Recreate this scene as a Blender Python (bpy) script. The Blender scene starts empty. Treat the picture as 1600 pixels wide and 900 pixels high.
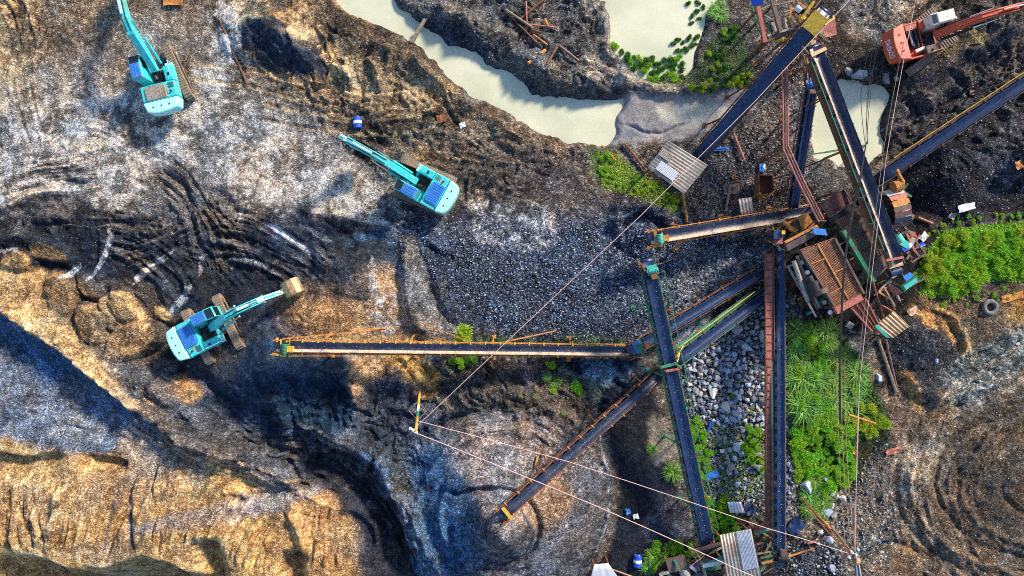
import bpy, math, random
import numpy as np
from mathutils import Vector, Matrix
random.seed(7); RNG = np.random.default_rng(7)
R = math.radians
scn = bpy.context.scene
COL = scn.collection
# ---------------------------------------------------------------- camera, sky, sun, exposure
H = 55.0                                   # height of the drone over the yard, m
S = 20.0                                   # pixels of the 1600 px photograph per metre on the ground
cam_d = bpy.data.cameras.new('camera'); cam = bpy.data.objects.new('camera', cam_d); COL.objects.link(cam)
cam.location = (0, 0, H); cam.rotation_euler = (0, 0, 0)
cam_d.sensor_width = 36; cam_d.lens = 36 * H / 80.0; cam_d.clip_end = 3000
scn.camera = cam
SUN_EL, SUN_AZ = 31.0, 46.0                # azimuth counter-clockwise from +X (east)
w = bpy.data.worlds.new('World'); scn.world = w; w.use_nodes = True
nt = w.node_tree; bg = nt.nodes['Background']
sky = nt.nodes.new('ShaderNodeTexSky'); sky.sky_type = 'NISHITA'; sky.sun_disc = False
sky.sun_elevation = R(SUN_EL); sky.sun_rotation = R(90 - SUN_AZ); sky.air_density = 1.0; sky.dust_density = 0.6; sky.ozone_density = 3.0
nt.links.new(sky.outputs[0], bg.inputs[0]); bg.inputs[1].default_value = 0.15
sd = bpy.data.lights.new('sun', 'SUN'); sd.energy = 4.4; sd.angle = R(7); sd.color = (1.0, 0.86, 0.68)
sun = bpy.data.objects.new('sun', sd); COL.objects.link(sun)
_d = Vector((math.cos(R(SUN_EL)) * math.cos(R(SUN_AZ)), math.cos(R(SUN_EL)) * math.sin(R(SUN_AZ)), math.sin(R(SUN_EL))))
sun.rotation_euler = _d.to_track_quat('Z', 'Y').to_euler(); sun.location = _d * 60
scn.view_settings.view_transform = 'Standard'; scn.view_settings.look = 'None'
scn.view_settings.exposure = 0.82; scn.view_settings.gamma = 1.0
scn.render.engine = 'CYCLES'
scn.cycles.max_bounces = 4; scn.cycles.diffuse_bounces = 2; scn.cycles.glossy_bounces = 2
scn.cycles.transmission_bounces = 2; scn.cycles.transparent_max_bounces = 4
scn.cycles.use_adaptive_sampling = True; scn.cycles.adaptive_threshold = 0.03
scn.cycles.use_denoising = False; scn.cycles.filter_width = 1.0

# ---------------------------------------------------------------- helpers
def at(u, v, z=0.0):
    """point seen at pixel (u, v) of the photograph when it stands z metres up"""
    k = (H - z) / H
    return Vector(((u - 800) / S * k, (450 - v) / S * k, z))

def tag(o, label=None, cat=None, group=None, kind=None):
    if label: o['label'] = label
    if cat: o['category'] = cat
    if group: o['group'] = group
    if kind: o['kind'] = kind
    return o

def empty(name, loc, rz=0.0, label=None, cat=None, group=None):
    o = bpy.data.objects.new(name, None); COL.objects.link(o)
    o.location = loc; o.rotation_euler = (0, 0, rz); o.empty_display_size = 0.3
    return tag(o, label, cat, group)

class MB:
    def __init__(s): s.v = []; s.f = []
    def add(s, vs, fs):
        n = len(s.v); s.v += [tuple(p) for p in vs]; s.f += [tuple(i + n for i in f) for f in fs]; return s
    def box(s, c, d, rz=0.0, M=None):
        x, y, z = d[0] / 2, d[1] / 2, d[2] / 2
        ps = [Vector((a * x, b * y, e * z)) for a in (-1, 1) for b in (-1, 1) for e in (-1, 1)]
        if rz: q = Matrix.Rotation(rz, 3, 'Z'); ps = [q @ p for p in ps]
        if M is not None: ps = [M @ p for p in ps]
        c = Vector(c); ps = [p + c for p in ps]
        return s.add(ps, [(0, 1, 3, 2), (4, 6, 7, 5), (0, 4, 5, 1), (2, 3, 7, 6), (0, 2, 6, 4), (1, 5, 7, 3)])
    def bar(s, a, b, wd=0.1, ht=None, up=Vector((0, 0, 1))):
        a = Vector(a); b = Vector(b); ht = ht or wd
        d = (b - a)
        if d.length < 1e-5: return s
        d.normalize(); sx = d.cross(up)
        if sx.length < 1e-3: sx = d.cross(Vector((0, 1, 0)))
        sx.normalize(); u = sx.cross(d)
        ps = [p + sx * i * wd / 2 + u * j * ht / 2 for p in (a, b) for i, j in ((-1, -1), (1, -1), (1, 1), (-1, 1))]
        return s.add(ps, [(0, 1, 2, 3), (7, 6, 5, 4), (0, 4, 5, 1), (1, 5, 6, 2), (2, 6, 7, 3), (3, 7, 4, 0)])
    def tube(s, pts, r, n=8, cap=True):
        pts = [Vector(p) for p in pts]; rs = r if isinstance(r, (list, tuple)) else [r] * len(pts)
        base = len(s.v); prev = None
        for i, p in enumerate(pts):
            d = (pts[min(i + 1, len(pts) - 1)] - pts[max(i - 1, 0)]).normalized()
            if prev is None:
                sx = d.cross(Vector((0, 0, 1)))
                if sx.length < 1e-2: sx = d.cross(Vector((0, 1, 0)))
            else: sx = prev - d * prev.dot(d)
            sx.normalize(); prev = sx; u = sx.cross(d)
            for k in range(n):
                t = 2 * math.pi * k / n; s.v.append(tuple(p + (sx * math.cos(t) + u * math.sin(t)) * rs[i]))
        for i in range(len(pts) - 1):
            for k in range(n):
                a = base + i * n + k; b = base + i * n + (k + 1) % n
                s.f.append((a, b, b + n, a + n))
        if cap:
            s.f.append(tuple(base + k for k in range(n))[::-1]); e = base + (len(pts) - 1) * n
            s.f.append(tuple(e + k for k in range(n)))
        return s
    def prism(s, poly, z0, z1):
        """closed outline poly [(x, y)...] raised from z0 to z1 (numbers or lists)"""
        n = len(poly); z0 = z0 if isinstance(z0, list) else [z0] * n; z1 = z1 if isinstance(z1, list) else [z1] * n
        ps = [(p[0], p[1], z0[i]) for i, p in enumerate(poly)] + [(p[0], p[1], z1[i]) for i, p in enumerate(poly)]
        return s.add(ps, [tuple(range(n))[::-1], tuple(range(n, 2 * n))] + [(i, (i + 1) % n, n + (i + 1) % n, n + i) for i in range(n)])
    def slab(s, ps, t):
        """sheet through 3-D corner points, thickness t downwards"""
        ps = [Vector(p) for p in ps]; n = len(ps)
        return s.add(ps + [p - Vector((0, 0, t)) for p in ps], [tuple(range(n)), tuple(range(n, 2 * n))[::-1]] + [(i, n + i, n + (i + 1) % n, (i + 1) % n) for i in range(n)])
    def grid(s, P):
        """P[i][j] points"""
        base = len(s.v); n = len(P); m = len(P[0])
        for r_ in P: s.v += [tuple(p) for p in r_]
        for i in range(n - 1):
            for j in range(m - 1):
                a = base + i * m + j; s.f.append((a, a + 1, a + m + 1, a + m))
        return s
    def build(s, name, mat, parent=None, world=False, smooth=False, loc=None):
        me = bpy.data.meshes.new(name)
        vs = s.v
        off = Vector((0, 0, 0))
        if parent is not None and world:
            q = parent
            while q is not None: off = off + Vector(q.location); q = q.parent
        if loc is not None: off = Vector(loc)
        if off.length: vs = [(a - off.x, b - off.y, c - off.z) for a, b, c in vs]
        me.from_pydata(vs, [], s.f); me.update()
        import bmesh as _b
        if len(s.f) < 20000:
            bm = _b.new(); bm.from_mesh(me); _b.ops.recalc_face_normals(bm, faces=bm.faces); bm.to_mesh(me); bm.free()
        if smooth: me.polygons.foreach_set('use_smooth', [True] * len(me.polygons))
        if mat is not None: me.materials.append(mat)
        o = bpy.data.objects.new(name, me); COL.objects.link(o)
        if parent is not None: o.parent = parent
        elif loc is not None: o.location = off
        return o

def bevel(o, wdt=0.03, seg=2):
    m = o.modifiers.new('bevel', 'BEVEL'); m.width = wdt; m.segments = seg; m.limit_method = 'ANGLE'; m.angle_limit = R(40); return o

def kids(o): return [c for c in bpy.data.objects if c.parent is o]
_kidmap = {}
def copy_tree(o, loc, rz, label=None, group=None, scale=None):
    if o.name not in _kidmap: _kidmap[o.name] = [(c, kids(c)) for c in kids(o)]
    r = o.copy(); COL.objects.link(r); r.location = loc; r.rotation_euler = (0, 0, rz)
    if scale: r.scale = scale if isinstance(scale, (tuple, list)) else (scale,) * 3
    for c, gs in _kidmap[o.name]:
        cc = c.copy(); COL.objects.link(cc); cc.parent = r
        for g in gs:
            gg = g.copy(); COL.objects.link(gg); gg.parent = cc
    return tag(r, label, None, group)

# ---------------------------------------------------------------- materials
def mat(name, col, rough=0.6, metal=0.0, dirt=None, dirt_amt=0.0, dscale=3.0, bump=0.0, bscale=20.0, spec=0.4, grain=0.15, coat=0.0, thr=0.5):
    """base colour broken by a dirt / rust / wear noise of its own shape"""
    m = bpy.data.materials.new(name); m.use_nodes = True; t = m.node_tree; b = t.nodes['Principled BSDF']
    b.inputs['Roughness'].default_value = rough; b.inputs['Metallic'].default_value = metal
    b.inputs['Specular IOR Level'].default_value = spec
    if coat: b.inputs['Coat Weight'].default_value = coat
    tc = t.nodes.new('ShaderNodeTexCoord'); L = t.links.new
    n2 = t.nodes.new('ShaderNodeTexNoise'); n2.inputs['Scale'].default_value = dscale * 5; n2.inputs['Detail'].default_value = 6; L(tc.outputs['Object'], n2.inputs['Vector'])
    mr = t.nodes.new('ShaderNodeMapRange'); mr.inputs[1].default_value = 0.3; mr.inputs[2].default_value = 0.7; mr.inputs[3].default_value = 1 - grain * 2; mr.inputs[4].default_value = 1 + grain * 2
    L(n2.outputs[0], mr.inputs[0])
    mul = t.nodes.new('ShaderNodeMix'); mul.data_type = 'RGBA'; mul.blend_type = 'MULTIPLY'; mul.inputs[0].default_value = 1
    mul.inputs[6].default_value = (*col, 1); L(mr.outputs[0], mul.inputs[7])
    out = mul.outputs[2]
    if dirt is not None:
        n1 = t.nodes.new('ShaderNodeTexNoise'); n1.inputs['Scale'].default_value = dscale; n1.inputs['Detail'].default_value = 8; n1.inputs['Roughness'].default_value = 0.65; L(tc.outputs['Object'], n1.inputs['Vector'])
        r1 = t.nodes.new('ShaderNodeMapRange'); r1.inputs[1].default_value = thr; r1.inputs[2].default_value = thr + 0.12; r1.inputs[4].default_value = dirt_amt; L(n1.outputs[0], r1.inputs[0])
        mx = t.nodes.new('ShaderNodeMix'); mx.data_type = 'RGBA'; L(r1.outputs[0], mx.inputs[0]); L(out, mx.inputs[6]); mx.inputs[7].default_value = (*dirt, 1); out = mx.outputs[2]
    L(out, b.inputs['Base Color'])
    if bump:
        n3 = t.nodes.new('ShaderNodeTexNoise'); n3.inputs['Scale'].default_value = bscale; n3.inputs['Detail'].default_value = 5; L(tc.outputs['Object'], n3.inputs['Vector'])
        bp = t.nodes.new('ShaderNodeBump'); bp.inputs['Strength'].default_value = bump; bp.inputs['Distance'].default_value = 0.05; L(n3.outputs[0], bp.inputs['Height']); L(bp.outputs[0], b.inputs['Normal'])
    return m
# ---------------------------------------------------------------- the ground: one height field with its own materials
dense = 0.095
xs_in = np.arange(-42.5, 42.5001, dense); ys_in = np.arange(-25, 25.0001, dense)
far = np.array([0.25, 0.6, 1.1, 1.8, 2.8, 4.2, 6, 8.5, 12, 17, 25, 40, 70, 130, 260, 600, 1400])
xs = np.concatenate([-42.5 - far[::-1], xs_in, 42.5 + far]); ys = np.concatenate([-25 - far[::-1], ys_in, 25 + far])
X, Y = np.meshgrid(xs, ys); NY, NX = X.shape

def vnoise(x, y, seed):
    xi = np.floor(x).astype(np.int64); yi = np.floor(y).astype(np.int64); fx = x - xi; fy = y - yi
    fx = fx * fx * fx * (fx * (fx * 6 - 15) + 10); fy = fy * fy * fy * (fy * (fy * 6 - 15) + 10)
    def h(a, b):
        n = (a * 374761393 + b * 668265263 + seed * 1442695041) & 0x7fffffff
        n = ((n ^ (n >> 13)) * 1274126177) & 0x7fffffff
        return ((n ^ (n >> 16)) & 0xffff) / 65535.0 * 2 - 1
    return (h(xi, yi) * (1 - fx) + h(xi + 1, yi) * fx) * (1 - fy) + (h(xi, yi + 1) * (1 - fx) + h(xi + 1, yi + 1) * fx) * fy
def fbm(scale, octv=4, seed=0, gain=0.5, ang=0.0, stretch=1.0, ridge=False):
    c, s_ = math.cos(ang), math.sin(ang)
    px = (X * c + Y * s_) / scale / stretch; py = (-X * s_ + Y * c) / scale
    if ridge:
        wx = vnoise(px * .8 + 5, py * .8, seed + 90) ; wy = vnoise(px * .8, py * .8 + 7, seed + 91); px = px + .8 * wx; py = py + .8 * wy
    t = np.zeros_like(X); a = 1.0; tot = 0
    for k in range(octv):
        ca, sa = math.cos(1.1 * k + .6), math.sin(1.1 * k + .6)
        n = vnoise((px * ca - py * sa) * 2 ** k + 17.3 * k, (px * sa + py * ca) * 2 ** k - 9.1 * k, seed + k)
        if ridge: n = 1 - 2 * np.abs(n)
        t += n * a; tot += a; a *= gain
    return t / tot * 1.6
N8 = fbm(8, 4, 1); N3 = fbm(3, 4, 11); N1 = fbm(1.0, 4, 21); N03 = fbm(0.32, 2, 31, 0.6); NA = fbm(2.2, 4, 41); NB = fbm(2.2, 4, 51)
RD = fbm(1.6, 4, 61, 0.55, ridge=True)
Z = np.zeros_like(X)
CH = np.zeros((NY, NX, 6))                 # r g b coarse contrast wet

def px(z, sl): 
    k = H / (H - z)
    return 800 + X[sl] * S * k, 450 - Y[sl] * S * k
def window(pts, pad, z):
    p = np.array(pts, float); k = (H - z) / H
    x0 = ((p[:, 0].min() - pad) - 800) / S * k; x1 = ((p[:, 0].max() + pad) - 800) / S * k
    y0 = (450 - (p[:, 1].max() + pad)) / S * k; y1 = (450 - (p[:, 1].min() - pad)) / S * k
    i0, i1 = np.searchsorted(ys, [y0, y1]); j0, j1 = np.searchsorted(xs, [x0, x1])
    return (slice(max(i0 - 1, 0), i1 + 1), slice(max(j0 - 1, 0), j1 + 1))
def spline(pts, n=6, closed=False):
    p = [np.array(q, float) for q in pts]; m = len(p); out = []
    rng = range(m) if closed else range(m - 1)
    for i in rng:
        g = (lambda k: p[k % m]) if closed else (lambda k: p[min(max(k, 0), m - 1)])
        p0, p1, p2, p3 = g(i - 1), g(i), g(i + 1), g(i + 2)
        for k in range(n):
            t = k / n; out.append(0.5 * (2 * p1 + (p2 - p0) * t + (2 * p0 - 5 * p1 + 4 * p2 - p3) * t * t + (3 * p1 - p0 - 3 * p2 + p3) * t ** 3))
    if not closed: out.append(p[-1])
    return np.array(out)
def seg_dist(u, v, P, closed):
    """distance to a polyline, position along it, side"""
    best = np.full(u.shape, 1e9); along = np.zeros(u.shape); side = np.zeros(u.shape); acc = 0.0
    n = len(P)
    for i in range(n if closed else n - 1):
        a = P[i]; b = P[(i + 1) % n]; d = b - a; L2 = d @ d + 1e-9
        t = np.clip(((u - a[0]) * d[0] + (v - a[1]) * d[1]) / L2, 0, 1)
        ex = u - a[0] - t * d[0]; ey = v - a[1] - t * d[1]; q = ex * ex + ey * ey
        m = q < best; best[m] = q[m]; along[m] = (acc + t * math.sqrt(L2))[m]; side[m] = np.sign(d[0] * ey - d[1] * ex)[m]
        acc += math.sqrt(L2)
    return np.sqrt(best), along, side, acc
def inside(u, v, P):
    r = np.zeros(u.shape, bool); n = len(P)
    for i in range(n):
        x1, y1 = P[i]; x2, y2 = P[(i + 1) % n]
        if y1 == y2: continue
        c = ((y1 > v) != (y2 > v)) & (u < (x2 - x1) * (v - y1) / (y2 - y1) + x1)
        r ^= c
    return r
def ss(x, a, b):
    t = np.clip((x - a) / (b - a), 0, 1); return t * t * (3 - 2 * t)
def area(pts, soft=8, warp=8, z=0.0, smooth=True):
    """(window, signed distance in px: + inside)"""
    P = spline(pts, 5, True) if smooth else np.array(pts, float)
    sl = window(P, soft + warp * 2 + 4, z); u, v = px(z, sl)
    u = u + (NA[sl] + 0.5 * N1[sl]) * warp; v = v + (NB[sl] - 0.5 * N1[sl]) * warp
    d, _, _, _ = seg_dist(u, v, P, True); ins = inside(u, v, P)
    return sl, np.where(ins, d, -d)
def paint(pts, m, soft=8, warp=8, z=0.0, amt=1.0, patch=None, smooth=True):
    sl, d = area(pts, soft, warp, z, smooth); a = ss(d, -soft, soft) * amt
    if patch is not None: a = a * ss(N1[sl] + NA[sl] * 0.6 + N03[sl] * .4, patch[0], patch[1])
    CH[sl] = CH[sl] * (1 - a[..., None]) + np.array(m) * a[..., None]
def streak(pts, wd, m, amt=1.0, patch=None, z=0.0, soft=None, taper=True, warp=2):
    P = spline(pts, 6); sl = window(P, wd * 2.5, z); u, v = px(z, sl); u = u + N1[sl] * warp; v = v + NA[sl] * warp
    d, s_, _, Lt = seg_dist(u, v, P, False); tp = np.clip(np.minimum(s_, Lt - s_) / (0.25 * Lt) + 0.25, 0, 1) if taper else 1
    a = (1 - ss(d, wd * tp * 0.5, wd * tp * 1.1 + 0.1)) * amt
    if patch is not None: a = a * ss(N1[sl] * 0.7 + N03[sl] * .7, patch[0], patch[1])
    CH[sl] = CH[sl] * (1 - a[..., None]) + np.array(m) * a[..., None]
def ridge(pts, wd, dh, z=0.0, warp=2, skew=0.0, taper=True, rough=0.25):
    """a bank (dh > 0) or rut; skew > 0 steepens the side to the right of the path"""
    P = spline(pts, 6); sl = window(P, wd * 3.2, z); u, v = px(z, sl); u = u + (N1[sl] + NA[sl]) * warp; v = v + (N1[sl] - NB[sl]) * warp
    d, s_, sd_, Lt = seg_dist(u, v, P, False)
    ww = wd * (1 - skew * sd_); tp = np.clip(np.minimum(s_, Lt - s_) / (0.2 * Lt), 0, 1) if taper else 1
    Z[sl] += dh * 1.25 * tp * np.exp(-(d / ww) ** 2) * (1 + rough * N1[sl])
def step(pts, drop, wd=14, z=0.0, warp=3, reach=160):
    """ground to the right of the path falls by drop within wd px and climbs back over reach px"""
    P = spline(pts, 6); sl = window(P, reach, z); u, v = px(z, sl); u = u + N1[sl] * warp; v = v + NA[sl] * warp
    d, s_, sd_, Lt = seg_dist(u, v, P, False); tp = ss(np.minimum(s_, Lt - s_), 0, 0.18 * Lt + 1)
    right = sd_ > 0
    f = np.where(right, ss(d, 0, wd) * (1 - ss(d, wd, reach)), 0.0)
    Z[sl] -= drop * f * tp
def mound(cx, cy, rx, ry, h, ang=0.0, power=1.0, z=0.0, warp=4, top=0.0):
    """heap with straight gravel slopes; ang in degrees, picture axes"""
    rr = max(rx, ry); sl = window([(cx - rr, cy - rr), (cx + rr, cy + rr)], 20, z); u, v = px(z, sl)
    u = u + NA[sl] * warp - cx; v = v + NB[sl] * warp - cy; c, s_ = math.cos(R(ang)), math.sin(R(ang))
    d = np.sqrt(((u * c + v * s_) / rx) ** 2 + ((-u * s_ + v * c) / ry) ** 2)
    f = np.clip(1 - np.sqrt(d * d + 0.004), 0, 1)
    if top: f = np.minimum(f, 1 - top) / (1 - top)
    Z[sl] += h * f ** power
def scrape(pts, half, pitch, amp, m=None, amt=.5, z=0.0, warp=3, sharp=1.0, patch=None):
    """parallel grooves dragged along a path"""
    P = spline(pts, 6); sl = window(P, half + 4, z); u, v = px(z, sl); u = u + NA[sl] * warp; v = v + NB[sl] * warp
    d, s_, sd_, Lt = seg_dist(u, v, P, False); lat = d * sd_ + 1.6 * np.sin(s_ / 23.0) ; e = ss(np.minimum(s_, Lt - s_), 0, 22) * (1 - ss(d, half * .7, half))
    g = 1.5 * vnoise(lat / pitch * 1.9 + 50, s_ / 46.0, 131) + .8 * vnoise(lat / pitch * 4.1 + 50, s_ / 22.0, 132); g = g * (.45 + .8 * ss(NB[sl] + N1[sl] * .5, -.5, .5))
    Z[sl] += amp * .85 * g * e
    if m is not None:
        b = (ss(g, .0, .8) * e * amt)
        if patch is not None: b = b * ss(N1[sl] + N03[sl] * .5, patch[0], patch[1])
        b = b[..., None]; CH[sl] = CH[sl] * (1 - b) + np.array(m) * b
def tracks(pts, gauge=24, shoe=6.0, depth=0.07, z=0.0, pitch=3.6, m=None, amt=0.5):
    """the two cleated ruts a crawler leaves"""
    P = spline(pts, 6); sl = window(P, gauge + shoe * 2, z); u, v = px(z, sl); u = u + NA[sl] * 3; v = v + NB[sl] * 3
    d, s_, sd_, Lt = seg_dist(u, v, P, False); dd = np.abs(d - gauge / 2); e = ss(np.minimum(s_, Lt - s_), 0, 20)
    a = (1 - ss(dd, shoe * 0.45, shoe * 0.7)) * e
    Z[sl] -= depth * a * (0.55 + 0.45 * np.sin(s_ * 2 * math.pi / pitch)) ; Z[sl] += depth * 0.8 * e * np.exp(-((dd - shoe * 0.8) / 1.6) ** 2)
    if m is not None:
        b = (a * amt)[..., None]; CH[sl] = CH[sl] * (1 - b) + np.array(m) * b

# materials of the ground: r g b, stone size weight, grain contrast, wetness
DIRT = (.10, .088, .075, .3, 1, .0); BROWN = (.155, .112, .068, .22, 1, .0); TAN = (.33, .235, .13, .12, .7, 0); OCHRE = (.42, .22, .075, .1, .8, 0)
POWDER = (.52, .485, .43, .12, 1.0, 0); DARKP = (.034, .036, .040, .2, .95, .1); SAND = (.45, .26, .108, .08, .95, 0); SANDG = (.24, .20, .155, .08, 1, 0)
BLACK = (.017, .021, .029, .15, .95, .1); BGRAV = (.024, .036, .058, .7, 1.0, .15); GGRAV = (.16, .145, .13, .4, 1, 0); BLUEG = (.034, .074, .135, .2, 1, .1)  # the dark tones hold the blue of shade and sky in their colour
WET_SHADE = (.006, .021, .046, .15, .8, .3); MUD = (.22, .21, .205, .05, .3, .1); CREAM = (.50, .47, .37, .03, .25, .1); SLATE = (.042, .046, .060, .2, 1, 0)  # first tone: wet black with blue shade put into the colour
RUSTS = (.30, .15, .06, .3, .7, 0); HUMUS = (.038, .027, .020, .35, 1, 0); GRSOIL = (.07, .12, .025, .2, .8, 0); PALE = (.42, .42, .43, .1, .8, 0)
BRGRAV = (.072, .058, .050, .45, 1, 0)
CH[:] = DIRT
Z += 0.22 * N8 + 0.10 * N3 + 0.035 * N1
# large colour areas -------------------------------------------------
paint([(-60, -60), (540, -60), (560, 100), (700, 200), (600, 210), (300, 150), (150, 150), (-60, 190)], BROWN, 30, 20, amt=.75)
paint([(-60, 180), (150, 130), (290, 150), (420, 175), (520, 225), (640, 320), (560, 350), (430, 345), (330, 340), (250, 350), (150, 340), (-60, 440)], POWDER, 25, 14, patch=(-.6, .55), amt=.9)
paint([(-60, 260), (140, 230), (360, 200), (430, 250), (400, 320), (230, 300), (100, 330), (-60, 400)], POWDER, 30, 12, patch=(-.7, .3), amt=.7)
paint([(160, 150), (250, 160), (300, 200), (240, 240), (150, 200)], POWDER, 20, 8, patch=(-.6, .2))
paint([(300, 20), (400, 10), (380, 110), (420, 150), (300, 150)], POWDER, 20, 14, patch=(-.2, .5), amt=.7)
paint([(-20, 0), (40, 10), (60, 110), (40, 170), (-20, 160)], TAN, 16, 10, amt=.8, patch=(-.6, .2))
paint([(380, -20), (500, -20), (560, 60), (620, 150), (540, 150), (470, 80), (400, 50)], TAN, 16, 12, amt=.9, patch=(-.6, .3))
paint([(390, 45), (430, 40), (500, 95), (510, 125), (440, 118), (395, 95)], WET_SHADE, 9, 8, amt=.9)  # slope turned from the sun, its shade put into the colour
paint([(540, 60), (640, 70), (720, 140), (760, 200), (680, 200), (600, 150)], BROWN, 14, 10, amt=.8)
paint([(600, 110), (680, 130), (690, 165), (640, 170), (590, 140)], TAN, 10, 8, amt=.6)
paint([(540, 190), (700, 170), (860, 230), (940, 300), (860, 340), (700, 280), (560, 260)], HUMUS, 20, 14, amt=.75)
paint([(580, 215), (760, 190), (840, 240), (800, 300), (700, 260)], BROWN, 20, 14, amt=.7, patch=(-.4, .4))
paint([(700, 130), (800, 190), (900, 235), (860, 250), (740, 200), (660, 130)], BROWN, 10, 8, amt=.7)
paint([(500, 0), (560, 30), (660, 75), (740, 150), (820, 210), (780, 200), (700, 130), (620, 80), (500, 50)], HUMUS, 7, 7, amt=.7)
paint([(700, 215), (900, 225), (1040, 260), (1070, 330), (1000, 370), (880, 360), (780, 310)], BRGRAV, 22, 14, amt=.9)
paint([(60, 100), (300, 20), (400, 120), (520, 200), (620, 320), (400, 345), (120, 330), (-60, 400), (-60, 200)], (.23, .205, .175, .1, .9, 0), 30, 16, amt=.6)
# dark working floor
paint([(-60, 400), (130, 330), (260, 345), (420, 350), (560, 350), (650, 400), (640, 520), (560, 560), (420, 480), (330, 560), (200, 560), (120, 440), (-60, 470)], BLACK, 16, 10)
paint([(230, 270), (330, 260), (370, 340), (360, 420), (260, 400)], DARKP, 16, 8, amt=.8, patch=(-.8, .1))
paint([(60, 255), (120, 262), (160, 275), (100, 282), (50, 272)], BLACK, 8, 6, amt=.9)
paint([(-60, 345), (40, 310), (110, 300), (140, 345), (60, 365), (-60, 380)], BLACK, 9, 7, amt=.8)
# coarse black gravel
paint([(600, 330), (700, 345), (860, 340), (960, 330), (1040, 330), (1240, 390), (1210, 470), (1060, 500), (1000, 540), (860, 545), (760, 510), (700, 470), (650, 420), (640, 370)], BGRAV, 30, 16)
paint([(1030, 430), (1120, 390), (1200, 400), (1180, 440), (1060, 500), (1030, 480)], (.15, .155, .16, 1, .9, 0), 14, 8, amt=.8)
paint([(730, 325), (800, 315), (862, 330), (866, 375), (800, 390), (738, 372)], (.30, .285, .26, .5, .9, 0), 8, 7, amt=.85, patch=(-1.1, .2))
paint([(620, 440), (650, 380), (690, 470), (740, 510), (720, 540), (640, 535)], GGRAV, 10, 7, amt=.85)
paint([(640, 370), (600, 360), (530, 380), (560, 400), (600, 460), (650, 450)], BLUEG, 10, 8, amt=.8)
# sand and heaps left
paint([(-60, 415), (60, 425), (105, 500), (140, 530), (185, 588), (225, 632), (310, 700), (290, 706), (200, 652), (100, 560), (-60, 480)], SAND, 6, 5, z=1)
paint([(-60, 480), (60, 520), (180, 610), (330, 700), (460, 700), (440, 760), (300, 740), (180, 715), (90, 705), (-60, 715)], BLUEG, 12, 7, z=.8)  # south-west flank of the ridge, its blue shade put into the colour
paint([(-60, 560), (60, 590), (200, 650), (160, 700), (-60, 705)], (.15, .165, .19, .1, 1, 0), 24, 12, z=.8, amt=.8)  # paler ground in the ridge's shade, the blue put into the colour
paint([(-60, 700), (110, 712), (200, 720), (330, 690), (420, 750), (470, 770), (560, 800), (610, 860), (600, 960), (-60, 960)], SAND, 10, 6, z=1)
paint([(190, 690), (300, 690), (330, 720), (250, 780), (180, 760)], SANDG, 18, 12, z=1, amt=.8)
paint([(440, 790), (520, 775), (575, 800), (590, 900), (440, 900)], (.36, .20, .085, .15, .8, 0), 12, 8, z=1, amt=.85)
paint([(210, 760), (280, 750), (330, 760), (310, 810), (220, 830)], OCHRE, 12, 8, z=1, amt=.6)
paint([(360, 785), (500, 740), (520, 760), (400, 810), (250, 830), (210, 815)], (.25, .24, .24, .1, .9, 0), 8, 6, z=1, amt=.7)
paint([(560, 830), (610, 790), (650, 900), (570, 910)], SLATE, 12, 8, z=0, amt=.9)
paint([(340, 690), (470, 690), (560, 715), (625, 790), (680, 920), (590, 930), (560, 820), (500, 760), (400, 735)], (.026, .026, .03, .12, .9, .1), 10, 5)
paint([(200, 560), (330, 600), (400, 590), (440, 640), (470, 700), (380, 700), (300, 660), (250, 620)], (.05, .052, .058, .15, 1, 0), 12, 8, amt=.9)
paint([(220, 590), (330, 570), (560, 480), (560, 640), (470, 690), (350, 660), (300, 610)], WET_SHADE, 14, 9, amt=.75)  # black gravel with blue shade painted into it
paint([(540, 560), (560, 555), (558, 600), (556, 645), (535, 650)], (.10, .18, .28, .3, .9, 0), 6, 4, amt=.8)  # side of the mound away from the sun, blue shade painted on
for q in ([(265, 598), (290, 592), (320, 610), (300, 625)], [(330, 705), (370, 700), (380, 715), (350, 722)]):
    paint(q, OCHRE, 6, 5, amt=.8)
paint([(100, 425), (240, 450), (280, 490), (250, 560), (200, 575), (140, 545), (105, 500)], (.062, .052, .044, .12, 1, 0), 8, 6, z=.4, amt=.95)
# heaps of brown grit beside the loader
for q, c_ in (([(40, 388), (70, 382), (105, 400), (98, 410), (60, 402)], 0), ([(2, 400), (35, 395), (48, 412), (10, 420)], 1), ([(66, 432), (100, 428), (118, 470), (110, 500), (80, 480)], 0), ([(112, 440), (130, 436), (150, 462), (125, 462)], 0),
              ([(115, 500), (150, 475), (158, 530), (145, 537), (118, 520)], 0), ([(148, 470), (175, 462), (205, 490), (212, 515), (180, 520), (155, 495)], 0), ([(176, 460), (196, 457), (225, 490), (222, 505), (200, 495)], 1), ([(158, 525), (190, 505), (235, 505), (245, 530), (210, 560), (170, 555)], 1), ([(235, 480), (265, 485), (262, 500), (240, 498)], 1)):
    paint(q, ((.23, .145, .07, .08, 1, 0), (.38, .225, .10, .08, 1, 0))[c_], 3, 2, z=.5)
paint([(150, 545), (200, 560), (260, 590), (330, 650), (380, 690), (300, 690), (220, 625)], (.075, .072, .072, .15, 1, 0), 9, 8, amt=.9)
paint([(300, 690), (400, 700), (480, 740), (480, 775), (430, 760), (370, 735)], (.07, .07, .075, .15, 1, 0), 9, 8, amt=.85)
paint([(400, 330), (480, 335), (560, 380), (640, 385), (610, 420), (500, 430), (430, 380)], (.014, .022, .036, .15, 1, 0), 14, 10, amt=.8)
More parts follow.
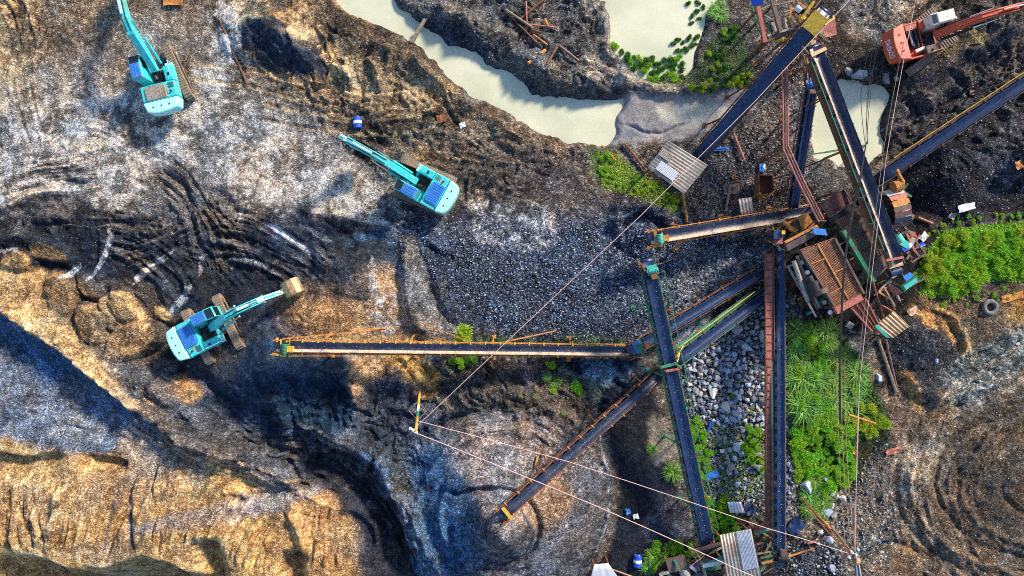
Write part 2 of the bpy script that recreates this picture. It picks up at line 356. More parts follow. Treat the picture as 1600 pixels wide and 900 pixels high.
# tan heap over the long conveyor
paint([(470, 490), (520, 440), (600, 420), (640, 440), (650, 530), (590, 545), (480, 540)], (.36, .225, .125, .12, 1, 0), 14, 10, amt=.95)
paint([(440, 470), (500, 440), (550, 470), (550, 530), (470, 520)], (.20, .115, .055, .12, 1, 0), 14, 8, amt=.85)
paint([(500, 395), (590, 390), (600, 440), (560, 470), (500, 470), (470, 430)], DARKP, 12, 8, amt=.7)
paint([(625, 370), (645, 375), (672, 440), (690, 480), (680, 530), (640, 530), (640, 450)], (.125, .11, .098, .2, 1, 0), 7, 4, amt=.95)
paint([(590, 470), (625, 460), (640, 500), (620, 525), (600, 520)], PALE, 8, 5, amt=.5, patch=(-.4, .3))
paint([(520, 522), (700, 528), (700, 540), (520, 541)], SAND, 5, 4, amt=.9)
paint([(545, 562), (580, 556), (640, 556), (680, 570), (672, 625), (640, 620), (625, 585), (580, 600), (570, 640), (552, 600)], (.34, .21, .11, .15, .9, 0), 7, 6, amt=.9)
paint([(600, 558), (660, 556), (682, 580), (676, 622), (640, 618), (630, 580)], (.47, .25, .07, .1, .8, 0), 6, 5, amt=.9)
paint([(460, 600), (560, 610), (640, 640), (660, 700), (620, 740), (540, 700), (450, 690)], (.022, .040, .066, .15, 1, 0), 14, 10, amt=.75)
paint([(580, 600), (640, 590), (700, 640), (820, 660), (960, 640), (900, 700), (700, 720), (600, 700)], (.034, .044, .064, .2, 1, .1), 20, 12, amt=.85)
paint([(680, 560), (800, 560), (820, 640), (740, 640), (690, 620)], (.055, .046, .038, .3, 1, 0), 14, 10, amt=.8)
paint([(820, 575), (870, 570), (930, 620), (935, 660), (880, 672), (830, 640)], (.062, .052, .045, .25, 1, 0), 12, 8, amt=.9)
paint([(700, 535), (860, 520), (1000, 535), (1000, 545), (700, 545)], GRSOIL, 6, 5, amt=.7, patch=(-.3, .5))
paint([(870, 560), (990, 560), (1010, 600), (960, 610), (900, 600)], WET_SHADE, 10, 6, amt=.9)
paint([(900, 570), (980, 565), (975, 590), (920, 595)], (.10, .16, .21, .3, .8, .2), 8, 7, amt=.8, patch=(-.6, .2))
paint([(870, 565), (900, 590), (950, 598), (990, 592), (985, 610), (940, 640), (920, 610), (880, 590)], (.13, .17, .12, .1, .7, .3), 6, 5, amt=.8)
# the big cone and the wet black floor right of it
paint([(640, 720), (700, 660), (790, 640), (880, 660), (940, 720), (950, 790), (920, 870), (860, 920), (700, 920), (650, 830)], (.085, .083, .088, .25, 1, 0), 3, 2, z=.2)
paint([(640, 720), (700, 690), (740, 760), (740, 880), (680, 900), (655, 800)], (.026, .068, .13, .2, 1, 0), 20, 10, z=1, amt=.9)  # shaded left flank of the cone, the blue shade painted on
paint([(760, 660), (850, 670), (860, 720), (800, 800), (720, 740)], (.20, .165, .145, .25, 1, 0), 22, 12, z=2, amt=.7)  # lit upper flank, sunlight put into the paler colour
paint([(820, 740), (870, 740), (885, 790), (840, 830), (815, 790)], (.28, .17, .095, .2, .9, 0), 14, 10, z=2, amt=.7)  # lit right flank, warm sunlight put into the tan
paint([(940, 610), (1010, 600), (1040, 700), (1060, 800), (1010, 900), (900, 920), (950, 860), (965, 760), (950, 690)], (.011, .014, .022, .2, .8, .3), 6, 3)
paint([(1020, 780), (1070, 770), (1100, 850), (1060, 860), (1010, 850)], SLATE, 10, 8, amt=.8)
paint([(1015, 650), (1035, 660), (1060, 700), (1045, 720), (1020, 720)], (.16, .15, .12, .1, .5, .1), 7, 5, amt=.8)
# between the conveyors: rubble field, soil
paint([(1060, 560), (1100, 500), (1190, 440), (1215, 480), (1210, 800), (1110, 800), (1080, 680)], (.03, .03, .034, .6, .9, 0), 8, 6)
paint([(1070, 680), (1120, 670), (1210, 700), (1205, 830), (1110, 830), (1090, 760)], (.04, .05, .022, .4, .9, 0), 10, 8, amt=.7, patch=(-.6, .2))
paint([(1060, 520), (1100, 480), (1110, 500), (1075, 560)], (.25, .25, .26, .1, .6, 0), 5, 4, amt=.8)
paint([(1095, 240), (1180, 200), (1230, 260), (1225, 330), (1120, 345), (1075, 320)], (.055, .052, .052, .6, 1, 0), 12, 9)
paint([(1130, 290), (1200, 270), (1220, 330), (1150, 345)], (.10, .055, .04, .5, .9, 0), 10, 8, amt=.6, patch=(-.3, .4))
paint([(1220, 100), (1300, 60), (1280, 130), (1270, 260), (1300, 330), (1240, 340), (1210, 200)], (.042, .034, .03, .5, 1, 0), 12, 8)
paint([(1230, 150), (1285, 130), (1275, 260), (1240, 260)], (.24, .20, .17, .3, .8, 0), 8, 7, amt=.6)
paint([(925, 235), (960, 240), (1000, 270), (1062, 310), (1055, 330), (1000, 310), (940, 285)], GRSOIL, 9, 7, amt=.9)
# top middle peninsula and pond surroundings
paint([(620, -40), (960, -40), (950, 60), (1010, 120), (1090, 140), (960, 155), (860, 150), (790, 90), (700, 40)], (.075, .072, .068, .25, 1, 0), 10, 7)
paint([(640, 20), (740, 50), (800, 110), (860, 150), (820, 150), (760, 110), (660, 55)], (.018, .026, .04, .3, .9, .2), 8, 6, amt=.8)
paint([(900, -20), (960, 30), (960, 90), (930, 60)], (.19, .165, .13, .3, .8, 0), 10, 7, amt=.6)
paint([(900, 90), (960, 100), (1020, 130), (1080, 140), (1010, 140), (940, 130)], (.28, .24, .19, .1, .7, 0), 8, 6, amt=.8)
paint([(830, 145), (1000, 148), (1100, 142), (1190, 130), (1180, 142), (1000, 158), (860, 158)], (.05, .055, .065, .3, .7, .1), 6, 4, amt=.8)
paint([(1090, 20), (1200, 10), (1200, 110), (1150, 135), (1060, 130), (1080, 80)], (.06, .054, .048, .4, 1, 0), 12, 8)
paint([(975, 148), (1060, 150), (1180, 135), (1170, 175), (1080, 215), (960, 225), (960, 190)], MUD, 6, 4)
paint([(1040, 165), (1120, 160), (1150, 165), (1090, 195), (1040, 190)], CREAM, 10, 6, amt=.85)
paint([(975, 195), (1000, 200), (1030, 205), (1000, 215), (964, 215)], (.13, .145, .165, .05, .3, .3), 5, 4, amt=.8)
# right side
paint([(1290, -40), (1660, -40), (1660, 160), (1400, 260), (1380, 130), (1290, 110)], (.036, .028, .022, .35, 1, 0), 14, 9)
paint([(1330, -30), (1480, -30), (1420, 30), (1340, 60)], (.20, .175, .14, .3, .9, 0), 14, 9, amt=.8)
paint([(1470, 40), (1540, 50), (1530, 120), (1470, 110)], (.20, .15, .06, .2, .8, 0), 14, 9, amt=.6, patch=(-.4, .4))
paint([(1400, 140), (1560, 60), (1600, 110), (1440, 220), (1390, 240)], (.045, .043, .048, .2, 1, .1), 14, 8, amt=.8)
paint([(1540, -20), (1640, -20), (1640, 120), (1560, 110)], (.07, .06, .048, .2, 1, 0), 14, 8, amt=.8)
paint([(1420, 250), (1560, 180), (1660, 180), (1660, 320), (1560, 340), (1440, 350), (1415, 300)], (.014, .014, .018, .35, 1, 0), 12, 8)
paint([(1520, 210), (1660, 160), (1660, 290), (1590, 300)], (.06, .06, .068, .25, 1, 0), 16, 10, amt=.6, patch=(-.5, .3))
paint([(1360, 560), (1420, 470), (1520, 450), (1660, 430), (1660, 960), (1240, 960), (1290, 800), (1380, 720)], (.115, .080, .050, .2, 1, 0), 16, 10)
paint([(1500, 600), (1660, 520), (1660, 880), (1540, 840), (1490, 740)], (.064, .048, .034, .2, 1, 0), 26, 14, amt=.85)
paint([(1380, 510), (1440, 500), (1500, 560), (1510, 600), (1430, 640), (1385, 580)], (.022, .024, .03, .5, 1, .1), 8, 6)
paint([(1420, 470), (1500, 500), (1515, 555), (1480, 530), (1430, 500)], (.34, .18, .06, .3, .8, 0), 6, 6, amt=.8, patch=(-.4, .3))
paint([(1385, 575), (1430, 600), (1440, 650), (1415, 620)], (.36, .20, .07, .3, .8, 0), 5, 5, amt=.8)
paint([(1570, 470), (1640, 470), (1640, 540), (1590, 510)], (.36, .19, .05, .3, .8, 0), 10, 8, amt=.7)
paint([(1490, 560), (1620, 500), (1640, 560), (1520, 630), (1480, 620)], (.10, .12, .115, .8, .9, 0), 10, 8, amt=.8)
paint([(1410, 700), (1470, 690), (1440, 760), (1405, 760)], (.33, .28, .21, .2, .8, 0), 10, 7, amt=.8)
paint([(1240, 500), (1340, 540), (1380, 680), (1290, 800), (1225, 800), (1225, 520)], (.022, .028, .012, .4, .9, 0), 10, 8)
paint([(1230, 480), (1250, 480), (1245, 800), (1225, 800)], (.12, .12, .12, .9, .9, 0), 5, 4)
paint([(1250, 760), (1400, 780), (1370, 900), (1220, 900), (1220, 800)], (.13, .11, .085, .7, 1, 0), 12, 10, amt=.9)
paint([(1220, 850), (1290, 850), (1300, 920), (1215, 920)], (.026, .03, .038, .8, 1, .1), 10, 7)
paint([(1225, 340), (1440, 300), (1440, 470), (1340, 520), (1240, 480)], (.014, .012, .012, .4, .9, .1), 12, 8)
paint([(1100, 830), (1225, 820), (1225, 930), (1010, 930), (1040, 860)], (.025, .022, .02, .5, 1, 0), 10, 8)

paint([(390, 560), (470, 556), (548, 560), (552, 640), (500, 680), (430, 640), (380, 600)], WET_SHADE, 10, 7, amt=.85)  # black gravel again, blue shade put into the colour
paint([(380, 470), (440, 480), (480, 520), (420, 560), (380, 540)], WET_SHADE, 12, 8, amt=.7)
paint([(600, 700), (650, 800), (690, 920), (660, 920), (620, 800), (560, 720)], BLUEG, 6, 5, amt=.6, patch=(-.6, .3))
# relief -------------------------------------------------------------
def water_bed(pts, depth=1.1, soft=14, warp=5):
    sl, d = area(pts, soft + 10, warp); Z[sl] = Z[sl] * (1 - ss(d, -16, 0)) - depth * ss(d, -soft + 4, soft * 0.7 + 3)
CHAN = [(505, -60), (530, 8), (556, 28), (600, 44), (640, 62), (668, 86), (705, 120), (740, 146), (790, 172), (832, 198), (850, 214), (885, 224), (950, 224), (966, 200), (964, 182), (978, 152), (935, 154), (880, 148), (845, 145), (826, 138), (808, 118), (790, 106), (765, 95), (750, 80), (712, 66), (672, 44), (640, 20), (618, 4), (590, -60)]
POND = [(925, -60), (936, 5), (950, 30), (950, 62), (962, 84), (985, 104), (1015, 124), (1060, 126), (1085, 108), (1090, 80), (1100, 52), (1110, 20), (1120, -60)]
POOL = [(1300, 122), (1340, 124), (1352, 132), (1375, 128), (1396, 148), (1380, 180), (1376, 205), (1382, 240), (1365, 262), (1330, 262), (1300, 250), (1275, 240), (1268, 200), (1270, 165), (1285, 135)]
water_bed(CHAN); water_bed(POND, .9); water_bed(POOL, 1.0)
# channel banks
ridge([(500, 30), (560, 60), (640, 92), (700, 140), (770, 190), (850, 240)], 12, .35, skew=-.3)
ridge([(655, 0), (720, 35), (780, 70), (840, 110), (900, 135), (1000, 142)], 16, .6, skew=.3)
ridge([(930, -20), (948, 40), (950, 80), (975, 108)], 10, .5)
Zr = fbm(1.1, 5, 77, 0.6, ridge=True)
def rough(pts, amp, z=0.0, soft=20, warp=8, field=None):
    sl, d = area(pts, soft, warp, z); Z[sl] += amp * ss(d, -soft, soft) * (RD if field is None else field)[sl]
rough([(640, -40), (950, -40), (940, 80), (1000, 130), (860, 145), (790, 90), (700, 40)], .30, field=RD)
rough([(480, 30), (640, 100), (760, 200), (900, 240), (700, 330), (560, 240), (420, 120), (380, 40)], .20, field=Zr)
rough([(1330, -40), (1660, -40), (1660, 260), (1400, 260), (1390, 120)], .30, field=RD)
rough([(-60, -40), (500, -40), (560, 180), (700, 330), (-60, 420)], .045, field=Zr)
rough([(590, 560), (960, 570), (960, 660), (760, 650), (640, 740), (540, 720), (400, 640)], .28, field=Zr)
rough([(1380, 480), (1660, 430), (1660, 940), (1250, 940), (1300, 760)], .05, field=Zr)
rough([(-60, 330), (600, 330), (640, 520), (-60, 500)], .06, field=Zr)
rough([(230, 590), (330, 600), (640, 600), (700, 760), (560, 760), (400, 740), (300, 700)], .16, field=RD)
# big pile, bottom left
ridge([(-80, 440), (0, 478), (80, 525), (160, 590), (230, 650), (330, 700)], 50, .5, z=1, skew=.25)
ridge([(-140, 430), (-60, 462), (0, 488), (80, 540), (160, 600), (230, 655), (310, 700), (390, 725), (470, 770), (520, 800)], 12, .75, z=1.5, skew=.45, warp=2)
step([(-140, 434), (-60, 466), (0, 492), (80, 546), (160, 606), (230, 660), (310, 704), (390, 730), (480, 780)], .6, 34, z=1.2, reach=130)
mound(240, 800, 420, 150, 1.5, 4, .6, z=1)
step([(-80, 706), (0, 708), (40, 712), (70, 706), (110, 710)], .9, 8, z=1.2, reach=70)
step([(128, 706), (150, 712), (175, 716), (192, 722), (195, 745)], 1.0, 10, z=1.2, reach=50)
step([(-80, 868), (40, 870), (70, 884), (110, 892), (170, 886), (220, 868), (260, 880), (300, 905), (400, 940)], 3.2, 70, z=1.2, reach=520)
step([(-80, 866), (40, 868), (110, 886), (170, 882), (220, 866), (300, 900), (360, 940)], 1.4, 22, z=1.2, reach=200)
ridge([(100, 750), (85, 820), (70, 870)], 5, .5, z=1); ridge([(205, 740), (195, 800), (170, 850), (158, 890)], 4, -.4, z=1); ridge([(205, 770), (205, 870)], 4, -.35, z=1)
ridge([(55, 790), (60, 860)], 4, .35, z=1); ridge([(20, 810), (18, 870)], 4, .35, z=1); ridge([(250, 720), (243, 780)], 3, .3, z=1); ridge([(10, 830), (8, 880)], 3, -.35, z=1)
ridge([(320, 838), (322, 880), (330, 930)], 20, -1.5, z=1, warp=3); ridge([(452, 860), (456, 900), (460, 940)], 16, -1.4, z=1)
ridge([(440, 790), (470, 830), (475, 880)], 6, .4, z=1); ridge([(360, 790), (440, 770), (520, 745)], 8, -.35, z=1)
ridge([(520, 790), (560, 800), (585, 830), (590, 870)], 7, .7, z=.5); ridge([(440, 720), (470, 760), (490, 770)], 5, -.5, z=1)
for q in ([(210, 700), (300, 690), (390, 730), (450, 760)], [(330, 700), (420, 712), (500, 745), (560, 800)]): ridge(q, 7, .4, z=1, skew=-.4)
ridge([(330, 690), (420, 700), (520, 740), (580, 800), (620, 880), (640, 930)], 26, -1.0, z=0)
for k in range(5):
    o_ = k * 9 - 16
    ridge([(400, 700 + o_), (480, 706 + o_), (550 - o_ * .3, 740 + o_ * .6), (600 - o_ * .7, 800), (640 - o_, 880), (660 - o_, 930)], 3, .16 if k % 2 else -.18, warp=3)
ridge([(440, 655), (520, 680), (590, 720), (625, 780), (650, 850), (690, 920)], 14, .9, skew=.35)
ridge([(470, 690), (560, 720), (600, 760)], 6, .5)
# black heap under the head of the long conveyor, tan heap beside it
mound(430, 560, 150, 105, 2.4, -8, z=1)
ridge([(566, 560), (560, 600), (556, 640), (520, 700)], 22, 1.1, z=.5, skew=-.2)
mound(520, 480, 90, 70, 1.5, -30, .8); mound(600, 470, 70, 80, 1.1, 0, .8)
ridge([(400, 630), (440, 625), (450, 680), (440, 720)], 10, .5)
mound(560, 415, 66, 50, 1.2, 10, .9, top=.2); ridge([(635, 365), (640, 430), (650, 500), (690, 530)], 12, .7, skew=.2)
ridge([(640, 370), (665, 420), (690, 490), (730, 520)], 7, -.3)
ridge([(500, 340), (540, 365), (560, 400)], 6, -.35); ridge([(540, 400), (520, 400), (495, 410)], 5, .3)
ridge([(220, 560), (300, 575), (345, 620), (390, 660)], 16, -.7); ridge([(190, 595), (250, 600), (300, 640), (340, 690)], 12, .6, skew=-.3)
# small heap under the short conveyor with its rim
mound(1003, 362, 44, 40, 1.4, 0, z=.5); ridge([(962, 372), (966, 345), (1000, 326), (1035, 336), (1052, 362)], 9, .65); ridge([(975, 372), (980, 350), (1005, 338), (1030, 350), (1038, 370)], 6, -.5)
# cone
mound(792, 800, 172, 162, 4.9, 0, .95, z=1.5, warp=3)
mound(782, 826, 58, 58, 1.9, 0, .9, z=4, warp=2)
ridge([(782 + 60 * math.cos(R(t)), 828 + 60 * math.sin(R(t))) for t in range(-130, 131, 20)], 5, -.45, z=3.4, warp=1, rough=.1)
ridge([(792 + 104 * math.cos(R(t)), 806 + 98 * math.sin(R(t))) for t in range(60, 250, 20)], 5, .32, z=2.4, warp=2)
ridge([(792 + 140 * math.cos(R(t)), 802 + 130 * math.sin(R(t))) for t in range(100, 330, 20)], 6, .30, z=1.2, warp=2)
ridge([(690, 770), (720, 775), (745, 765), (790, 772)], 5, -.55, z=2.5); ridge([(705, 800), (712, 860), (740, 900)], 6, -.4, z=1.5); ridge([(640, 740), (655, 800), (690, 880), (720, 940)], 8, .4)
ridge([(930, 690), (952, 740), (950, 800), (925, 860)], 5, .28)
ridge([(700, 655), (790, 620), (880, 650), (940, 700)], 26, .7, skew=-.2); ridge([(660, 680), (720, 650), (800, 636)], 8, -.4)
# digger heaps left
for cx, cy, rx, ry, a, h in ((72, 395, 36, 15, 14, .9), (22, 408, 26, 14, 5, .8), (92, 462, 22, 38, -18, .9), (132, 450, 24, 14, 50, .9), (138, 508, 22, 34, -25, 1.0), (180, 496, 38, 22, 50, 1.0), (200, 482, 40, 15, 48, 1.5), (206, 532, 48, 28, -15, 1.0), (252, 492, 18, 10, 20, .5), (262, 470, 24, 12, 60, .5), (62, 500, 26, 12, 30, .5), (300, 452, 26, 12, 55, .5)):
    rx *= .86; ry *= .82
    rr = max(rx, ry); sl = window([(cx - rr, cy - rr), (cx + rr, cy + rr)], 24, .6); u, v = px(.6, sl); u = u + (N1[sl] + NA[sl]) * 3.5 - cx; v = v + (NB[sl] - N1[sl]) * 3.5 - cy; c_, s_ = math.cos(R(a)), math.sin(R(a))
    d = np.sqrt(((u * c_ + v * s_) / rx) ** 2 + ((-u * s_ + v * c_) / ry) ** 2); edge = (1 - d) * min(rx, ry)
    lv = np.median(Z[sl]); Z[sl] = np.maximum(Z[sl] - h * .12 * np.exp(-((edge + 8) / 4) ** 2), (lv + h * .56 * ss(edge, -5, 1) + .008 * (u - v) + .05 * N1[sl]) * (edge > -6) + (edge <= -6) * -9)
# wheel arcs and scraped ridges over the dark floor
for q, w_, h_ in (([(250, 265), (290, 290), (300, 330)], 5, -.35), ([(330, 295), (362, 320), (372, 350)], 9, -.25), ([(170, 342), (210, 352), (250, 338)], 5, -.3), ([(190, 350), (230, 365), (275, 352)], 4, .22),
                  ([(170, 370), (215, 385), (250, 380)], 4, .22), ([(300, 370), (340, 375), (400, 392)], 6, .26), ([(330, 352), (400, 365), (460, 400), (490, 420)], 5, .25), ([(330, 395), (400, 400), (450, 430)], 6, .25), ([(360, 410), (420, 420), (465, 470)], 5, .22),
                  ([(395, 335), (450, 365), (515, 412)], 6, -.3), ([(410, 340), (480, 380), (530, 420)], 8, .3), ([(280, 300), (300, 350), (320, 400)], 4, -.2), ([(262, 300), (290, 350), (310, 410)], 4, .2), ([(345, 30), (365, 70), (387, 135)], 4, -.12),
                  ([(0, 330), (60, 305), (120, 300)], 5, .3), ([(0, 310), (70, 285), (150, 290)], 5, -.2), ([(50, 340), (100, 340), (115, 355)], 7, .35), ([(0, 370), (60, 372), (110, 385)], 8, .35), ([(170, 390), (200, 405), (240, 430), (260, 460)], 5, .28), ([(150, 355), (150, 400), (130, 440)], 4, -.2),
                  ([(565, 130), (568, 150), (562, 165)], 5, -.35), ([(520, 100), (545, 120), (545, 145)], 6, .4), ([(570, 90), (590, 115), (592, 145)], 6, .4), ([(610, 70), (605, 110), (585, 140)], 5, .3), ([(640, 70), (660, 110), (690, 130), (700, 160)], 6, .35), ([(690, 125), (700, 170), (720, 200)], 4, -.25),
                  ([(560, 235), (600, 245), (620, 290)], 5, .2), ([(500, 330), (560, 345), (640, 350), (700, 372)], 6, .3), ([(660, 370), (690, 390), (720, 400)], 6, .25)):
    ridge(q, w_, h_, warp=2)
for q, w_, a_ in (([(170, 352), (172, 385), (148, 425), (140, 440)], 5, .75), ([(128, 410), (115, 425), (102, 437)], 5, .7), ([(270, 390), (240, 415), (205, 445)], 6, .8), ([(412, 345), (450, 370), (480, 390), (515, 415)], 4.5, .8), ([(300, 445), (285, 470), (268, 490)], 7, .5), ([(316, 400), (312, 430)], 4, .6), ([(0, 390), (35, 392)], 6, .8),
                  ([(355, 405), (400, 408), (440, 430)], 4, .4), ([(470, 350), (520, 380)], 5, .3), ([(540, 340), (600, 350), (650, 365)], 5, .5), ([(585, 400), (590, 440), (600, 470)], 6, .4)):
    streak(q, w_, PALE, a_, patch=(-1.1, .0))
streak([(720, 320), (728, 345), (720, 380)], 14, (.03, .035, .045, .3, .8, 0), .9); streak([(700, 315), (712, 300)], 10, PALE, .5)
# scraped ground
GRY = (.12, .12, .125, .1, 1, 0); GRB = (.10, .085, .07, .15, 1, 0)
scrape([(240, 262), (300, 310), (330, 380), (345, 440)], 30, 6, .10, GRB, .6, warp=1); scrape([(370, 300), (320, 350), (250, 380), (180, 400)], 26, 6, .10, GRB, .6, warp=1); scrape([(290, 280), (330, 330), (380, 380), (400, 440)], 20, 6, .10, GRB, .5, warp=1); scrape([(230, 340), (270, 380), (330, 400), (400, 400)], 22, 6, .10, GRB, .5, warp=1); scrape([(330, 350), (400, 360), (470, 395), (520, 430)], 34, 10, .14, GRY, .6, warp=1)
scrape([(340, 395), (400, 405), (455, 430), (480, 480)], 26, 9, .13, GRY, .5, warp=1); scrape([(0, 318), (70, 292), (150, 285), (240, 300)], 18, 8, .07, POWDER, .5); scrape([(60, 350), (140, 345), (230, 350), (300, 360)], 16, 8, .07, GRB, .5); scrape([(160, 372), (220, 392), (270, 430), (290, 470)], 34, 11, .14, GRY, .4, warp=1)
scrape([(0, 130), (40, 90), (30, 20), (0, -30)], 34, 10, .10, TAN, .6); scrape([(60, 230), (120, 200), (200, 215)], 16, 7, .05, POWDER, .5); scrape([(0, 270), (80, 255), (170, 240)], 18, 7, .06, POWDER, .6)
scrape([(340, 700), (470, 698), (560, 735), (625, 800), (665, 900), (680, 940)], 46, 9.5, .13, GRY, .55, patch=(-.5, .5)); scrape([(200, 660), (300, 715), (400, 745), (480, 775)], 20, 8, .10, TAN, .5, z=1); scrape([(250, 570), (330, 620), (420, 690), (520, 700)], 22, 10, .12, GRY, .4)
scrape([(580, 200), (700, 195), (790, 225), (880, 260)], 30, 9, .08, BROWN, .5); scrape([(700, 130), (730, 200), (800, 260)], 16, 7, .08, TAN, .4); scrape([(640, 250), (750, 255), (850, 270)], 18, 7, .07, TAN, .35)
scrape([(1620, 590), (1500, 630), (1425, 720), (1420, 800), (1470, 880), (1560, 930)], 46, 12, .07, (.20, .16, .12, .15, 1, 0), .5); scrape([(1620, 640), (1540, 690), (1510, 780), (1550, 860), (1640, 900)], 34, 10, .06, (.15, .12, .09, .15, 1, 0), .5)
scrape([(1400, 70), (1450, 10), (1490, -40)], 34, 9, .12, TAN, .35); scrape([(1400, 215), (1470, 150), (1560, 70), (1620, 20)], 40, 11, .13, (.09, .085, .09, .1, 1, 0), .5); scrape([(1560, 220), (1580, 130), (1590, 0)], 22, 9, .10, (.11, .10, .09, .1, 1, 0), .5)
scrape([(1480, 620), (1540, 560), (1640, 505)], 28, 8, .12, (.13, .16, .155, .1, 1, 0), .6); scrape([(660, 60), (760, 110), (850, 150)], 12, 7, .12, GRY, .4); scrape([(900, 100), (960, 110), (1030, 140), (1140, 136)], 10, 6, .07, TAN, .4); scrape([(40, 790), (50, 880)], 46, 17, .12, None, z=1); scrape([(270, 740), (400, 760), (540, 800)], 60, 19, .10, None, z=1, warp=9)
scrape([(640, 760), (650, 840), (690, 910)], 20, 8, .10, (.05, .10, .16, .1, 1, 0), .6); scrape([(710, 880), (760, 900), (830, 880), (870, 830)], 34, 11, .10, (.10, .12, .15, .1, 1, 0), .6, z=1); scrape([(690, 700), (760, 660), (830, 664), (880, 700)], 26, 9, .10, (.20, .18, .165, .1, 1, 0), .5, z=1)
LS = (.56, .38, .20, .05, .8, 0); DS = (.12, .10, .085, .1, 1, 0)
scrape([(30, 740), (28, 800), (34, 868)], 44, 10, .12, LS, .5, z=1, warp=3); scrape([(150, 745), (130, 800), (110, 870)], 46, 9, .09, LS, .4, z=1, warp=3); scrape([(250, 720), (235, 790), (215, 866)], 44, 10, .12, DS, .5, z=1, warp=3)
scrape([(350, 760), (320, 820), (290, 880)], 50, 10, .12, LS, .45, z=1, warp=5); scrape([(430, 790), (400, 840), (380, 900)], 44, 10, .12, DS, .4, z=1, warp=5); scrape([(520, 790), (510, 840), (500, 900)], 46, 11, .14, (.22, .11, .05, .1, 1, 0), .6, z=1, warp=6)
scrape([(20, 640), (120, 650), (220, 680)], 40, 14, .10, GRY, .4, z=.8, warp=5); scrape([(20, 470), (90, 520), (170, 590), (240, 650)], 26, 9, .09, LS, .45, z=1, warp=3); scrape([(440, 470), (460, 510), (500, 530)], 30, 9, .10, (.20, .12, .065, .1, 1, 0), .6, z=.5, warp=4)
streak([(935, 680), (949, 740), (948, 800), (926, 862), (905, 892)], 1.6, (.20, .24, .28, .1, .8, 0), .9, taper=False)
streak([(815, 790), (832, 825), (822, 862), (800, 880)], 3.2, (.012, .035, .07, .1, .8, .1), .9, z=3)
for q, c_ in (([(200, 722), (180, 790), (165, 850)], SAND), ([(110, 745), (90, 800), (70, 868)], (.55, .40, .24, .05, .7, 0)), ([(55, 780), (60, 868)], (.55, .40, .24, .05, .7, 0)), ([(18, 800), (16, 866)], (.10, .11, .13, .05, .9, 0)), ([(204, 760), (205, 868)], (.12, .12, .13, .05, .9, 0)), ([(160, 870), (178, 800), (190, 760)], (.10, .11, .14, .05, .9, 0)), ([(0, 868), (60, 868), (110, 888), (170, 882), (210, 866)], (.60, .42, .25, .05, .7, 0)), ([(0, 484), (80, 532), (150, 588), (230, 652)], (.62, .40, .20, .05, .7, 0))): streak(q, 3.5, c_, .8, z=1, patch=(-1.3, -.1))
for q in ([(0, 760), (60, 750), (100, 790), (80, 840), (0, 830)], [(260, 800), (330, 790), (360, 820), (310, 850)], [(130, 740), (190, 750), (180, 800), (140, 800)], [(400, 760), (440, 770), (430, 800)], [(90, 860), (140, 850), (200, 850), (180, 872), (110, 876)]):
    paint(q, (.17, .135, .10, .1, 1, 0), 14, 12, z=1, amt=.6)
for q in ([(60, 440), (110, 470), (100, 500), (60, 480)], [(130, 500), (200, 480), (240, 540), (170, 560)], [(0, 425), (40, 440), (30, 480), (0, 480)]): paint(q, (.16, .11, .065, .1, 1, 0), 14, 10, z=.8, amt=.65)
# crawler tracks
tracks([(290, 110), (400, 125), (500, 150), (600, 158), (660, 150)], m=TAN, amt=.6); tracks([(400, 170), (500, 190), (620, 195), (700, 175)], m=TAN, amt=.5)
tracks([(1380, 800), (1410, 740), (1450, 672), (1530, 604), (1660, 530)], gauge=46, shoe=12, m=(.20, .165, .12, .3, .8, 0), amt=.5, depth=.10)
tracks([(1560, 960), (1480, 840), (1455, 740), (1500, 660), (1640, 600)], gauge=40, shoe=9, m=(.16, .135, .10, .3, .8, 0), amt=.5, depth=.10)
tracks([(0, 120), (25, 80), (10, 20), (-20, -40)], m=TAN, amt=.4); tracks([(60, 230), (30, 120), (50, 0)], amt=.3); tracks([(-40, 300), (60, 268), (150, 255), (260, 230)], shoe=7, m=POWDER, amt=.4)
tracks([(250, 250), (300, 300), (330, 380), (390, 460)], shoe=8, depth=.1); tracks([(180, 420), (260, 370), (330, 300)], shoe=8, depth=.08)
tracks([(1330, 30), (1400, -30)], m=TAN, amt=.3); tracks([(1480, 190), (1570, 80), (1580, -20)], gauge=34, shoe=9, depth=.12); tracks([(1400, 230), (1480, 180), (1560, 120), (1660, 60)], shoe=8, depth=.1)
for k in range(6):
    r_ = 90 + k * 26
    ridge([(1600 - r_ * .55, 610 - k * 2), (1600 - r_ * .95, 700), (1600 - r_, 780), (1600 - r_ * .8, 860), (1600 - r_ * .5, 930)], 5, .03 if k % 2 else -.03, warp=3)
for k in range(6):
    ridge([(1400 + k * 16, 60 - k * 20), (1450 + k * 14, 10 - k * 10), (1500 + k * 10, -40)], 4, .16, warp=3)
for q, w_, h_ in (([(1660, 500), (1560, 556), (1480, 620), (1420, 690), (1398, 750), (1412, 810), (1470, 870), (1580, 925)], 5, -.20), ([(1660, 520), (1570, 574), (1498, 636), (1440, 700), (1420, 752), (1434, 805), (1490, 860), (1600, 905)], 5, .18), ([(1660, 556), (1590, 596), (1520, 652), (1474, 712), (1462, 760), (1480, 805), (1530, 850), (1640, 885)], 5, -.20), ([(1660, 590), (1600, 622), (1540, 672), (1504, 730), (1500, 775), (1525, 815), (1580, 845), (1660, 860)], 5, .18), ([(1660, 640), (1600, 670), (1560, 720), (1560, 770), (1610, 810)], 5, -.16), ([(1330, 880), (1400, 850), (1480, 890), (1560, 960)], 7, -.2)): ridge(q, w_, h_, warp=1.5, rough=.4, taper=False)
ridge([(1400, 150), (1430, 165), (1450, 180), (1470, 170), (1520, 130)], 7, -.5); ridge([(1480, 200), (1560, 140), (1600, 120)], 10, .4); ridge([(1440, 140), (1450, 190)], 10, .4)
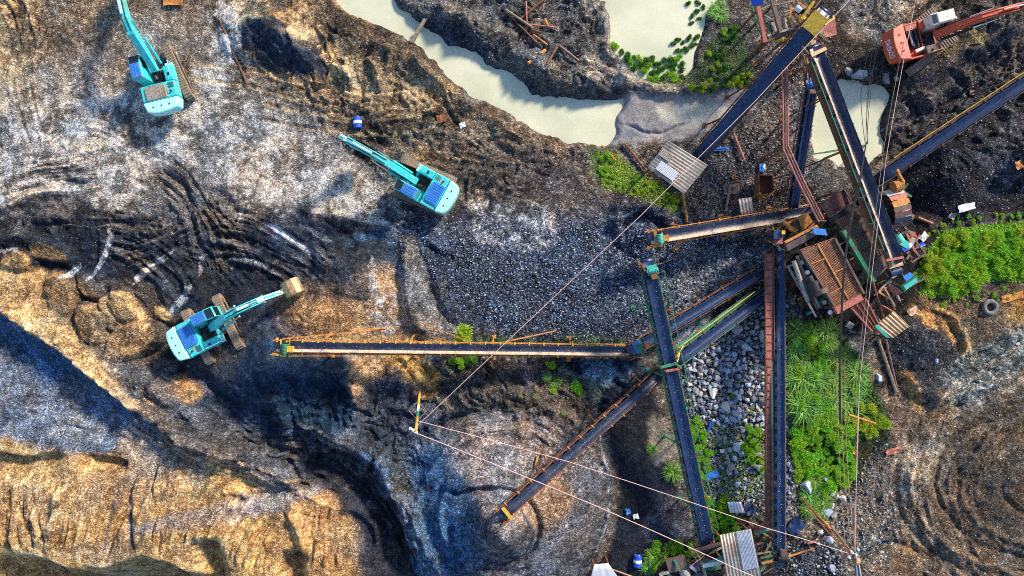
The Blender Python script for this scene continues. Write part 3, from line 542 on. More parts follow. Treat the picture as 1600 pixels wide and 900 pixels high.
mound(1490, 275, 78, 60, 2.0, 10, .8, z=1); mound(1600, 240, 90, 60, 1.6, -10, .8)
mound(1430, 540, 60, 62, 1.1, 0, .8); ridge([(1385, 560), (1450, 620), (1500, 600), (1540, 560), (1620, 510)], 12, .5); ridge([(1430, 470), (1490, 500), (1510, 555)], 6, .4)
mound(1590, 700, 100, 120, 1.2, 0, .8)
mound(800, 430, 300, 120, 1.0, 0, .9); mound(1120, 430, 110, 60, .8, -20, .9)
mound(420, 60, 90, 50, 1.2, 20, .8); ridge([(380, 30), (430, 50), (500, 110)], 14, .5, skew=.3)
mound(1240, 580, 40, 120, .3, 0, 1)
ridge([(965, 190), (985, 196), (1010, 204), (1030, 204), (1060, 196), (1085, 188)], 2.5, -.18, warp=3)
ridge([(925, 100), (1000, 135), (1060, 143), (1160, 130)], 9, .45)
# every soil is uneven: damp and dusty patches, warmer and cooler grit
TV = np.clip(1 + .30 * N1 + .26 * NA + .30 * N03, .35, 1.9); silt = (CH[..., 4] > .35).astype(float)[..., None]
tint = np.stack([1 + .16 * NB + .05 * N1, np.ones_like(X), 1 - .18 * NB - .05 * N1], -1)
CH[..., :3] = np.clip(CH[..., :3] * (1 + silt * (TV[..., None] * tint - 1)), .004, .8)
# level standing places for the machines
for u_, v_ in ((338, 514), (660, 291), (260, 127), (1434, 68)):
    cx_, cy_ = at(u_, v_, .3).x, at(u_, v_, .3).y; rr = np.hypot(X - cx_, Y - cy_); mk = rr < 2.6; lv = np.median(Z[mk]) + .05
    f_ = 1 - ss(rr, 2.6, 4.2); Z = Z * (1 - f_) + (lv + .3 * (Z - lv)) * f_
# fine churned surface: lumps where the ground is coarse or rough, smooth where it is silt
amp = np.clip(0.3 + CH[..., 3], 0, 1.2) * (CH[..., 4] > .35)
dry = ss(Z, -.75, -.45)
Z += amp * dry * (0.045 * N03 + 0.05 * np.maximum(Zr, -.2))
spk = RNG.random(Z.shape)
Z += np.where((np.abs(X) < 43) & (np.abs(Y) < 26), (spk - .5) * 0.05 * np.clip(CH[..., 3] * 1.3, .15, 1), 0) * dry
flat = 1 - ss(np.maximum(np.abs(X) / 60, np.abs(Y) / 42), 1, 1.6); Z *= flat

def gz(x, y):
    """height of the ground at a world point"""
    i = int(np.clip(np.searchsorted(ys, y) - 1, 0, NY - 2)); j = int(np.clip(np.searchsorted(xs, x) - 1, 0, NX - 2))
    fy = (y - ys[i]) / (ys[i + 1] - ys[i]); fx = (x - xs[j]) / (xs[j + 1] - xs[j])
    return float((Z[i, j] * (1 - fx) + Z[i, j + 1] * fx) * (1 - fy) + (Z[i + 1, j] * (1 - fx) + Z[i + 1, j + 1] * fx) * fy)
def gat(u, v, dz=0.0):
    """ground point under pixel (u, v)"""
    z = 0.0
    for _ in range(4): p = at(u, v, z); z = gz(p.x, p.y)
    return Vector((p.x, p.y, z + dz))
for _m in (None,):
    me = bpy.data.meshes.new('ground')
    me.vertices.add(NX * NY); me.vertices.foreach_set('co', np.stack([X, Y, Z], -1).astype(np.float32).ravel())
    idx = np.arange(NX * NY).reshape(NY, NX); q = np.stack([idx[:-1, :-1], idx[:-1, 1:], idx[1:, 1:], idx[1:, :-1]], -1).reshape(-1, 4)
    me.loops.add(q.size); me.loops.foreach_set('vertex_index', q.ravel().astype(np.int32))
    me.polygons.add(len(q)); me.polygons.foreach_set('loop_start', np.arange(0, q.size, 4, dtype=np.int32)); me.update()
    me.polygons.foreach_set('use_smooth', np.ones(len(q), bool))
    a1 = me.attributes.new('soil', 'FLOAT_COLOR', 'POINT'); a1.data.foreach_set('color', np.concatenate([CH[..., :3], np.ones((NY, NX, 1))], -1).astype(np.float32).ravel())
    a2 = me.attributes.new('grit', 'FLOAT_COLOR', 'POINT'); a2.data.foreach_set('color', np.concatenate([CH[..., 3:6], np.ones((NY, NX, 1))], -1).astype(np.float32).ravel())
    me.validate()
    ground = bpy.data.objects.new('ground', me); COL.objects.link(ground); tag(ground, kind='structure')
gm = bpy.data.materials.new('quarry_ground'); gm.use_nodes = True; t = gm.node_tree; b = t.nodes['Principled BSDF']; L = t.links.new; Nn = t.nodes.new
def nmath(op, a, c=None, clamp=False):
    n = Nn('ShaderNodeMath'); n.operation = op; n.use_clamp = clamp
    for i, q_ in enumerate((a, c)):
        if q_ is None: continue
        if isinstance(q_, (int, float)): n.inputs[i].default_value = q_
        else: L(q_, n.inputs[i])
    return n.outputs[0]
def nrange(a, f0, f1, t0, t1):
    n = Nn('ShaderNodeMapRange'); n.inputs[1].default_value = f0; n.inputs[2].default_value = f1; n.inputs[3].default_value = t0; n.inputs[4].default_value = t1; L(a, n.inputs[0]); return n.outputs[0]
def nnoise(sc, det, rg=.6, vec=None):
    n = Nn('ShaderNodeTexNoise'); n.inputs['Scale'].default_value = sc; n.inputs['Detail'].default_value = det; n.inputs['Roughness'].default_value = rg; L(tc.outputs['Object'] if vec is None else vec, n.inputs['Vector']); return n.outputs[0]
tc = Nn('ShaderNodeTexCoord')
soil = Nn('ShaderNodeAttribute'); soil.attribute_name = 'soil'; grit = Nn('ShaderNodeAttribute'); grit.attribute_name = 'grit'
sep = Nn('ShaderNodeSeparateColor'); L(grit.outputs['Color'], sep.inputs[0]); COARSE, CONTR, WET = sep.outputs[0], sep.outputs[1], sep.outputs[2]
# small stones: two sizes of cells with a tone each
def stones(sc):
    v = Nn('ShaderNodeTexVoronoi'); v.inputs['Scale'].default_value = sc; v.inputs['Randomness'].default_value = 1; L(tc.outputs['Object'], v.inputs['Vector'])
    s3 = Nn('ShaderNodeSeparateColor'); L(v.outputs['Color'], s3.inputs[0]); return v.outputs['Distance'], s3.outputs[0], s3.outputs[1]
d1, c1, e1 = stones(5.2); d2, c2, e2 = stones(13.0)
tone1 = nrange(nmath('POWER', c1, 4.0), 0, 1, .5, 3.6); tone2 = nrange(nmath('POWER', c2, 3), 0, 1, .55, 2.6)
g1 = nrange(nnoise(11, 3, .8), .36, .64, .34, 1.8); g2 = nrange(nnoise(1.3, 6, .75), .33, .67, .40, 1.75)
def lerp(f, a, c):
    n = Nn('ShaderNodeMix'); n.data_type = 'FLOAT'
    for k, q_ in ((0, f), (2, a), (3, c)):
        if isinstance(q_, (int, float)): n.inputs[k].default_value = q_
        else: L(q_, n.inputs[k])
    return n.outputs[0]
k1 = lerp(COARSE, 1.0, tone1); k2 = lerp(nmath('MULTIPLY', CONTR, .85), 1.0, tone2); k3 = lerp(CONTR, 1.0, g1); k4 = lerp(CONTR, 1.0, g2)
kk = nmath('MULTIPLY', nmath('MULTIPLY', k1, k2), nmath('MULTIPLY', k3, k4))
cm = Nn('ShaderNodeVectorMath'); cm.operation = 'SCALE'; L(soil.outputs['Color'], cm.inputs[0]); L(kk, cm.inputs['Scale'])
# stones differ in hue: some warm, some blue
hue = Nn('ShaderNodeMix'); hue.data_type = 'RGBA'; hue.inputs[6].default_value = (1.09, 1.0, .90, 1); hue.inputs[7].default_value = (.86, .98, 1.16, 1)
L(nrange(lerp(.5, nnoise(1.2, 4, .7), e2), .3, .7, 0, 1), hue.inputs[0])
hm = Nn('ShaderNodeMix'); hm.data_type = 'RGBA'; hm.blend_type = 'MULTIPLY'; L(CONTR, hm.inputs[0]); L(cm.outputs[0], hm.inputs[6]); L(hue.outputs[2], hm.inputs[7])
cl = Nn('ShaderNodeVectorMath'); cl.operation = 'MINIMUM'; cl.inputs[1].default_value = (.75, .75, .75); L(hm.outputs[2], cl.inputs[0])
L(cl.outputs[0], b.inputs['Base Color'])
L(nrange(WET, 0, .5, .9, .6), b.inputs['Roughness']); b.inputs['Specular IOR Level'].default_value = .12
hgt = nmath('ADD', nmath('MULTIPLY', nmath('MULTIPLY', d1, COARSE), -.13), nmath('ADD', nmath('MULTIPLY', nmath('MULTIPLY', d2, CONTR), -.05), nmath('MULTIPLY', nmath('MULTIPLY', nnoise(6, 6, .7), CONTR), .16)))
bp = Nn('ShaderNodeBump'); bp.inputs['Strength'].default_value = 1.0; bp.inputs['Distance'].default_value = 1.0; L(hgt, bp.inputs['Height']); L(bp.outputs[0], b.inputs['Normal'])
me.materials.append(gm)
# water
wm = bpy.data.materials.new('silty_water'); wm.use_nodes = True; t = wm.node_tree; b = t.nodes['Principled BSDF']; L = t.links.new; Nn = t.nodes.new
tc = Nn('ShaderNodeTexCoord'); n_ = nnoise(.22, 7, .62); rr_ = Nn('ShaderNodeMix'); rr_.data_type = 'RGBA'; rr_.inputs[6].default_value = (.46, .48, .34, 1); rr_.inputs[7].default_value = (.60, .60, .44, 1)
L(nrange(n_, .35, .65, 0, 1), rr_.inputs[0]); L(rr_.outputs[2], b.inputs['Base Color']); b.inputs['Roughness'].default_value = .08; b.inputs['Specular IOR Level'].default_value = .4
bw = Nn('ShaderNodeBump'); bw.inputs['Strength'].default_value = .25; bw.inputs['Distance'].default_value = .02; L(nnoise(5, 3, .6), bw.inputs['Height']); L(bw.outputs[0], b.inputs['Normal'])
def water(name, pts, grow=14, lev=-.45):
    c = np.mean(np.array(pts, float), 0); sp = spline(pts, 4, True)
    out = []
    n = len(sp)
    for i in range(n):
        d = sp[(i + 1) % n] - sp[i - 1]; nrm = np.array([d[1], -d[0]]); nrm = nrm / (np.linalg.norm(nrm) + 1e-9)
        out.append(sp[i] + nrm * grow)
    if abs(sum(out[i][0] * out[(i + 1) % n][1] - out[(i + 1) % n][0] * out[i][1] for i in range(n))) < abs(sum(sp[i][0] * sp[(i + 1) % n][1] - sp[(i + 1) % n][0] * sp[i][1] for i in range(n))):
        out = [2 * sp[i] - out[i] for i in range(n)]
    mb = MB(); mb.add([at(q[0], q[1], lev) for q in out], [tuple(range(n))[::-1]])
    return tag(mb.build(name, wm), kind='structure')
water('water_channel', CHAN, 9); water('water_pond', POND, 9); water('water_pool', POOL, 9)
# ---------------------------------------------------------------- paints and metals
M_TEAL = mat('teal_paint', (.04, .52, .54), .45, 0, (.20, .24, .18), .65, 1.3, grain=.16, coat=.1, thr=.52)
M_TEALP = mat('sunbleached_teal_paint', (.34, .80, .76), .42, 0, (.36, .40, .32), .7, 1.8, grain=.10, thr=.52)
M_RED = mat('orange_red_paint', (.62, .095, .035), .45, 0, (.25, .10, .06), .6, 2.2, grain=.15, thr=.54)
M_PINK = mat('faded_red_paint', (.62, .17, .11), .5, 0, (.55, .30, .22), .6, 1.5, grain=.12, thr=.5)
M_BLUE = mat('blue_paint_sky_sheen', (.03, .17, .52), .3, 0, (.10, .22, .42), .6, 2.5, grain=.2, coat=.4)  # on cab roofs and hatches the sky's reflection put into the colour
M_GLASS = mat('dark_cab_glass', (.012, .018, .022), .08, 0, spec=.8, grain=.02)
M_STEEL = mat('dusty_track_steel', (.24, .19, .145), .65, .1, (.36, .25, .14), .8, 3, grain=.3, bump=.4)
M_BLACKM = mat('greasy_black_metal', (.018, .018, .02), .5, .2, (.07, .06, .05), .5, 4, grain=.3)
M_CHROME = mat('hydraulic_rod_chrome', (.65, .66, .68), .2, 1.0, grain=.03)
M_BUCKET = mat('worn_tan_bucket_steel', (.36, .25, .13), .5, .2, (.15, .10, .06), .6, 3, grain=.25)
M_RUST = mat('rusty_steel', (.19, .075, .035), .8, .1, (.09, .035, .02), .9, 2.5, bump=.3, grain=.35)
M_RUSTL = mat('orange_rust', (.46, .19, .045), .8, 0, (.20, .07, .025), .8, 2.5, bump=.3, grain=.3)
M_RUSTP = mat('pinkish_red_oxide', (.36, .115, .085), .6, .1, (.17, .07, .05), .7, 2.2, grain=.25)
M_GREEN = mat('green_machine_paint', (.02, .21, .10), .55, 0, (.12, .08, .045), .85, 2.2, grain=.25, thr=.49)
M_TURQ = mat('turquoise_motor_paint', (.04, .42, .33), .45, 0, (.22, .25, .18), .6, 4, grain=.2)
M_YEL = mat('yellow_guard_paint', (.62, .38, .04), .5, 0, (.30, .18, .05), .6, 2, grain=.2)
M_TIN = mat('weathered_roof_tin', (.36, .31, .26), .5, .35, (.26, .17, .11), .7, 1.2, grain=.15)
M_TINW = mat('pale_new_roof_tin', (.62, .64, .68), .4, .35, (.42, .45, .5), .5, 1.2, grain=.08)
M_TINB = mat('brown_roof_tin', (.50, .33, .19), .6, .1, (.25, .13, .07), .7, 1.4, grain=.15)
M_CONC = mat('stained_concrete', (.30, .28, .25), .85, 0, (.12, .11, .10), .7, 1.5, bump=.3, grain=.2)
M_WOOD = mat('grey_wood', (.22, .17, .12), .8, 0, (.10, .075, .05), .7, 3, grain=.3)
M_WHITE = mat('dirty_white_paint', (.68, .66, .60), .6, 0, (.40, .24, .13), .7, 2.2, grain=.08, thr=.55)
M_DRUM = mat('blue_plastic', (.02, .08, .50), .35, grain=.1)
M_WPL = mat('white_plastic', (.75, .75, .74), .5, grain=.05)
M_BLACKW = mat('black_cable_sheath', (.012, .012, .014), .6, grain=.1)
M_ROPE = mat('pale_pink_cable', (.62, .42, .38), .6, grain=.1)
M_COPPER = mat('tan_cable', (.36, .20, .11), .6, grain=.1)
M_DUST = mat('dusty_brown_plate', (.14, .095, .065), .85, 0, (.08, .055, .04), .8, 2.5, bump=.35, grain=.4)
M_PLUM = mat('dull_plum_steel', (.13, .085, .08), .65, .2, (.22, .12, .07), .7, 2.5, grain=.25)

def beam_xz(path, y, wd):
    """welded box beam following (x, z, depth) in the plane y"""
    mb = MB(); n = len(path); P = [Vector((p[0], 0, p[1])) for p in path]; rings = []
    for i, p in enumerate(P):
        d = (P[min(i + 1, n - 1)] - P[max(i - 1, 0)]).normalized(); u = Vector((-d.z, 0, d.x)) * path[i][2] / 2
        for yy, k in ((-wd / 2, -1), (wd / 2, -1), (wd / 2, 1), (-wd / 2, 1)): mb.v.append(tuple(p + u * k + Vector((0, y + yy, 0))))
    for i in range(n - 1):
        for k in range(4):
            a = i * 4 + k; b_ = i * 4 + (k + 1) % 4; mb.f.append((a, b_, b_ + 4, a + 4))
    mb.f.append((3, 2, 1, 0)); e = (n - 1) * 4; mb.f.append((e, e + 1, e + 2, e + 3)); return mb

def track_mesh(ln=4.5, wd=.6, ht=.86, pitch=.21):
    mb = MB(); r = ht / 2; L2 = ln / 2 - r; per = []
    n = 8
    for k in range(n + 1): t = -math.pi / 2 + math.pi * k / n; per.append((L2 + r * math.cos(t), r + r * math.sin(t)))
    for k in range(n + 1): t = math.pi / 2 + math.pi * k / n; per.append((-L2 + r * math.cos(t), r + r * math.sin(t)))
    m = len(per); mb.v = [(x, -wd / 2 * .97, z) for x, z in per] + [(x, wd / 2 * .97, z) for x, z in per]
    mb.f = [tuple(range(m))[::-1], tuple(range(m, 2 * m))] + [(i, (i + 1) % m, m + (i + 1) % m, m + i) for i in range(m)]
    # shoes with grouser bars
    tot = [0]
    for i in range(m): a, b_ = per[i], per[(i + 1) % m]; tot.append(tot[-1] + math.dist(a, b_))
    s_ = 0
    while s_ < tot[-1]:
        i = max(k for k in range(m) if tot[k] <= s_); a, b_ = per[i], per[(i + 1) % m]; f = (s_ - tot[i]) / max(tot[i + 1] - tot[i], 1e-6)
        x = a[0] + (b_[0] - a[0]) * f; z = a[1] + (b_[1] - a[1]) * f; an = math.atan2(b_[1] - a[1], b_[0] - a[0])
        mb.box((x, 0, z), (pitch * .82, wd, .05), M=Matrix.Rotation(-an, 3, 'Y')); mb.box((x + .045 * math.sin(an), 0, z - .045 * math.cos(an)), (.03, wd, .06), M=Matrix.Rotation(-an, 3, 'Y'))
        s_ += pitch
    return mb

def excavator(name, label, loc, up, uc, boom, stick, bucket_rot, paint_, pale, roofm, hatchm, red=False, cyl_side=0, bk=None, body_z=0.0):
    ro = empty(name, loc, up, label, 'excavator', None if red else 'excavators working in the yard')
    P = lambda mb, n, m, par=ro, bv=.025, **k: (lambda o: (bevel(o, bv) if bv else None, o)[1])(mb.build(n, m, par, **k))
    da = uc - up
    for s_ in (1, -1):
        tr = P(track_mesh(), 'track', M_STEEL, bv=0); c, s2 = math.cos(da), math.sin(da); tr.location = (-s2 * 1.3 * s_, c * 1.3 * s_, 0); tr.rotation_euler = (0, 0, da)
        tf = MB().box((0, 0, .43), (3.3, .66, .32)); o = P(tf, 'track_frame', M_BLACKM, tr)
        for xx in (-1.72, 1.72): P(MB().tube([(xx, -.34, .43), (xx, .34, .43)], .2, 12), 'track_wheel', M_RUST, tr, bv=0)
    uf = P(MB().box((0, 0, .62), (1.5, 2.0, .38)).tube([(0, 0, .75), (0, 0, 1.02)], .62, 24), 'undercarriage', M_BLACKM); uf.rotation_euler = (0, 0, da)
    # rotating deck
    P(MB().prism([(.70, -1.30), (.70, -.5), (.55, -.3), (.55, .3), (1.0, .3), (1.35, .45), (1.35, 1.30), (-1.9, 1.30), (-1.9, -1.30)], .98, 1.2), 'deck', paint_)
    # counterweight: curved back
    arc = [(-2.0, 1.36)] + [(-2.55 - .42 * math.cos(R(a)), 1.36 * math.sin(R(a)) * 1.0) for a in range(60, -61, -12)] + [(-2.0, -1.36)]
    zt = [2.02 if i in (0, len(arc) - 1) else 1.9 for i in range(len(arc))]
    cw = P(MB().prism(arc[::-1], [.95] * len(arc), 2.0), 'counterweight', pale, bv=.12) if not red else P(MB().prism(arc[::-1], .95, 1.98), 'counterweight', M_PINK, bv=.05)
    for yy in (-.62, 0, .62):
        P(MB().tube([(-2.45, yy, 1.98), (-2.45, yy, 2.05)], .05, 8), 'lifting_plug', M_BLACKM, cw, bv=0)
    if red:
        # band of deeper red round the back with white capital letters
        skirt = MB(); n_ = len(arc); out = [(x - (.42 if 0 < i < n_ - 1 else .0), y) for i, (x, y) in enumerate(arc)]
        skirt.v = [(x, y, 1.1) for x, y in out] + [(x - .004, y * 1.003, 1.93) for x, y in arc]; skirt.f = [(i, i + 1, n_ + i + 1, n_ + i) for i in range(n_ - 1)] + [tuple(range(n_)), tuple(range(n_, 2 * n_))[::-1], (n_ - 1, 0, n_, 2 * n_ - 1)]
        P(skirt, 'stripe_band', M_RED, cw, bv=0)
        for i, ch in enumerate('DAEWOO'):
            cu = bpy.data.curves.new('letter', 'FONT'); cu.body = ch; cu.size = .62; cu.extrude = .015; cu.offset = .012; cu.align_x = 'CENTER'; cu.align_y = 'CENTER'
            tmp = bpy.data.objects.new('t', cu); COL.objects.link(tmp); dg = bpy.context.evaluated_depsgraph_get(); ml = bpy.data.meshes.new_from_object(tmp.evaluated_get(dg)); bpy.data.objects.remove(tmp)
            ml.name = 'letter'; ml.materials.clear(); ml.materials.append(M_WPL); lo = bpy.data.objects.new('letter', ml); COL.objects.link(lo); lo.parent = cw
            y = .42 - i * .235; ca = math.sqrt(max(0, 1 - (y / 1.36) ** 2)); sl_ = Vector((.42, 0, .83)).normalized(); tx = Vector((.42 * (y / 1.36) / 1.36 / max(ca, .3), -1, 0)).normalized(); nn = tx.cross(sl_).normalized(); uy = nn.cross(tx)
            lo.location = Vector((-2.55 - .42 * ca - .21, y, 1.515)) + nn * .02; lo.rotation_euler = Matrix((tx, uy, nn)).transposed().to_euler(); lo.scale = (.52, .85, 1)
    # engine bay and cover
    if not red:
        P(MB().box((-1.33, 0, 1.55), (1.2, 2.66, .72)), 'engine_cover', paint_, bv=.08)
        ec = P(MB().prism([(-1.92, .98), (-1.92, -.62), (-1.05, -.62), (-.86, -.42), (-.86, .80), (-1.0, .98)], 1.9, 2.03), 'engine_hatch', hatchm, bv=.05)
        rb = MB()
        for k in range(9): rb.box((-1.42, -.5 + k * .17, 2.035), (.78, .035, .03))
        P(rb, 'hatch_ribs', hatchm, ec, bv=0)
        fr = MB(); q = [(-1.95, 1.02), (-1.95, -.68), (-1.03, -.68), (-.80, -.44), (-.80, .84), (-.97, 1.02)]
        for i in range(6): fr.bar((*q[i], 1.93), (*q[(i + 1) % 6], 1.93), .06, .06)
        P(fr, 'hatch_rim', paint_, ec, bv=0)
        gr = MB()
        for k in range(7): gr.box((-1.25 + k * .06, -.98, 1.915), (.025, .46, .02))
        P(gr, 'cooling_grille', M_BLACKM, bv=0)
        vt = MB()
        for k in range(5): vt.box((-.66, -.55 + k * .27, 1.21), (.10, .15, .03))
        P(vt, 'deck_vents', M_BLACKM, bv=0)
        P(MB().tube([(-1.55, -.95, 1.9), (-1.55, -.95, 2.12)], .06, 10), 'exhaust_pipe', M_BLACKM, bv=0)
    else:
        P(MB().box((-1.98, 0, 1.45), (.08, 2.6, .5)).box((-1.3, 1.28, 1.42), (1.3, .1, .45)).box((-1.3, -1.28, 1.42), (1.3, .1, .45)).box((-.72, .3, 1.4), (.06, 1.9, .4)), 'engine_bay_wall', M_RED)
        en = P(MB().box((-1.35, .1, 1.45), (.75, 1.35, .4)).tube([(-1.5, -.5, 1.72), (-1.5, .7, 1.72)], .13, 12).tube([(-1.15, -.5, 1.7), (-1.15, .7, 1.7)], .10, 12), 'engine', M_BLACKM)
        P(MB().tube([(-1.62, -.4, 1.86), (-1.62, .6, 1.86)], .05, 8), 'engine_pipe', M_CHROME, en, bv=0)
        P(MB().tube([(-1.35, -.85, 1.55), (-.7, -.75, 1.6)], .14, 12), 'silencer', M_WHITE, bv=0)
        P(MB().box((-1.3, .98, 1.6), (.9, .42, .2)), 'battery_cover', M_RUSTP)
        P(MB().box((-.35, .95, 1.5), (.75, .75, .6)), 'storage_box', M_RED, bv=.05)
        P(MB().tube([(-.45, -.95, 1.3), (-.1, -.95, 1.62)], .16, 12), 'air_filter', M_WHITE, bv=0)
    # right hand tanks and steps
    tk = MB().box((-.12, -1.0, 1.52), (1.15, .62, .66))
    P(tk, 'fuel_tank', paint_ if not red else M_PLUM, bv=.07)
    P(MB().box((.62, -1.0, 1.30), (.34, .56, .22)), 'step', pale if not red else M_RED, bv=.04)
    P(MB().tube([(-.2, -1.05, 1.86), (-.2, -1.05, 1.94)], .09, 14), 'filler_cap', M_BLACKM, bv=0)
    hr = MB().tube([(.7, -1.25, 1.3), (.7, -1.25, 2.1), (-.5, -1.25, 2.15), (-.5, -1.25, 1.85)], .02, 6)
    P(hr, 'handrail', pale if not red else M_YEL, bv=0)
    P(MB().box((-.15, -.12, 1.26), (1.1, 1.0, .14)).tube([(-.4, -.3, 1.36), (.3, -.3, 1.4)], .09, 8).tube([(-.3, .1, 1.4), (.1, .2, 1.4)], .14, 10), 'swing_well', M_BLACKM, bv=0)
    # cab on the left
    cb = P(MB().prism([(1.42, .5), (1.42, 1.34), (-.35, 1.34), (-.35, .5)], 1.2, [2.62, 2.62, 2.78, 2.78]), 'cab', paint_ if not red else M_WHITE, bv=.07)
    P(MB().prism([(.78 if not red else 1.38, .54), (.78 if not red else 1.38, 1.30), (-.32 if not red else .08, 1.30), (-.32 if not red else .08, .54)], 2.74, 2.83), 'cab_roof', roofm, cb, bv=.05)
    if not red:
        P(MB().prism([(1.36, .57), (1.36, 1.27), (.84, 1.27), (.84, .57)], [2.62, 2.62, 2.67, 2.67], [2.65, 2.65, 2.72, 2.72]), 'roof_window', M_GLASS, cb, bv=0)
        rs = MB()
        for k in range(3): rs.box((.22, .72 + k * .2, 2.84), (.85, .03, .03))
        P(rs, 'roof_ribs', roofm, cb, bv=0)
    else:
        P(MB().prism([(.0, .58), (.0, 1.26), (-.3, 1.26), (-.3, .58)], 2.76, 2.80), 'roof_window', M_GLASS, cb, bv=0)
    P(MB().box((1.43, .92, 2.05), (.03, .7, .8)), 'windshield', M_GLASS, cb, bv=0)
    P(MB().box((.75, 1.35, 2.1), (.95, .03, .65)), 'side_window', M_GLASS, cb, bv=0)
    P(MB().box((.9, .49, 2.1), (.8, .03, .65)), 'inner_window', M_GLASS, cb, bv=0)
    P(MB().box((1.5, 1.42, 2.1), (.05, .16, .28)), 'mirror', M_BLACKM, bv=0)
    P(MB().box((1.46, .6, 2.7), (.08, .14, .1)), 'work_light', M_WPL, bv=0)
    # boom, stick, rams
    bo = P(beam_xz(boom, 0, .50), 'boom', paint_, bv=.03)
    hz = MB()
    for yy in (-.14, .14):
        hz.tube([(p[0], yy, p[1] + p[2] / 2 + .04) for p in boom], .028, 6)
    P(hz, 'hydraulic_hose', M_BLACKM, bo, bv=0)
    st = P(beam_xz(stick, 0, .34), 'stick', pale, bv=.03)
    P(MB().tube([(boom[-1][0], -.32, boom[-1][1]), (boom[-1][0], .32, boom[-1][1])], .11, 12), 'pivot_pin', M_STEEL, bo, bv=0)
    mid = boom[len(boom) // 2]
    for s_ in (1, -1):
        a_ = Vector((.95, .42 * s_, 1.25)); b_ = Vector((mid[0], .42 * s_, mid[1] - .05)); m_ = a_.lerp(b_, .58)
        cy = P(MB().tube([a_, m_], .10, 12), 'boom_cylinder', paint_ if not red else M_BLACKM, bv=0); P(MB().tube([m_, b_], .055, 10), 'piston_rod', M_CHROME, cy, bv=0)
    a_ = Vector((mid[0] + .2, 0, mid[1] + mid[2] / 2 + .18)); s0 = Vector((stick[0][0], 0, stick[0][1] + .1)); m_ = a_.lerp(s0, .6)
    cy = P(MB().tube([a_, m_], .11, 12), 'stick_cylinder', pale, bv=0); P(MB().tube([m_, s0], .055, 10), 'piston_rod', M_CHROME, cy, bv=0)
    sa = Vector((stick[0][0], 0, stick[0][1])); sb = Vector((stick[-1][0], 0, stick[-1][1])); d = (sb - sa).normalized(); u = Vector((-d.z, 0, d.x)); u = u if u.x > 0 or u.z > .3 else -u
    c0 = sa.lerp(sb, .2) + u * .3; c1 = sa.lerp(sb, .84) + u * .34; m_ = c0.lerp(c1, .6)
    cy = P(MB().tube([c0, m_], .085, 12), 'bucket_cylinder', paint_, bv=0); P(MB().tube([m_, c1], .045, 10), 'piston_rod', M_CHROME, cy, bv=0)
    P(MB().bar(c1 + Vector((0, -.16, 0)), sb + u * .1 + Vector((0, -.16, 0)), .06, .12).bar(c1 + Vector((0, .16, 0)), sb + u * .1 + Vector((0, .16, 0)), .06, .12), 'bucket_link', M_STEEL, bv=0)
    # bucket
    prof = [(-.05, .12), (.38, .16), (.78, -.02), (1.02, -.38), (1.0, -.82), (.68, -1.15), (.25, -1.28)]
    q = Matrix.Rotation(R(bucket_rot), 3, 'Y'); wdt = 1.18
    pr = [q @ Vector((x, 0, z)) for x, z in prof]; pr = [Vector((sb.x + p.x, 0, sb.z + p.z)) for p in pr]
    cen = sum(pr, Vector()) / len(pr)
    mb = MB(); n = len(pr)
    inn = [p.lerp(cen, .07) for p in pr]
    for yy in (-wdt / 2, wdt / 2): mb.v += [(p.x, yy, p.z) for p in pr] + [(p.x, yy, p.z) for p in inn]
    for i in range(n - 1):
        mb.f += [(i, i + 1, 2 * n + i + 1, 2 * n + i), (n + i, 3 * n + i, 3 * n + i + 1, n + i + 1)]
    mb.f += [(0, 2 * n, 3 * n, n), (n - 1, 2 * n - 1, 4 * n - 1, 3 * n - 1)]
    for yy in (-wdt / 2, wdt / 2 - .05):
        side = [(p.x, p.z) for p in pr]; b0 = len(mb.v); mb.v += [(x, yy, z) for x, z in side] + [(x, yy + .05, z) for x, z in side]
        mb.f += [tuple(b0 + i for i in range(n)), tuple(b0 + n + i for i in range(n))[::-1]] + [(b0 + i, b0 + (i + 1) % n, b0 + n + (i + 1) % n, b0 + n + i) for i in range(n)]
    bu = P(mb, 'bucket', bk or M_BUCKET, bv=.012)
    te = (pr[-1] - pr[-2]).normalized(); tm = MB()
    for k in range(5): tm.bar(pr[-1] + Vector((0, -.48 + k * .24, 0)), pr[-1] + te * .2 + Vector((0, -.48 + k * .24, 0)), .09, .06)
    P(tm, 'bucket_teeth', M_STEEL, bu, bv=0)
    P(MB().box((sb.x + (q @ Vector((.15, 0, .16))).x, .17, sb.z + (q @ Vector((.15, 0, .2))).z), (.35, .05, .3)).box((sb.x + (q @ Vector((.15, 0, .16))).x, -.17, sb.z + (q @ Vector((.15, 0, .2))).z), (.35, .05, .3)), 'bucket_ear', M_BUCKET, bu, bv=0)
    return ro
BOOM = [(.35, 1.55, .45), (1.4, 2.55, .66), (2.6, 3.55, .78), (3.4, 3.75, .66), (4.5, 3.5, .5), (5.3, 3.15, .34)]
def flat_floor(u, v): 
    p = gat(u, v); zz = [gz(p.x + dx, p.y + dy) for dx in (-2, -1, 0, 1, 2) for dy in (-2, -1, 0, 1, 2)]; p.z = sorted(zz)[15] - .03; return p
excavator('excavator', 'teal excavator on dark gravel reaching right with a tan bucket', flat_floor(338, 514), R(26.5), R(116), BOOM,
          [(4.9, 3.55, .26), (5.35, 3.2, .48), (5.9, 2.6, .42), (6.55, 1.75, .26)], -50, M_TEAL, M_TEALP, M_BLUE, M_BLUE)
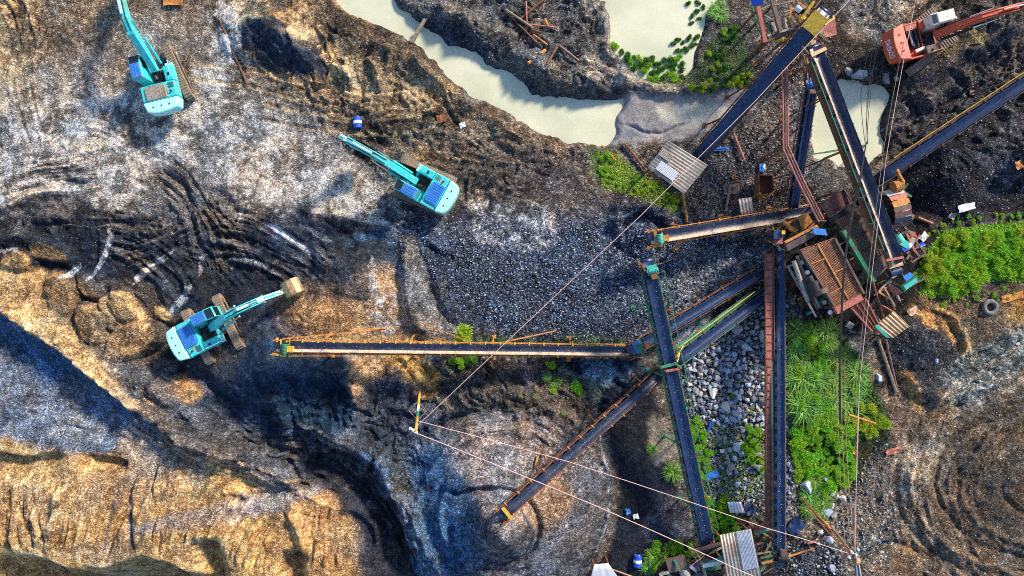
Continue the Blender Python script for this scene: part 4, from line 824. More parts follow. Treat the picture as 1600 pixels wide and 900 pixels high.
excavator('excavator', 'teal excavator in the middle of the yard with its arm folded and bucket tucked under', flat_floor(660, 291), R(151), R(157), [(.35, 1.55, .45), (1.4, 2.7, .66), (2.5, 3.8, .76), (3.3, 4.15, .64), (4.6, 4.3, .48), (5.6, 4.35, .34)],
          [(6.05, 4.75, .26), (5.65, 4.35, .46), (5.35, 3.4, .4), (5.1, 2.5, .26)], 60, M_TEAL, M_TEALP, M_BLUE, M_BLUE, bk=M_BLACKM)
excavator('excavator', 'teal excavator on pale ground with a grey engine hatch and rusty track', flat_floor(260, 127), R(104), R(115), [(.35, 1.55, .45), (1.5, 2.7, .66), (2.5, 3.9, .78), (3.3, 4.3, .66), (4.6, 4.3, .5), (5.6, 4.2, .34)],
          [(5.2, 4.7, .26), (5.7, 4.3, .48), (6.4, 3.5, .42), (7.4, 2.2, .26)], -40, M_TEAL, M_TEALP, M_BLUE, M_TIN)
excavator('excavator', 'orange-red excavator with a white cab and open engine bay in the upper right corner', flat_floor(1434, 68), R(15), R(38), [(.35, 1.55, .45), (1.5, 2.5, .62), (2.8, 3.3, .72), (3.8, 3.5, .6), (5.0, 3.5, .5), (6.0, 3.4, .34)],
          [(5.6, 3.8, .26), (6.1, 3.5, .44), (7.0, 2.9, .38), (8.2, 2.2, .26)], -40, M_RED, M_RED, M_WHITE, M_PLUM, red=True)
# ---------------------------------------------------------------- belt conveyors
M_BELT = mat('blue_black_rubber_belt', (.004, .018, .072), .4, 0, (.014, .04, .10), .6, 1.2, spec=.6, grain=.3)
M_BELTD = mat('dusty_rubber_belt', (.010, .018, .050), .4, 0, (.05, .05, .065), .7, 1.0, spec=.5, grain=.3)
_idl = {}
def frame_of(p0, p1):
    d = (p1 - p0); L_ = d.length; d.normalize(); s_ = d.cross(Vector((0, 0, 1))).normalized(); u = s_.cross(d); return d, s_, u, L_
def idler_mesh(wd, m):
    k = (round(wd, 2), m.name)
    if k not in _idl:
        mb = MB(); h = wd / 2
        for s_ in (-1, 1):
            mb.box((0, s_ * (h + .10), -.05), (.09, .24, .10)); mb.box((0, s_ * (h + .03), .06), (.06, .05, .20)); mb.tube([(0, s_ * h * .38, -.06), (0, s_ * h * .98, .10)], .05, 8)
        mb.tube([(0, -h * .36, -.07), (0, h * .36, -.07)], .05, 8); mb.box((0, 0, -.16), (.08, 2 * h + .3, .06))
        _idl[k] = mb
    return _idl[k]
M_SUNLIT = mat('sunlit_belt_edge', (.50, .36, .25), .8, 0, (.10, .09, .11), .75, 1.6, grain=.25, thr=.53)  # sunlit side of the trough: the sun's pale strip put into the colour
def conveyor(label, a, b_, wpx, belt=None, fm=None, motor=None, legs=(.2, .5, .8), truss=True, rail=0, rail_m=None, gap=1.5, guard=None, head=True, idm=None, one_side=False, name='belt_conveyor', deep=.5, trough=.2, sun_edge=0):
    """a = head (u, v, z), b_ = tail (u, v, z) as seen in the photograph; belt runs between them"""
    belt = belt or M_BELT; fm = fm or M_RUST; p0 = at(*a); p1 = at(*b_); d, s_, u, L_ = frame_of(p0, p1); wd = wpx / S * (H - (a[2] + b_[2]) / 2) / H
    base = Vector((p1.x, p1.y, gz(p1.x, p1.y))); ro = empty(name, base, 0, label, 'conveyor')
    B = lambda mb, n, m, par=ro, **k: mb.build(n, m, par, world=True, **k)
    h = wd / 2
    # belt: troughed carrying run, round the two pulleys, flat return run
    mb = MB(); rows = []; nseg = max(8, int(L_ / 1.0))
    prof = [(-h, trough), (-h * .78, trough * .55), (-h * .42, .03), (0, 0), (h * .42, .03), (h * .78, trough * .55), (h, trough)]
    for i in range(nseg + 1):
        t_ = i / nseg; p = p0.lerp(p1, t_); fl = min(1, min(t_, 1 - t_) * L_ / 1.2); sag = .025 * math.sin(i * 2.1)
        rows.append([p + s_ * y + u * (z * (.25 + .75 * fl) + sag * fl * abs(y) / h) for y, z in prof])
    mb.grid(rows)
    bo = B(mb, 'belt', belt, smooth=True)
    if sun_edge:
        bo.data.materials.append(M_SUNLIT)
        for k, f_ in enumerate(bo.data.polygons): f_.material_index = 1 if (f_.index % 6) in ((0,) if sun_edge == -1 else (5,) if sun_edge == 1 else (0, 1) if sun_edge == -2 else (4, 5)) else 0
    sm_ = bo.modifiers.new('thick', 'SOLIDIFY'); sm_.thickness = .03; sm_.offset = 0
    B(MB().slab([p0 + s_ * h - u * .42, p0 - s_ * h - u * .42, p1 - s_ * h - u * .42, p1 + s_ * h - u * .42], .02), 'return_belt', belt)
    B(MB().tube([p0 - s_ * h * 1.02 - u * .2, p0 + s_ * h * 1.02 - u * .2], .22, 16), 'head_pulley', belt, smooth=True)
    B(MB().tube([p1 - s_ * h * 1.02 - u * .2, p1 + s_ * h * 1.02 - u * .2], .20, 16), 'tail_pulley', M_BLACKM, smooth=True)
    e0 = p0 - d * .3; e1 = p1 + d * .25
    for q in (1, -1):
        o_ = s_ * q * (h + .13)
        B(MB().bar(e0 + o_ - u * .14, e1 + o_ - u * .14, .07, .16, up=u), 'side_channel', fm)
        if truss:
            tm = MB(); lo = -u * (.14 + deep); tm.bar(p0 + d * 1.0 + o_ + lo, p1 - d * .8 + o_ + lo, .06, .06, up=u); k_ = 0; x = 1.0
            while x < L_ - 1.9:
                aa = p0 + d * x + o_; bb = p0 + d * (x + .9) + o_
                tm.bar(aa - u * .2, aa + lo, .04, .04); tm.bar(aa + lo if k_ % 2 else aa - u * .2, bb - u * .2 if k_ % 2 else bb + lo, .035, .035); x += .9; k_ += 1
            B(tm, 'truss', fm)
    # grit riding on the belt
    gm_ = MB(); rq = random.Random(int(a[0] * 7 + a[1]))
    for _ in range(int(L_ * 5)):
        y_ = rq.gauss(0, h * .33); c_ = p0 + d * rq.uniform(.6, L_ - .6) + s_ * y_ + u * (.05 + .25 * abs(y_)); q_ = rq.uniform(.02, .055)
        gm_.add([c_ + Vector((q_, 0, 0)), c_ + Vector((-q_ * .5, q_ * .8, 0)), c_ + Vector((-q_ * .6, -q_ * .8, 0)), c_ + Vector((0, 0, q_))], [(0, 1, 3), (1, 2, 3), (2, 0, 3)])
    B(gm_, 'carried_grit', M_CONC)['kind'] = 'stuff'
    # idlers
    im = idler_mesh(wd, idm or fm); rot = Matrix((-d, s_, u)).transposed() if Matrix((-d, s_, u)).determinant() > 0 else Matrix((d, s_, u)).transposed()
    n_i = int((L_ - .8) / gap); src = None
    for i in range(n_i):
        p = p0 + d * (.7 + i * gap) - base
        if src is None:
            src = im.build('idler', idm or fm, ro); o = src
        else:
            o = src.copy(); COL.objects.link(o); o.parent = ro
        o.location = p; o.rotation_euler = rot.to_euler()
    # legs down to the ground
    for t_ in legs:
        p = p0.lerp(p1, t_) - u * .2
        for q in (1, -1):
            tp = p + s_ * q * (h + .13); ft = p + s_ * q * (h + .5); g = gz(ft.x, ft.y) - .15
            if tp.z - g > .5: B(MB().bar(tp, (ft.x, ft.y, g), .10, .10).box((ft.x, ft.y, g + .16), (.35, .35, .06)), 'support_leg', fm)
        tp = p - Vector((0, 0, (p.z - gz(p.x, p.y)) * .55))
        if p.z - gz(p.x, p.y) > 1.6: B(MB().bar(tp + s_ * (h + .33), tp - s_ * (h + .33), .06, .06).bar(p + s_ * (h + .13), tp - s_ * (h + .33), .05, .05), 'cross_brace', fm)
    if head:
        c = p0 + d * .55
        B(MB().bar(p0 + s_ * (h + .3) - u * .18, p0 - s_ * (h + .3) - u * .18, .16, .16, up=u).bar(p0 + s_ * (h + .22) - u * .25 - d * .35, p0 + s_ * (h + .22) + u * .18 + d * .3, .08, .3), 'bearing_mount', idm or fm)
    if motor:
        q, mm = motor; c = p0 + d * .62 + s_ * q * (h * .35) + u * .36
        mo = B(MB().box(c, (.1, .1, .1)).tube([c - s_ * .36, c + s_ * .30], .20, 14).tube([c + s_ * .30, c + s_ * .42], .12, 10).bar(c - d * .35 - u * .22, c + d * .35 - u * .22, .7, .05, up=u), 'drive_motor', mm)
        fn = MB()
        for k in range(6): fn.tube([c - s_ * (.3 - k * .1), c - s_ * (.27 - k * .1)], .225, 14)
        B(fn, 'cooling_fins', mm, mo)
        B(MB().box(c + d * .42 - u * .02, (.42, .42, .34), math.atan2(d.y, d.x)), 'gearbox', idm or fm)
        B(MB().bar(c + s_ * .5 - u * .1, p0 + s_ * .5 - u * .15, .10, .34, up=u), 'chain_guard', idm or fm)
        B(MB().bar(c - s_ * (h + .35) - u * .25 + d * .3, c + s_ * (h + .25) - u * .25 + d * .3, .09, .07).bar(c - s_ * (h + .35) - u * .25 - d * .3, c + s_ * (h + .25) - u * .25 - d * .3, .09, .07), 'motor_frame', idm or fm)
    if guard:
        B(MB().slab([p0 + s_ * (h + .12) + u * .26 + d * .25, p0 - s_ * (h + .12) + u * .26 + d * .25, p0 - s_ * (h + .12) + u * .34 + d * guard[0], p0 + s_ * (h + .12) + u * .34 + d * guard[0]], .04), 'head_cover', guard[1])
    if rail:
        q = 1 if rail > 0 else -1; o_ = s_ * q * (h + abs(rail)); rm = MB(); rm.bar(p0 + o_ + u * .75 + d * .8, p1 + o_ + u * .75 - d * 1.5, .05, .05); x = .8
        while x < L_ - 1.5: rm.bar(p0 + o_ + d * x - u * .1, p0 + o_ + d * x + u * .75, .045, .045); x += 2.0
        wk = MB().slab([p0 + s_ * q * (h + .2) + d * .8 - u * .1, p0 + o_ + d * .8 - u * .1, p1 + o_ - d * 1.5 - u * .1, p1 + s_ * q * (h + .2) - d * 1.5 - u * .1], .04)
        if abs(rail) > .45: B(wk, 'catwalk', fm)
        B(rm, 'handrail', rail_m or fm)
    return ro, (p0, p1, d, s_, u, h)
LIT_A, LIT_F, LIT_I = 2, 2, 2  # belts whose sun-facing side is coloured pale
ro, A_ = conveyor('long level conveyor running left to right, orange-rusted, head motor green over the black heap', (432, 542, 4.6), (1000, 549, 1.2), 14.5, M_BELTD, M_RUSTL, (1, M_GREEN), (.12, .35, .58, .8), idm=M_YEL, gap=1.1, sun_edge=LIT_A)
p0, p1, d, s_, u, h = A_
nth = 1 if s_.y > 0 else -1
br = MB(); o_ = s_ * nth
for (x0, w0, x1, w1) in ((.4, h + .25, 7.6, 1.35), (7.8, .5, 7.2, 1.45), (5.6, 1.3, 8.2, 1.5)): br.bar(p0 + d * x0 + o_ * w0 + u * .1, p0 + d * x1 + o_ * w1 - u * .6, .09, .09)
br.build('outrigger_brace', M_RUSTL, ro, world=True)
for a_, b_, w_ in ((p0 + d * 0.3 - o_ * (h + .3) + u * .05, p0 + d * 5.2 - o_ * (h + .25), .05), (p0 + d * 16.5 + o_ * .6, p0 + d * 20.5 + o_ * 1.4 - u * 1.2, .09), (p0 + d * 14 + o_ * .5, p0 + d * 10.0 + o_ * 1.9 - u * 1.8, .07)): MB().bar(a_, b_, w_).build('side_stay', M_RUSTL, ro, world=True)
conveyor('sloping conveyor whose rusty head drops grit on the big cone heap', (784, 806, 5.9), (1032, 584, 1.6), 14.5, M_BELTD, M_RUST, None, (.3, .6, .9), idm=M_RUSTL, gap=1.2, deep=.55, guard=(.5, M_YEL), rail=0)
conveyor('steep blue-black conveyor crossing over the others, turquoise motor at its upper end', (1012, 409, 5.6), (1106, 852, 1.8), 18.5, M_BELT, M_GREEN, (-1, M_TURQ), (.15, .38, .62, .85), idm=M_RUST, gap=1.1, rail=-.42, rail_m=M_GREEN)
conveyor('lower of the two parallel feeder conveyors, beside the pale boulder field', (1052, 568, 2.9), (1206, 454, 1.4), 15, M_BELT, M_GREEN, None, (.4, .8), idm=M_RUST, gap=1.3, rail=-.5, rail_m=M_YEL, deep=.35)
conveyor('upper of the two parallel feeder conveyors, its head above the tail of the long one', (986, 548, 2.8), (1206, 416, 1.3), 14.5, M_BELT, M_RUST, (1, M_GREEN), (.35, .7), idm=M_RUST, gap=1.3, deep=.35, guard=(.9, M_BLUE))
conveyor('straight dark blue conveyor standing upright in the picture beside the green thicket', (1219, 884, 3.4), (1218, 366, 2.2), 12.5, M_BELT, M_PLUM, (1, M_BLACKM), (.08, .3, .55, .8), idm=M_PLUM, gap=.85, deep=.4)
conveyor('short brown conveyor with a sunlit dusty belt dropping onto the small ring heap', (1016, 373, 3.6), (1272, 330, 1.8), 18, M_BELTD, M_RUSTL, (1, M_TURQ), (.2, .5, .8), idm=M_RUSTL, gap=1.6, deep=.35, trough=.26, guard=(.45, M_RUSTL), sun_edge=LIT_F)
conveyor('wide navy conveyor climbing from the tin roof to the yellow head in the upper right', (1288, 18, 7.5), (1090, 246, 1.8), 20, M_BELT, M_RUST, None, (.2, .5, .75), idm=M_RUST, gap=1.5, guard=(1.5, M_YEL))
conveyor('narrow conveyor with water streaks and a blue motor, left of the milky pool', (1272, 118, 5.0), (1238, 334, 1.8), 12.5, M_BELT, M_PLUM, (1, M_BLUE), (.3, .7), idm=M_PLUM, gap=1.4)
conveyor('long conveyor crossing the milky pool with a sunlit edge, tail inside the crusher', (1273, 74, 7.0), (1402, 412, 4.6), 20, M_BELTD, M_RUST, None, (.2, .45, .75), idm=M_PLUM, gap=1.3, trough=.3, rail=.5, rail_m=M_GREEN, guard=(.5, M_TINB), sun_edge=LIT_I)
conveyor('far right conveyor running out of the picture past the black heap', (1640, 104, 5.2), (1372, 280, 2.6), 15.5, M_BELT, M_PLUM, None, (.15, .45, .8), idm=M_RUST, gap=1.3, rail=.42, rail_m=M_YEL)
# streaks of dried slurry along one conveyor belong to its belt
# rusty gantry beside the upright conveyor
g0, g1 = at(1203, 396, 2.6), at(1204, 824, 2.6); ga = empty('gantry', (g1.x, g1.y, gz(g1.x, g1.y)), 0, 'dull red lattice gantry without a belt, left of the upright blue conveyor', 'gantry')
mb = MB(); mb.slab([g0 + Vector((-.32, 0, 0)), g0 + Vector((.22, 0, 0)), g1 + Vector((.22, 0, 0)), g1 + Vector((-.32, 0, 0))], .05); mb.build('deck_plate', M_RUSTP, ga, world=True)
for x_ in (-.36, .28): MB().bar(g0 + Vector((x_, 0, 0)), g1 + Vector((x_, 0, 0)), .06, .25).build('side_beam', M_RUST, ga, world=True)
mb = MB(); y = g0.y
while y > g1.y: mb.box((g0.x - .05, y, 2.64), (.6, .05, .05)); y -= .6
mb.build('rungs', M_PLUM, ga, world=True)
MB().bar(g0 + Vector((.05, -8, .25)), g1 + Vector((.05, 0, .25)), .04, .04).build('green_pipe', M_TURQ, ga, world=True)
for y in (g0.y - 2, g0.y - 8, g0.y - 14, g1.y + 1):
    for x_ in (-.36, .28): MB().bar((g0.x + x_, y, 2.5), (g0.x + x_ * 1.3, y, gz(g0.x, y) - .1), .1, .1).build('leg', M_RUST, ga, world=True)
# green bridge frame where the conveyors cross
fr = empty('crossing_frame', gat(1045, 575), 0, 'bright green and pink steel portal where the steep conveyor crosses the lower feeder', 'steel frame')
def tb(nm, pts, r_, m, par, n=8): return MB().tube([Vector(p) if not isinstance(p, tuple) or len(p) == 3 and False else at(*p) for p in pts], r_, n).build(nm, m, par, world=True)
def barp(nm, a, b_, wd, m, par, ht=None): return MB().bar(at(*a), at(*b_), wd, ht or wd).build(nm, m, par, world=True)
barp('green_beam', (1032, 574, 4.6), (1056, 568, 4.6), .20, M_GREEN, fr, .15); barp('green_beam', (1056, 568, 4.6), (1064, 574, 4.6), .12, M_GREEN, fr); barp('pink_beam', (1040, 580, 4.5), (1062, 576, 4.5), .18, M_RUSTP, fr)
for a_ in ((1034, 575), (1064, 575)): barp('leg', (*a_, 4.5), (*a_, .0), .12, M_GREEN, fr)
for a_, c_ in (((1018, 563, 3.2), (1040, 580, 3.8)), ((1052, 566, 3.8), (1068, 540, 3.4)), ((1058, 566, 3.8), (1062, 552, 3.0))): barp('brace', a_, c_, .07, M_YEL, fr)
# ---------------------------------------------------------------- crusher and screens
def thing(name, u, v, label, cat, group=None, dz=0.0):
    p = gat(u, v, dz); return empty(name, p, 0, label, cat, group)
def plate(nm, pts, t_, m, par): return MB().slab([at(*p) for p in pts], t_).build(nm, m, par, world=True)
def legs(par, pts, m, w_=.14):
    for q in pts:
        p = at(*q); MB().bar(p, (p.x, p.y, gz(p.x, p.y) - .15), w_, w_).build('leg', m, par, world=True)
def lerp3(a, b_, t_): return tuple(a[i] + (b_[i] - a[i]) * t_ for i in range(3))
def deck(par, c, nx, ny, m_bar, m_mesh, t_=.05, big=(2, 4)):
    """woven screen cloth between four corners c[0..3] with heavier cross bars"""
    P = [at(*q) for q in c]; f = lambda a, b_: P[0].lerp(P[1], a).lerp(P[3].lerp(P[2], a), b_)
    mb = MB()
    for i in range(nx + 1): mb.bar(f(i / nx, 0), f(i / nx, 1), t_ * .55, t_ * .5)
    mb.build('screen_wire', m_mesh, par, world=True)
    mb = MB(); dn = Vector((0, 0, -.02))
    for j in range(ny + 1): mb.bar(f(0, j / ny) + dn, f(1, j / ny) + dn, t_ * .5, t_ * .4)
    mb.build('screen_wire', m_mesh, par, world=True)
    for i in range(1, big[0]): MB().bar(f(i / big[0], 0) + Vector((0, 0, .06)), f(i / big[0], 1) + Vector((0, 0, .06)), .10, .08).build('hold_down_bar', m_bar, par, world=True)
    for j in range(1, big[1]): MB().bar(f(0 if j % 2 else .5, j / big[1]) + Vector((0, 0, .05)), f(.5 if j % 2 else 1, j / big[1]) + Vector((0, 0, .05)), .07, .06).build('hold_down_bar', m_bar, par, world=True)
    return f
# big vibrating screen
vs = thing('vibrating_screen', 1300, 430, 'big rusty vibrating screen with an orange wire deck, above the pink-red chute', 'vibrating screen')
c = [(1250, 390, 4.4), (1303, 372, 4.4), (1348, 458, 3.8), (1306, 484, 3.8)]
f = deck(vs, c, 26, 44, M_RUSTL, mat('rusty_screen_wire', (.42, .20, .11), .7, .1, (.16, .07, .05), .7, 2, grain=.3))
Pc = [at(*q) for q in c]
for a, b_ in ((0, 3), (1, 2)): MB().bar(Pc[a] - Vector((0, 0, .15)), Pc[b_] - Vector((0, 0, .15)), .14, .7).build('side_plate', M_PLUM, vs, world=True)
plate('lower_deck', [(1251, 392, 3.6), (1302, 375, 3.6), (1346, 458, 3.1), (1307, 482, 3.1)], .06, M_DUST, vs)
plate('feed_pan', [(1226, 378, 4.7), (1276, 352, 4.7), (1286, 362, 4.7), (1232, 392, 4.5)], .3, M_PLUM, vs)
plate('feed_lip', [(1226, 377, 4.9), (1276, 351, 4.9), (1279, 354, 4.9), (1228, 380, 4.9)], .2, M_RUSTL, vs)
plate('blue_sheet', [(1269, 356, 5.0), (1290, 358, 5.0), (1293, 368, 5.0), (1272, 366, 5.0)], .05, M_BLUE, vs)
plate('end_beam', [(1304, 481, 4.4), (1345, 460, 4.4), (1350, 468, 4.4), (1309, 491, 4.4)], .4, M_RUSTP, vs)
ex = MB().tube([at(1240, 408, 4.2), at(1262, 470, 3.8)], .16, 12).tube([at(1245, 400, 3.6), at(1280, 480, 3.2)], .10, 8); ex.build('support_tube', M_CONC, vs, world=True)
mo = MB().tube([at(1268, 440, 4.2), at(1276, 462, 4.2)], .42, 18).tube([at(1262, 432, 4.2), at(1270, 446, 4.2)], .30, 14); mo.build('vibrator_motor', M_BLACKM, vs, world=True, smooth=False)
MB().tube([at(1281, 452, 4.3), at(1284, 458, 4.3)], .45, 20).build('flywheel', M_PLUM, vs, world=True)
for (a, b_) in (((1231, 416, 3.9), (1275, 495, 3.2)), ((1231, 416, 3.9), (1256, 410, 3.9)), ((1243, 436, 3.7), (1252, 432, 3.7))): barp('grey_rail', a, b_, .13, M_CONC, vs)
for j in range(6):
    q = lerp3((1258, 408, 4.2), (1302, 486, 3.7), j / 5); MB().tube([at(q[0] - 5, q[1] + 2, q[2] - .6), at(q[0] - 5, q[1] + 2, q[2])], .17, 10).build('spring', M_WPL if j % 2 else M_CONC, vs, world=True)
legs(vs, [(1250, 392, 4), (1301, 376, 4), (1344, 458, 3.4), (1309, 482, 3.4)], M_PLUM, .22)
# feed box with orange rust
fb = thing('feed_box', 1255, 345, 'orange rusted sheet box between the short brown conveyor and the big screen', 'feed box')
plate('sloping_sheet', [(1247, 338, 4.6), (1262, 333, 4.6), (1274, 352, 4.2), (1254, 360, 4.2)], .08, M_RUSTL, fb)
plate('side_sheet', [(1223, 348, 3.8), (1228, 345, 3.8), (1242, 358, 4.2), (1236, 362, 4.0)], .08, M_RUSTL, fb)
plate('back_sheet', [(1240, 340, 3), (1274, 332, 3), (1282, 350, 3), (1240, 362, 3)], .1, M_BLACKM, fb)
legs(fb, [(1247, 340, 4), (1272, 350, 3.8), (1226, 350, 3.6)], M_RUST)
# blue hopper on the upright conveyor
hp = thing('feed_hopper', 1216, 366, 'small navy hopper with a yellow block at the top end of the upright conveyor', 'hopper')
P4 = lambda u0, v0, u1, v1, z: [(u0, v0, z), (u1, v0, z), (u1, v1, z), (u0, v1, z)]
plate('hopper_top', P4(1209, 360, 1222, 373, 4.2), .5, M_BELT, hp); plate('yellow_block', P4(1222, 360, 1227, 366, 4.4), .3, M_YEL, hp); plate('rust_collar', P4(1212, 374, 1223, 381, 3.9), .4, M_RUSTP, hp)
legs(hp, [(1210, 361, 3.9), (1222, 372, 3.9)], M_RUST)
# second screen (brown covered deck)
s2 = thing('crusher_deck', 1350, 390, 'brown dust covered sloping deck with green side beams, left of the long sunlit conveyor', 'screen deck')
plate('dusty_deck', [(1318, 352, 4.0), (1354, 330, 4.0), (1392, 412, 3.4), (1366, 440, 3.4)], .18, M_DUST, s2)
deck(s2, [(1306, 346, 4.3), (1345, 322, 4.3), (1352, 334, 4.2), (1316, 357, 4.2)], 22, 8, M_RUST, M_RUST, big=(1, 1))
plate('cover_plate', [(1306, 345, 4.0), (1345, 321, 4.0), (1355, 336, 4.0), (1315, 360, 4.0)], .1, M_PLUM, s2)
barp('green_beam', (1316, 360, 4.3), (1364, 440, 3.7), .28, M_GREEN, s2, .5); barp('green_beam', (1352, 322, 4.6), (1396, 410, 3.9), .12, M_GREEN, s2, .3)
for t_ in (.25, .5, .75):
    a = lerp3((1322, 358, 4.05), (1366, 438, 3.45), t_); b_ = lerp3((1356, 334, 4.05), (1392, 412, 3.45), t_); barp('deck_seam', a, b_, .06, M_RUST, s2, .05)
legs(s2, [(1318, 354, 3.9), (1352, 332, 3.9), (1390, 412, 3.3), (1366, 438, 3.3)], M_GREEN, .2)
# rusty tray
tr = thing('rusty_tray', 1307, 317, 'rusty speckled steel tray tilted between the pipes and the cable bundle', 'tray')
plate('tray_floor', [(1281, 318, 4.0), (1318, 295, 4.0), (1332, 316, 3.8), (1296, 340, 3.8)], .08, mat('speckled_rust', (.15, .06, .045), .8, 0, (.40, .22, .18), .8, 6, grain=.4, thr=.58), tr)
for a, b_ in (((1281, 318), (1296, 340)), ((1318, 295), (1332, 316)), ((1281, 318), (1318, 295)), ((1296, 340), (1332, 316))): barp('tray_rim', (*a, 4.05), (*b_, 4.0), .07, M_PLUM, tr, .16)
legs(tr, [(1284, 319, 3.9), (1317, 298, 3.9), (1329, 316, 3.7), (1297, 337, 3.7)], M_RUST)
plate('black_gutter', [(1294, 343, 3.9), (1334, 316, 3.9), (1340, 322, 3.9), (1300, 350, 3.9)], .3, M_BLACKM, tr)
# crusher drum and slatted walkway
cr = thing('jaw_crusher', 1392, 320, 'crusher with a half round slatted drum guard, right of the sunlit conveyor', 'crusher')
ax0 = at(1372, 302, 3.4); n_ = 9
for k in range(n_):
    a0, a1 = R(18 + k * 17), R(18 + k * 17 + 14.5)
    cx, cy = 1386, 324; pts_ = []
    c0 = at(1380, 330, 3.0); axis = (at(1405, 324, 3.0) - at(1380, 330, 3.0)).normalized(); sd2 = Vector((-axis.y, axis.x, 0)); L2 = 1.25
    q = []
    for a_ in (a0, a1):
        r_ = 1.5; off = sd2 * math.cos(a_) * r_ + Vector((0, 0, math.sin(a_) * r_)); q.append((c0 + off, c0 + off + axis * L2))
    o = MB().slab([q[0][0], q[0][1], q[1][1], q[1][0]], .05).build('guard_slat', [M_TINW, M_RUSTP, M_RUSTL, M_PLUM, M_BELT][[0, 0, 1, 2, 3, 3, 4, 3, 3][k]], cr, world=True)
MB().tube([at(1378, 331, 3.0), at(1412, 322, 3.0)], .22, 12).build('shaft', M_YEL, cr, world=True)
MB().tube([at(1380, 331, 3.0), at(1384, 330, 3.0)], 1.25, 26).build('flywheel', M_BLACKM, cr, world=True)
MB().tube([at(1396, 292, 4.0), at(1409, 288, 4.0)], .42, 16).build('drive_motor', M_RUSTL, cr, world=True)
MB().tube([at(1401, 265, 4.2), at(1405, 275, 4.3), at(1411, 284, 4.3), at(1410, 291, 4.0)], .14, 10).build('bent_pipe', M_RUSTL, cr, world=True)
plate('base_frame', [(1372, 300, 1.6), (1412, 292, 1.6), (1420, 345, 1.6), (1382, 352, 1.6)], .5, M_BLACKM, cr)
legs(cr, [(1374, 302, 1.5), (1410, 294, 1.5), (1418, 344, 1.5), (1384, 350, 1.5)], M_PLUM, .2)
wk = thing('slatted_walkway', 1414, 322, 'tan wooden slatted walkway curving along the crusher drum', 'walkway')
pw = [(1406, 303, 3.2), (1411, 313, 3.2), (1414, 323, 3.2), (1417, 333, 3.2), (1420, 341, 3.2)]
for i in range(4):
    a, b_ = at(*pw[i]), at(*pw[i + 1]); dd = (b_ - a).normalized(); sx = Vector((dd.y, -dd.x, 0)) * .3
    for k in range(2):
        q0 = a.lerp(b_, k / 2 + .03); q1 = a.lerp(b_, k / 2 + .46); MB().slab([q0 - sx, q0 + sx, q1 + sx, q1 - sx], .05).build('slat', M_TINB, wk, world=True)
barp('stringer', (1402, 304, 3.1), (1416, 342, 3.1), .08, M_RUST, wk); barp('stringer', (1411, 301, 3.1), (1426, 341, 3.1), .08, M_RUST, wk); legs(wk, [(1404, 306, 3.05), (1424, 338, 3.05)], M_RUST)
# service platform with motors
pf = thing('service_platform', 1415, 385, 'plum steel service platform with a turquoise motor, beside the bright green bush', 'platform')
for a, b_ in (((1386, 343), (1437, 402)), ((1400, 338), (1446, 396)), ((1386, 343), (1400, 338)), ((1409, 365), (1418, 360)), ((1424, 410), (1446, 396)), ((1416, 396), (1434, 386))): barp('platform_beam', (*a, 3.0), (*b_, 3.0), .12, M_PLUM, pf)
plate('floor_plate', [(1398, 343, 2.9), (1406, 340, 2.9), (1418, 358, 2.9), (1409, 363, 2.9)], .05, M_PLUM, pf); plate('floor_plate', [(1417, 392, 2.9), (1432, 386, 2.9), (1436, 397, 2.9), (1424, 405, 2.9)], .05, M_RUST, pf)
MB().tube([at(1400, 368, 3.4), at(1407, 378, 3.4)], .34, 14).box(at(1411, 381, 3.3), (.6, .5, .5), R(-30)).build('drive_motor', M_TURQ, pf, world=True)
MB().box(at(1413, 387, 3.3), (.55, .45, .4), R(30)).build('blue_gearbox', M_DRUM, pf, world=True)
MB().tube([at(1417, 384, 3.3), at(1421, 386, 3.3)], .3, 16).build('pulley_wheel', M_WPL, pf, world=True)
legs(pf, [(1388, 344, 2.9), (1438, 398, 2.9), (1424, 408, 2.9), (1401, 341, 2.9)], M_PLUM)
# hopper at the tail of the long sunlit conveyor
th = thing('tail_hopper', 1412, 430, 'open bright green and blue hopper under the tail of the sunlit conveyor', 'hopper')
plate('green_wall', [(1409, 446, 3.6), (1432, 430, 3.6), (1437, 438, 3.2), (1413, 456, 3.2)], .3, M_GREEN, th); plate('bright_lip', [(1412, 447, 3.75), (1431, 434, 3.75), (1434, 440, 3.7), (1416, 453, 3.7)], .06, M_TURQ, th)
plate('blue_sheet', [(1411, 432, 3.7), (1422, 425, 3.7), (1428, 431, 3.7), (1416, 440, 3.7)], .06, M_BLUE, th)
plate('side_wall', [(1386, 440, 3.2), (1412, 456, 3.2), (1402, 462, 3.0), (1392, 455, 3.0)], .3, M_RUSTP, th)
MB().tube([at(1390, 428, 3.6), at(1408, 422, 3.6)], .26, 14).build('tail_pulley', M_BELT, th, world=True)
MB().box(at(1397, 410, 4.4), (1.0, .7, .4), R(15)).build('tail_cover', M_TINB, th, world=True); barp('red_lip', (1384, 407, 4.9), (1411, 402, 4.9), .16, M_RUSTP, th)
legs(th, [(1392, 440, 3.2), (1432, 432, 3.3), (1412, 454, 3.0)], M_GREEN, .18)
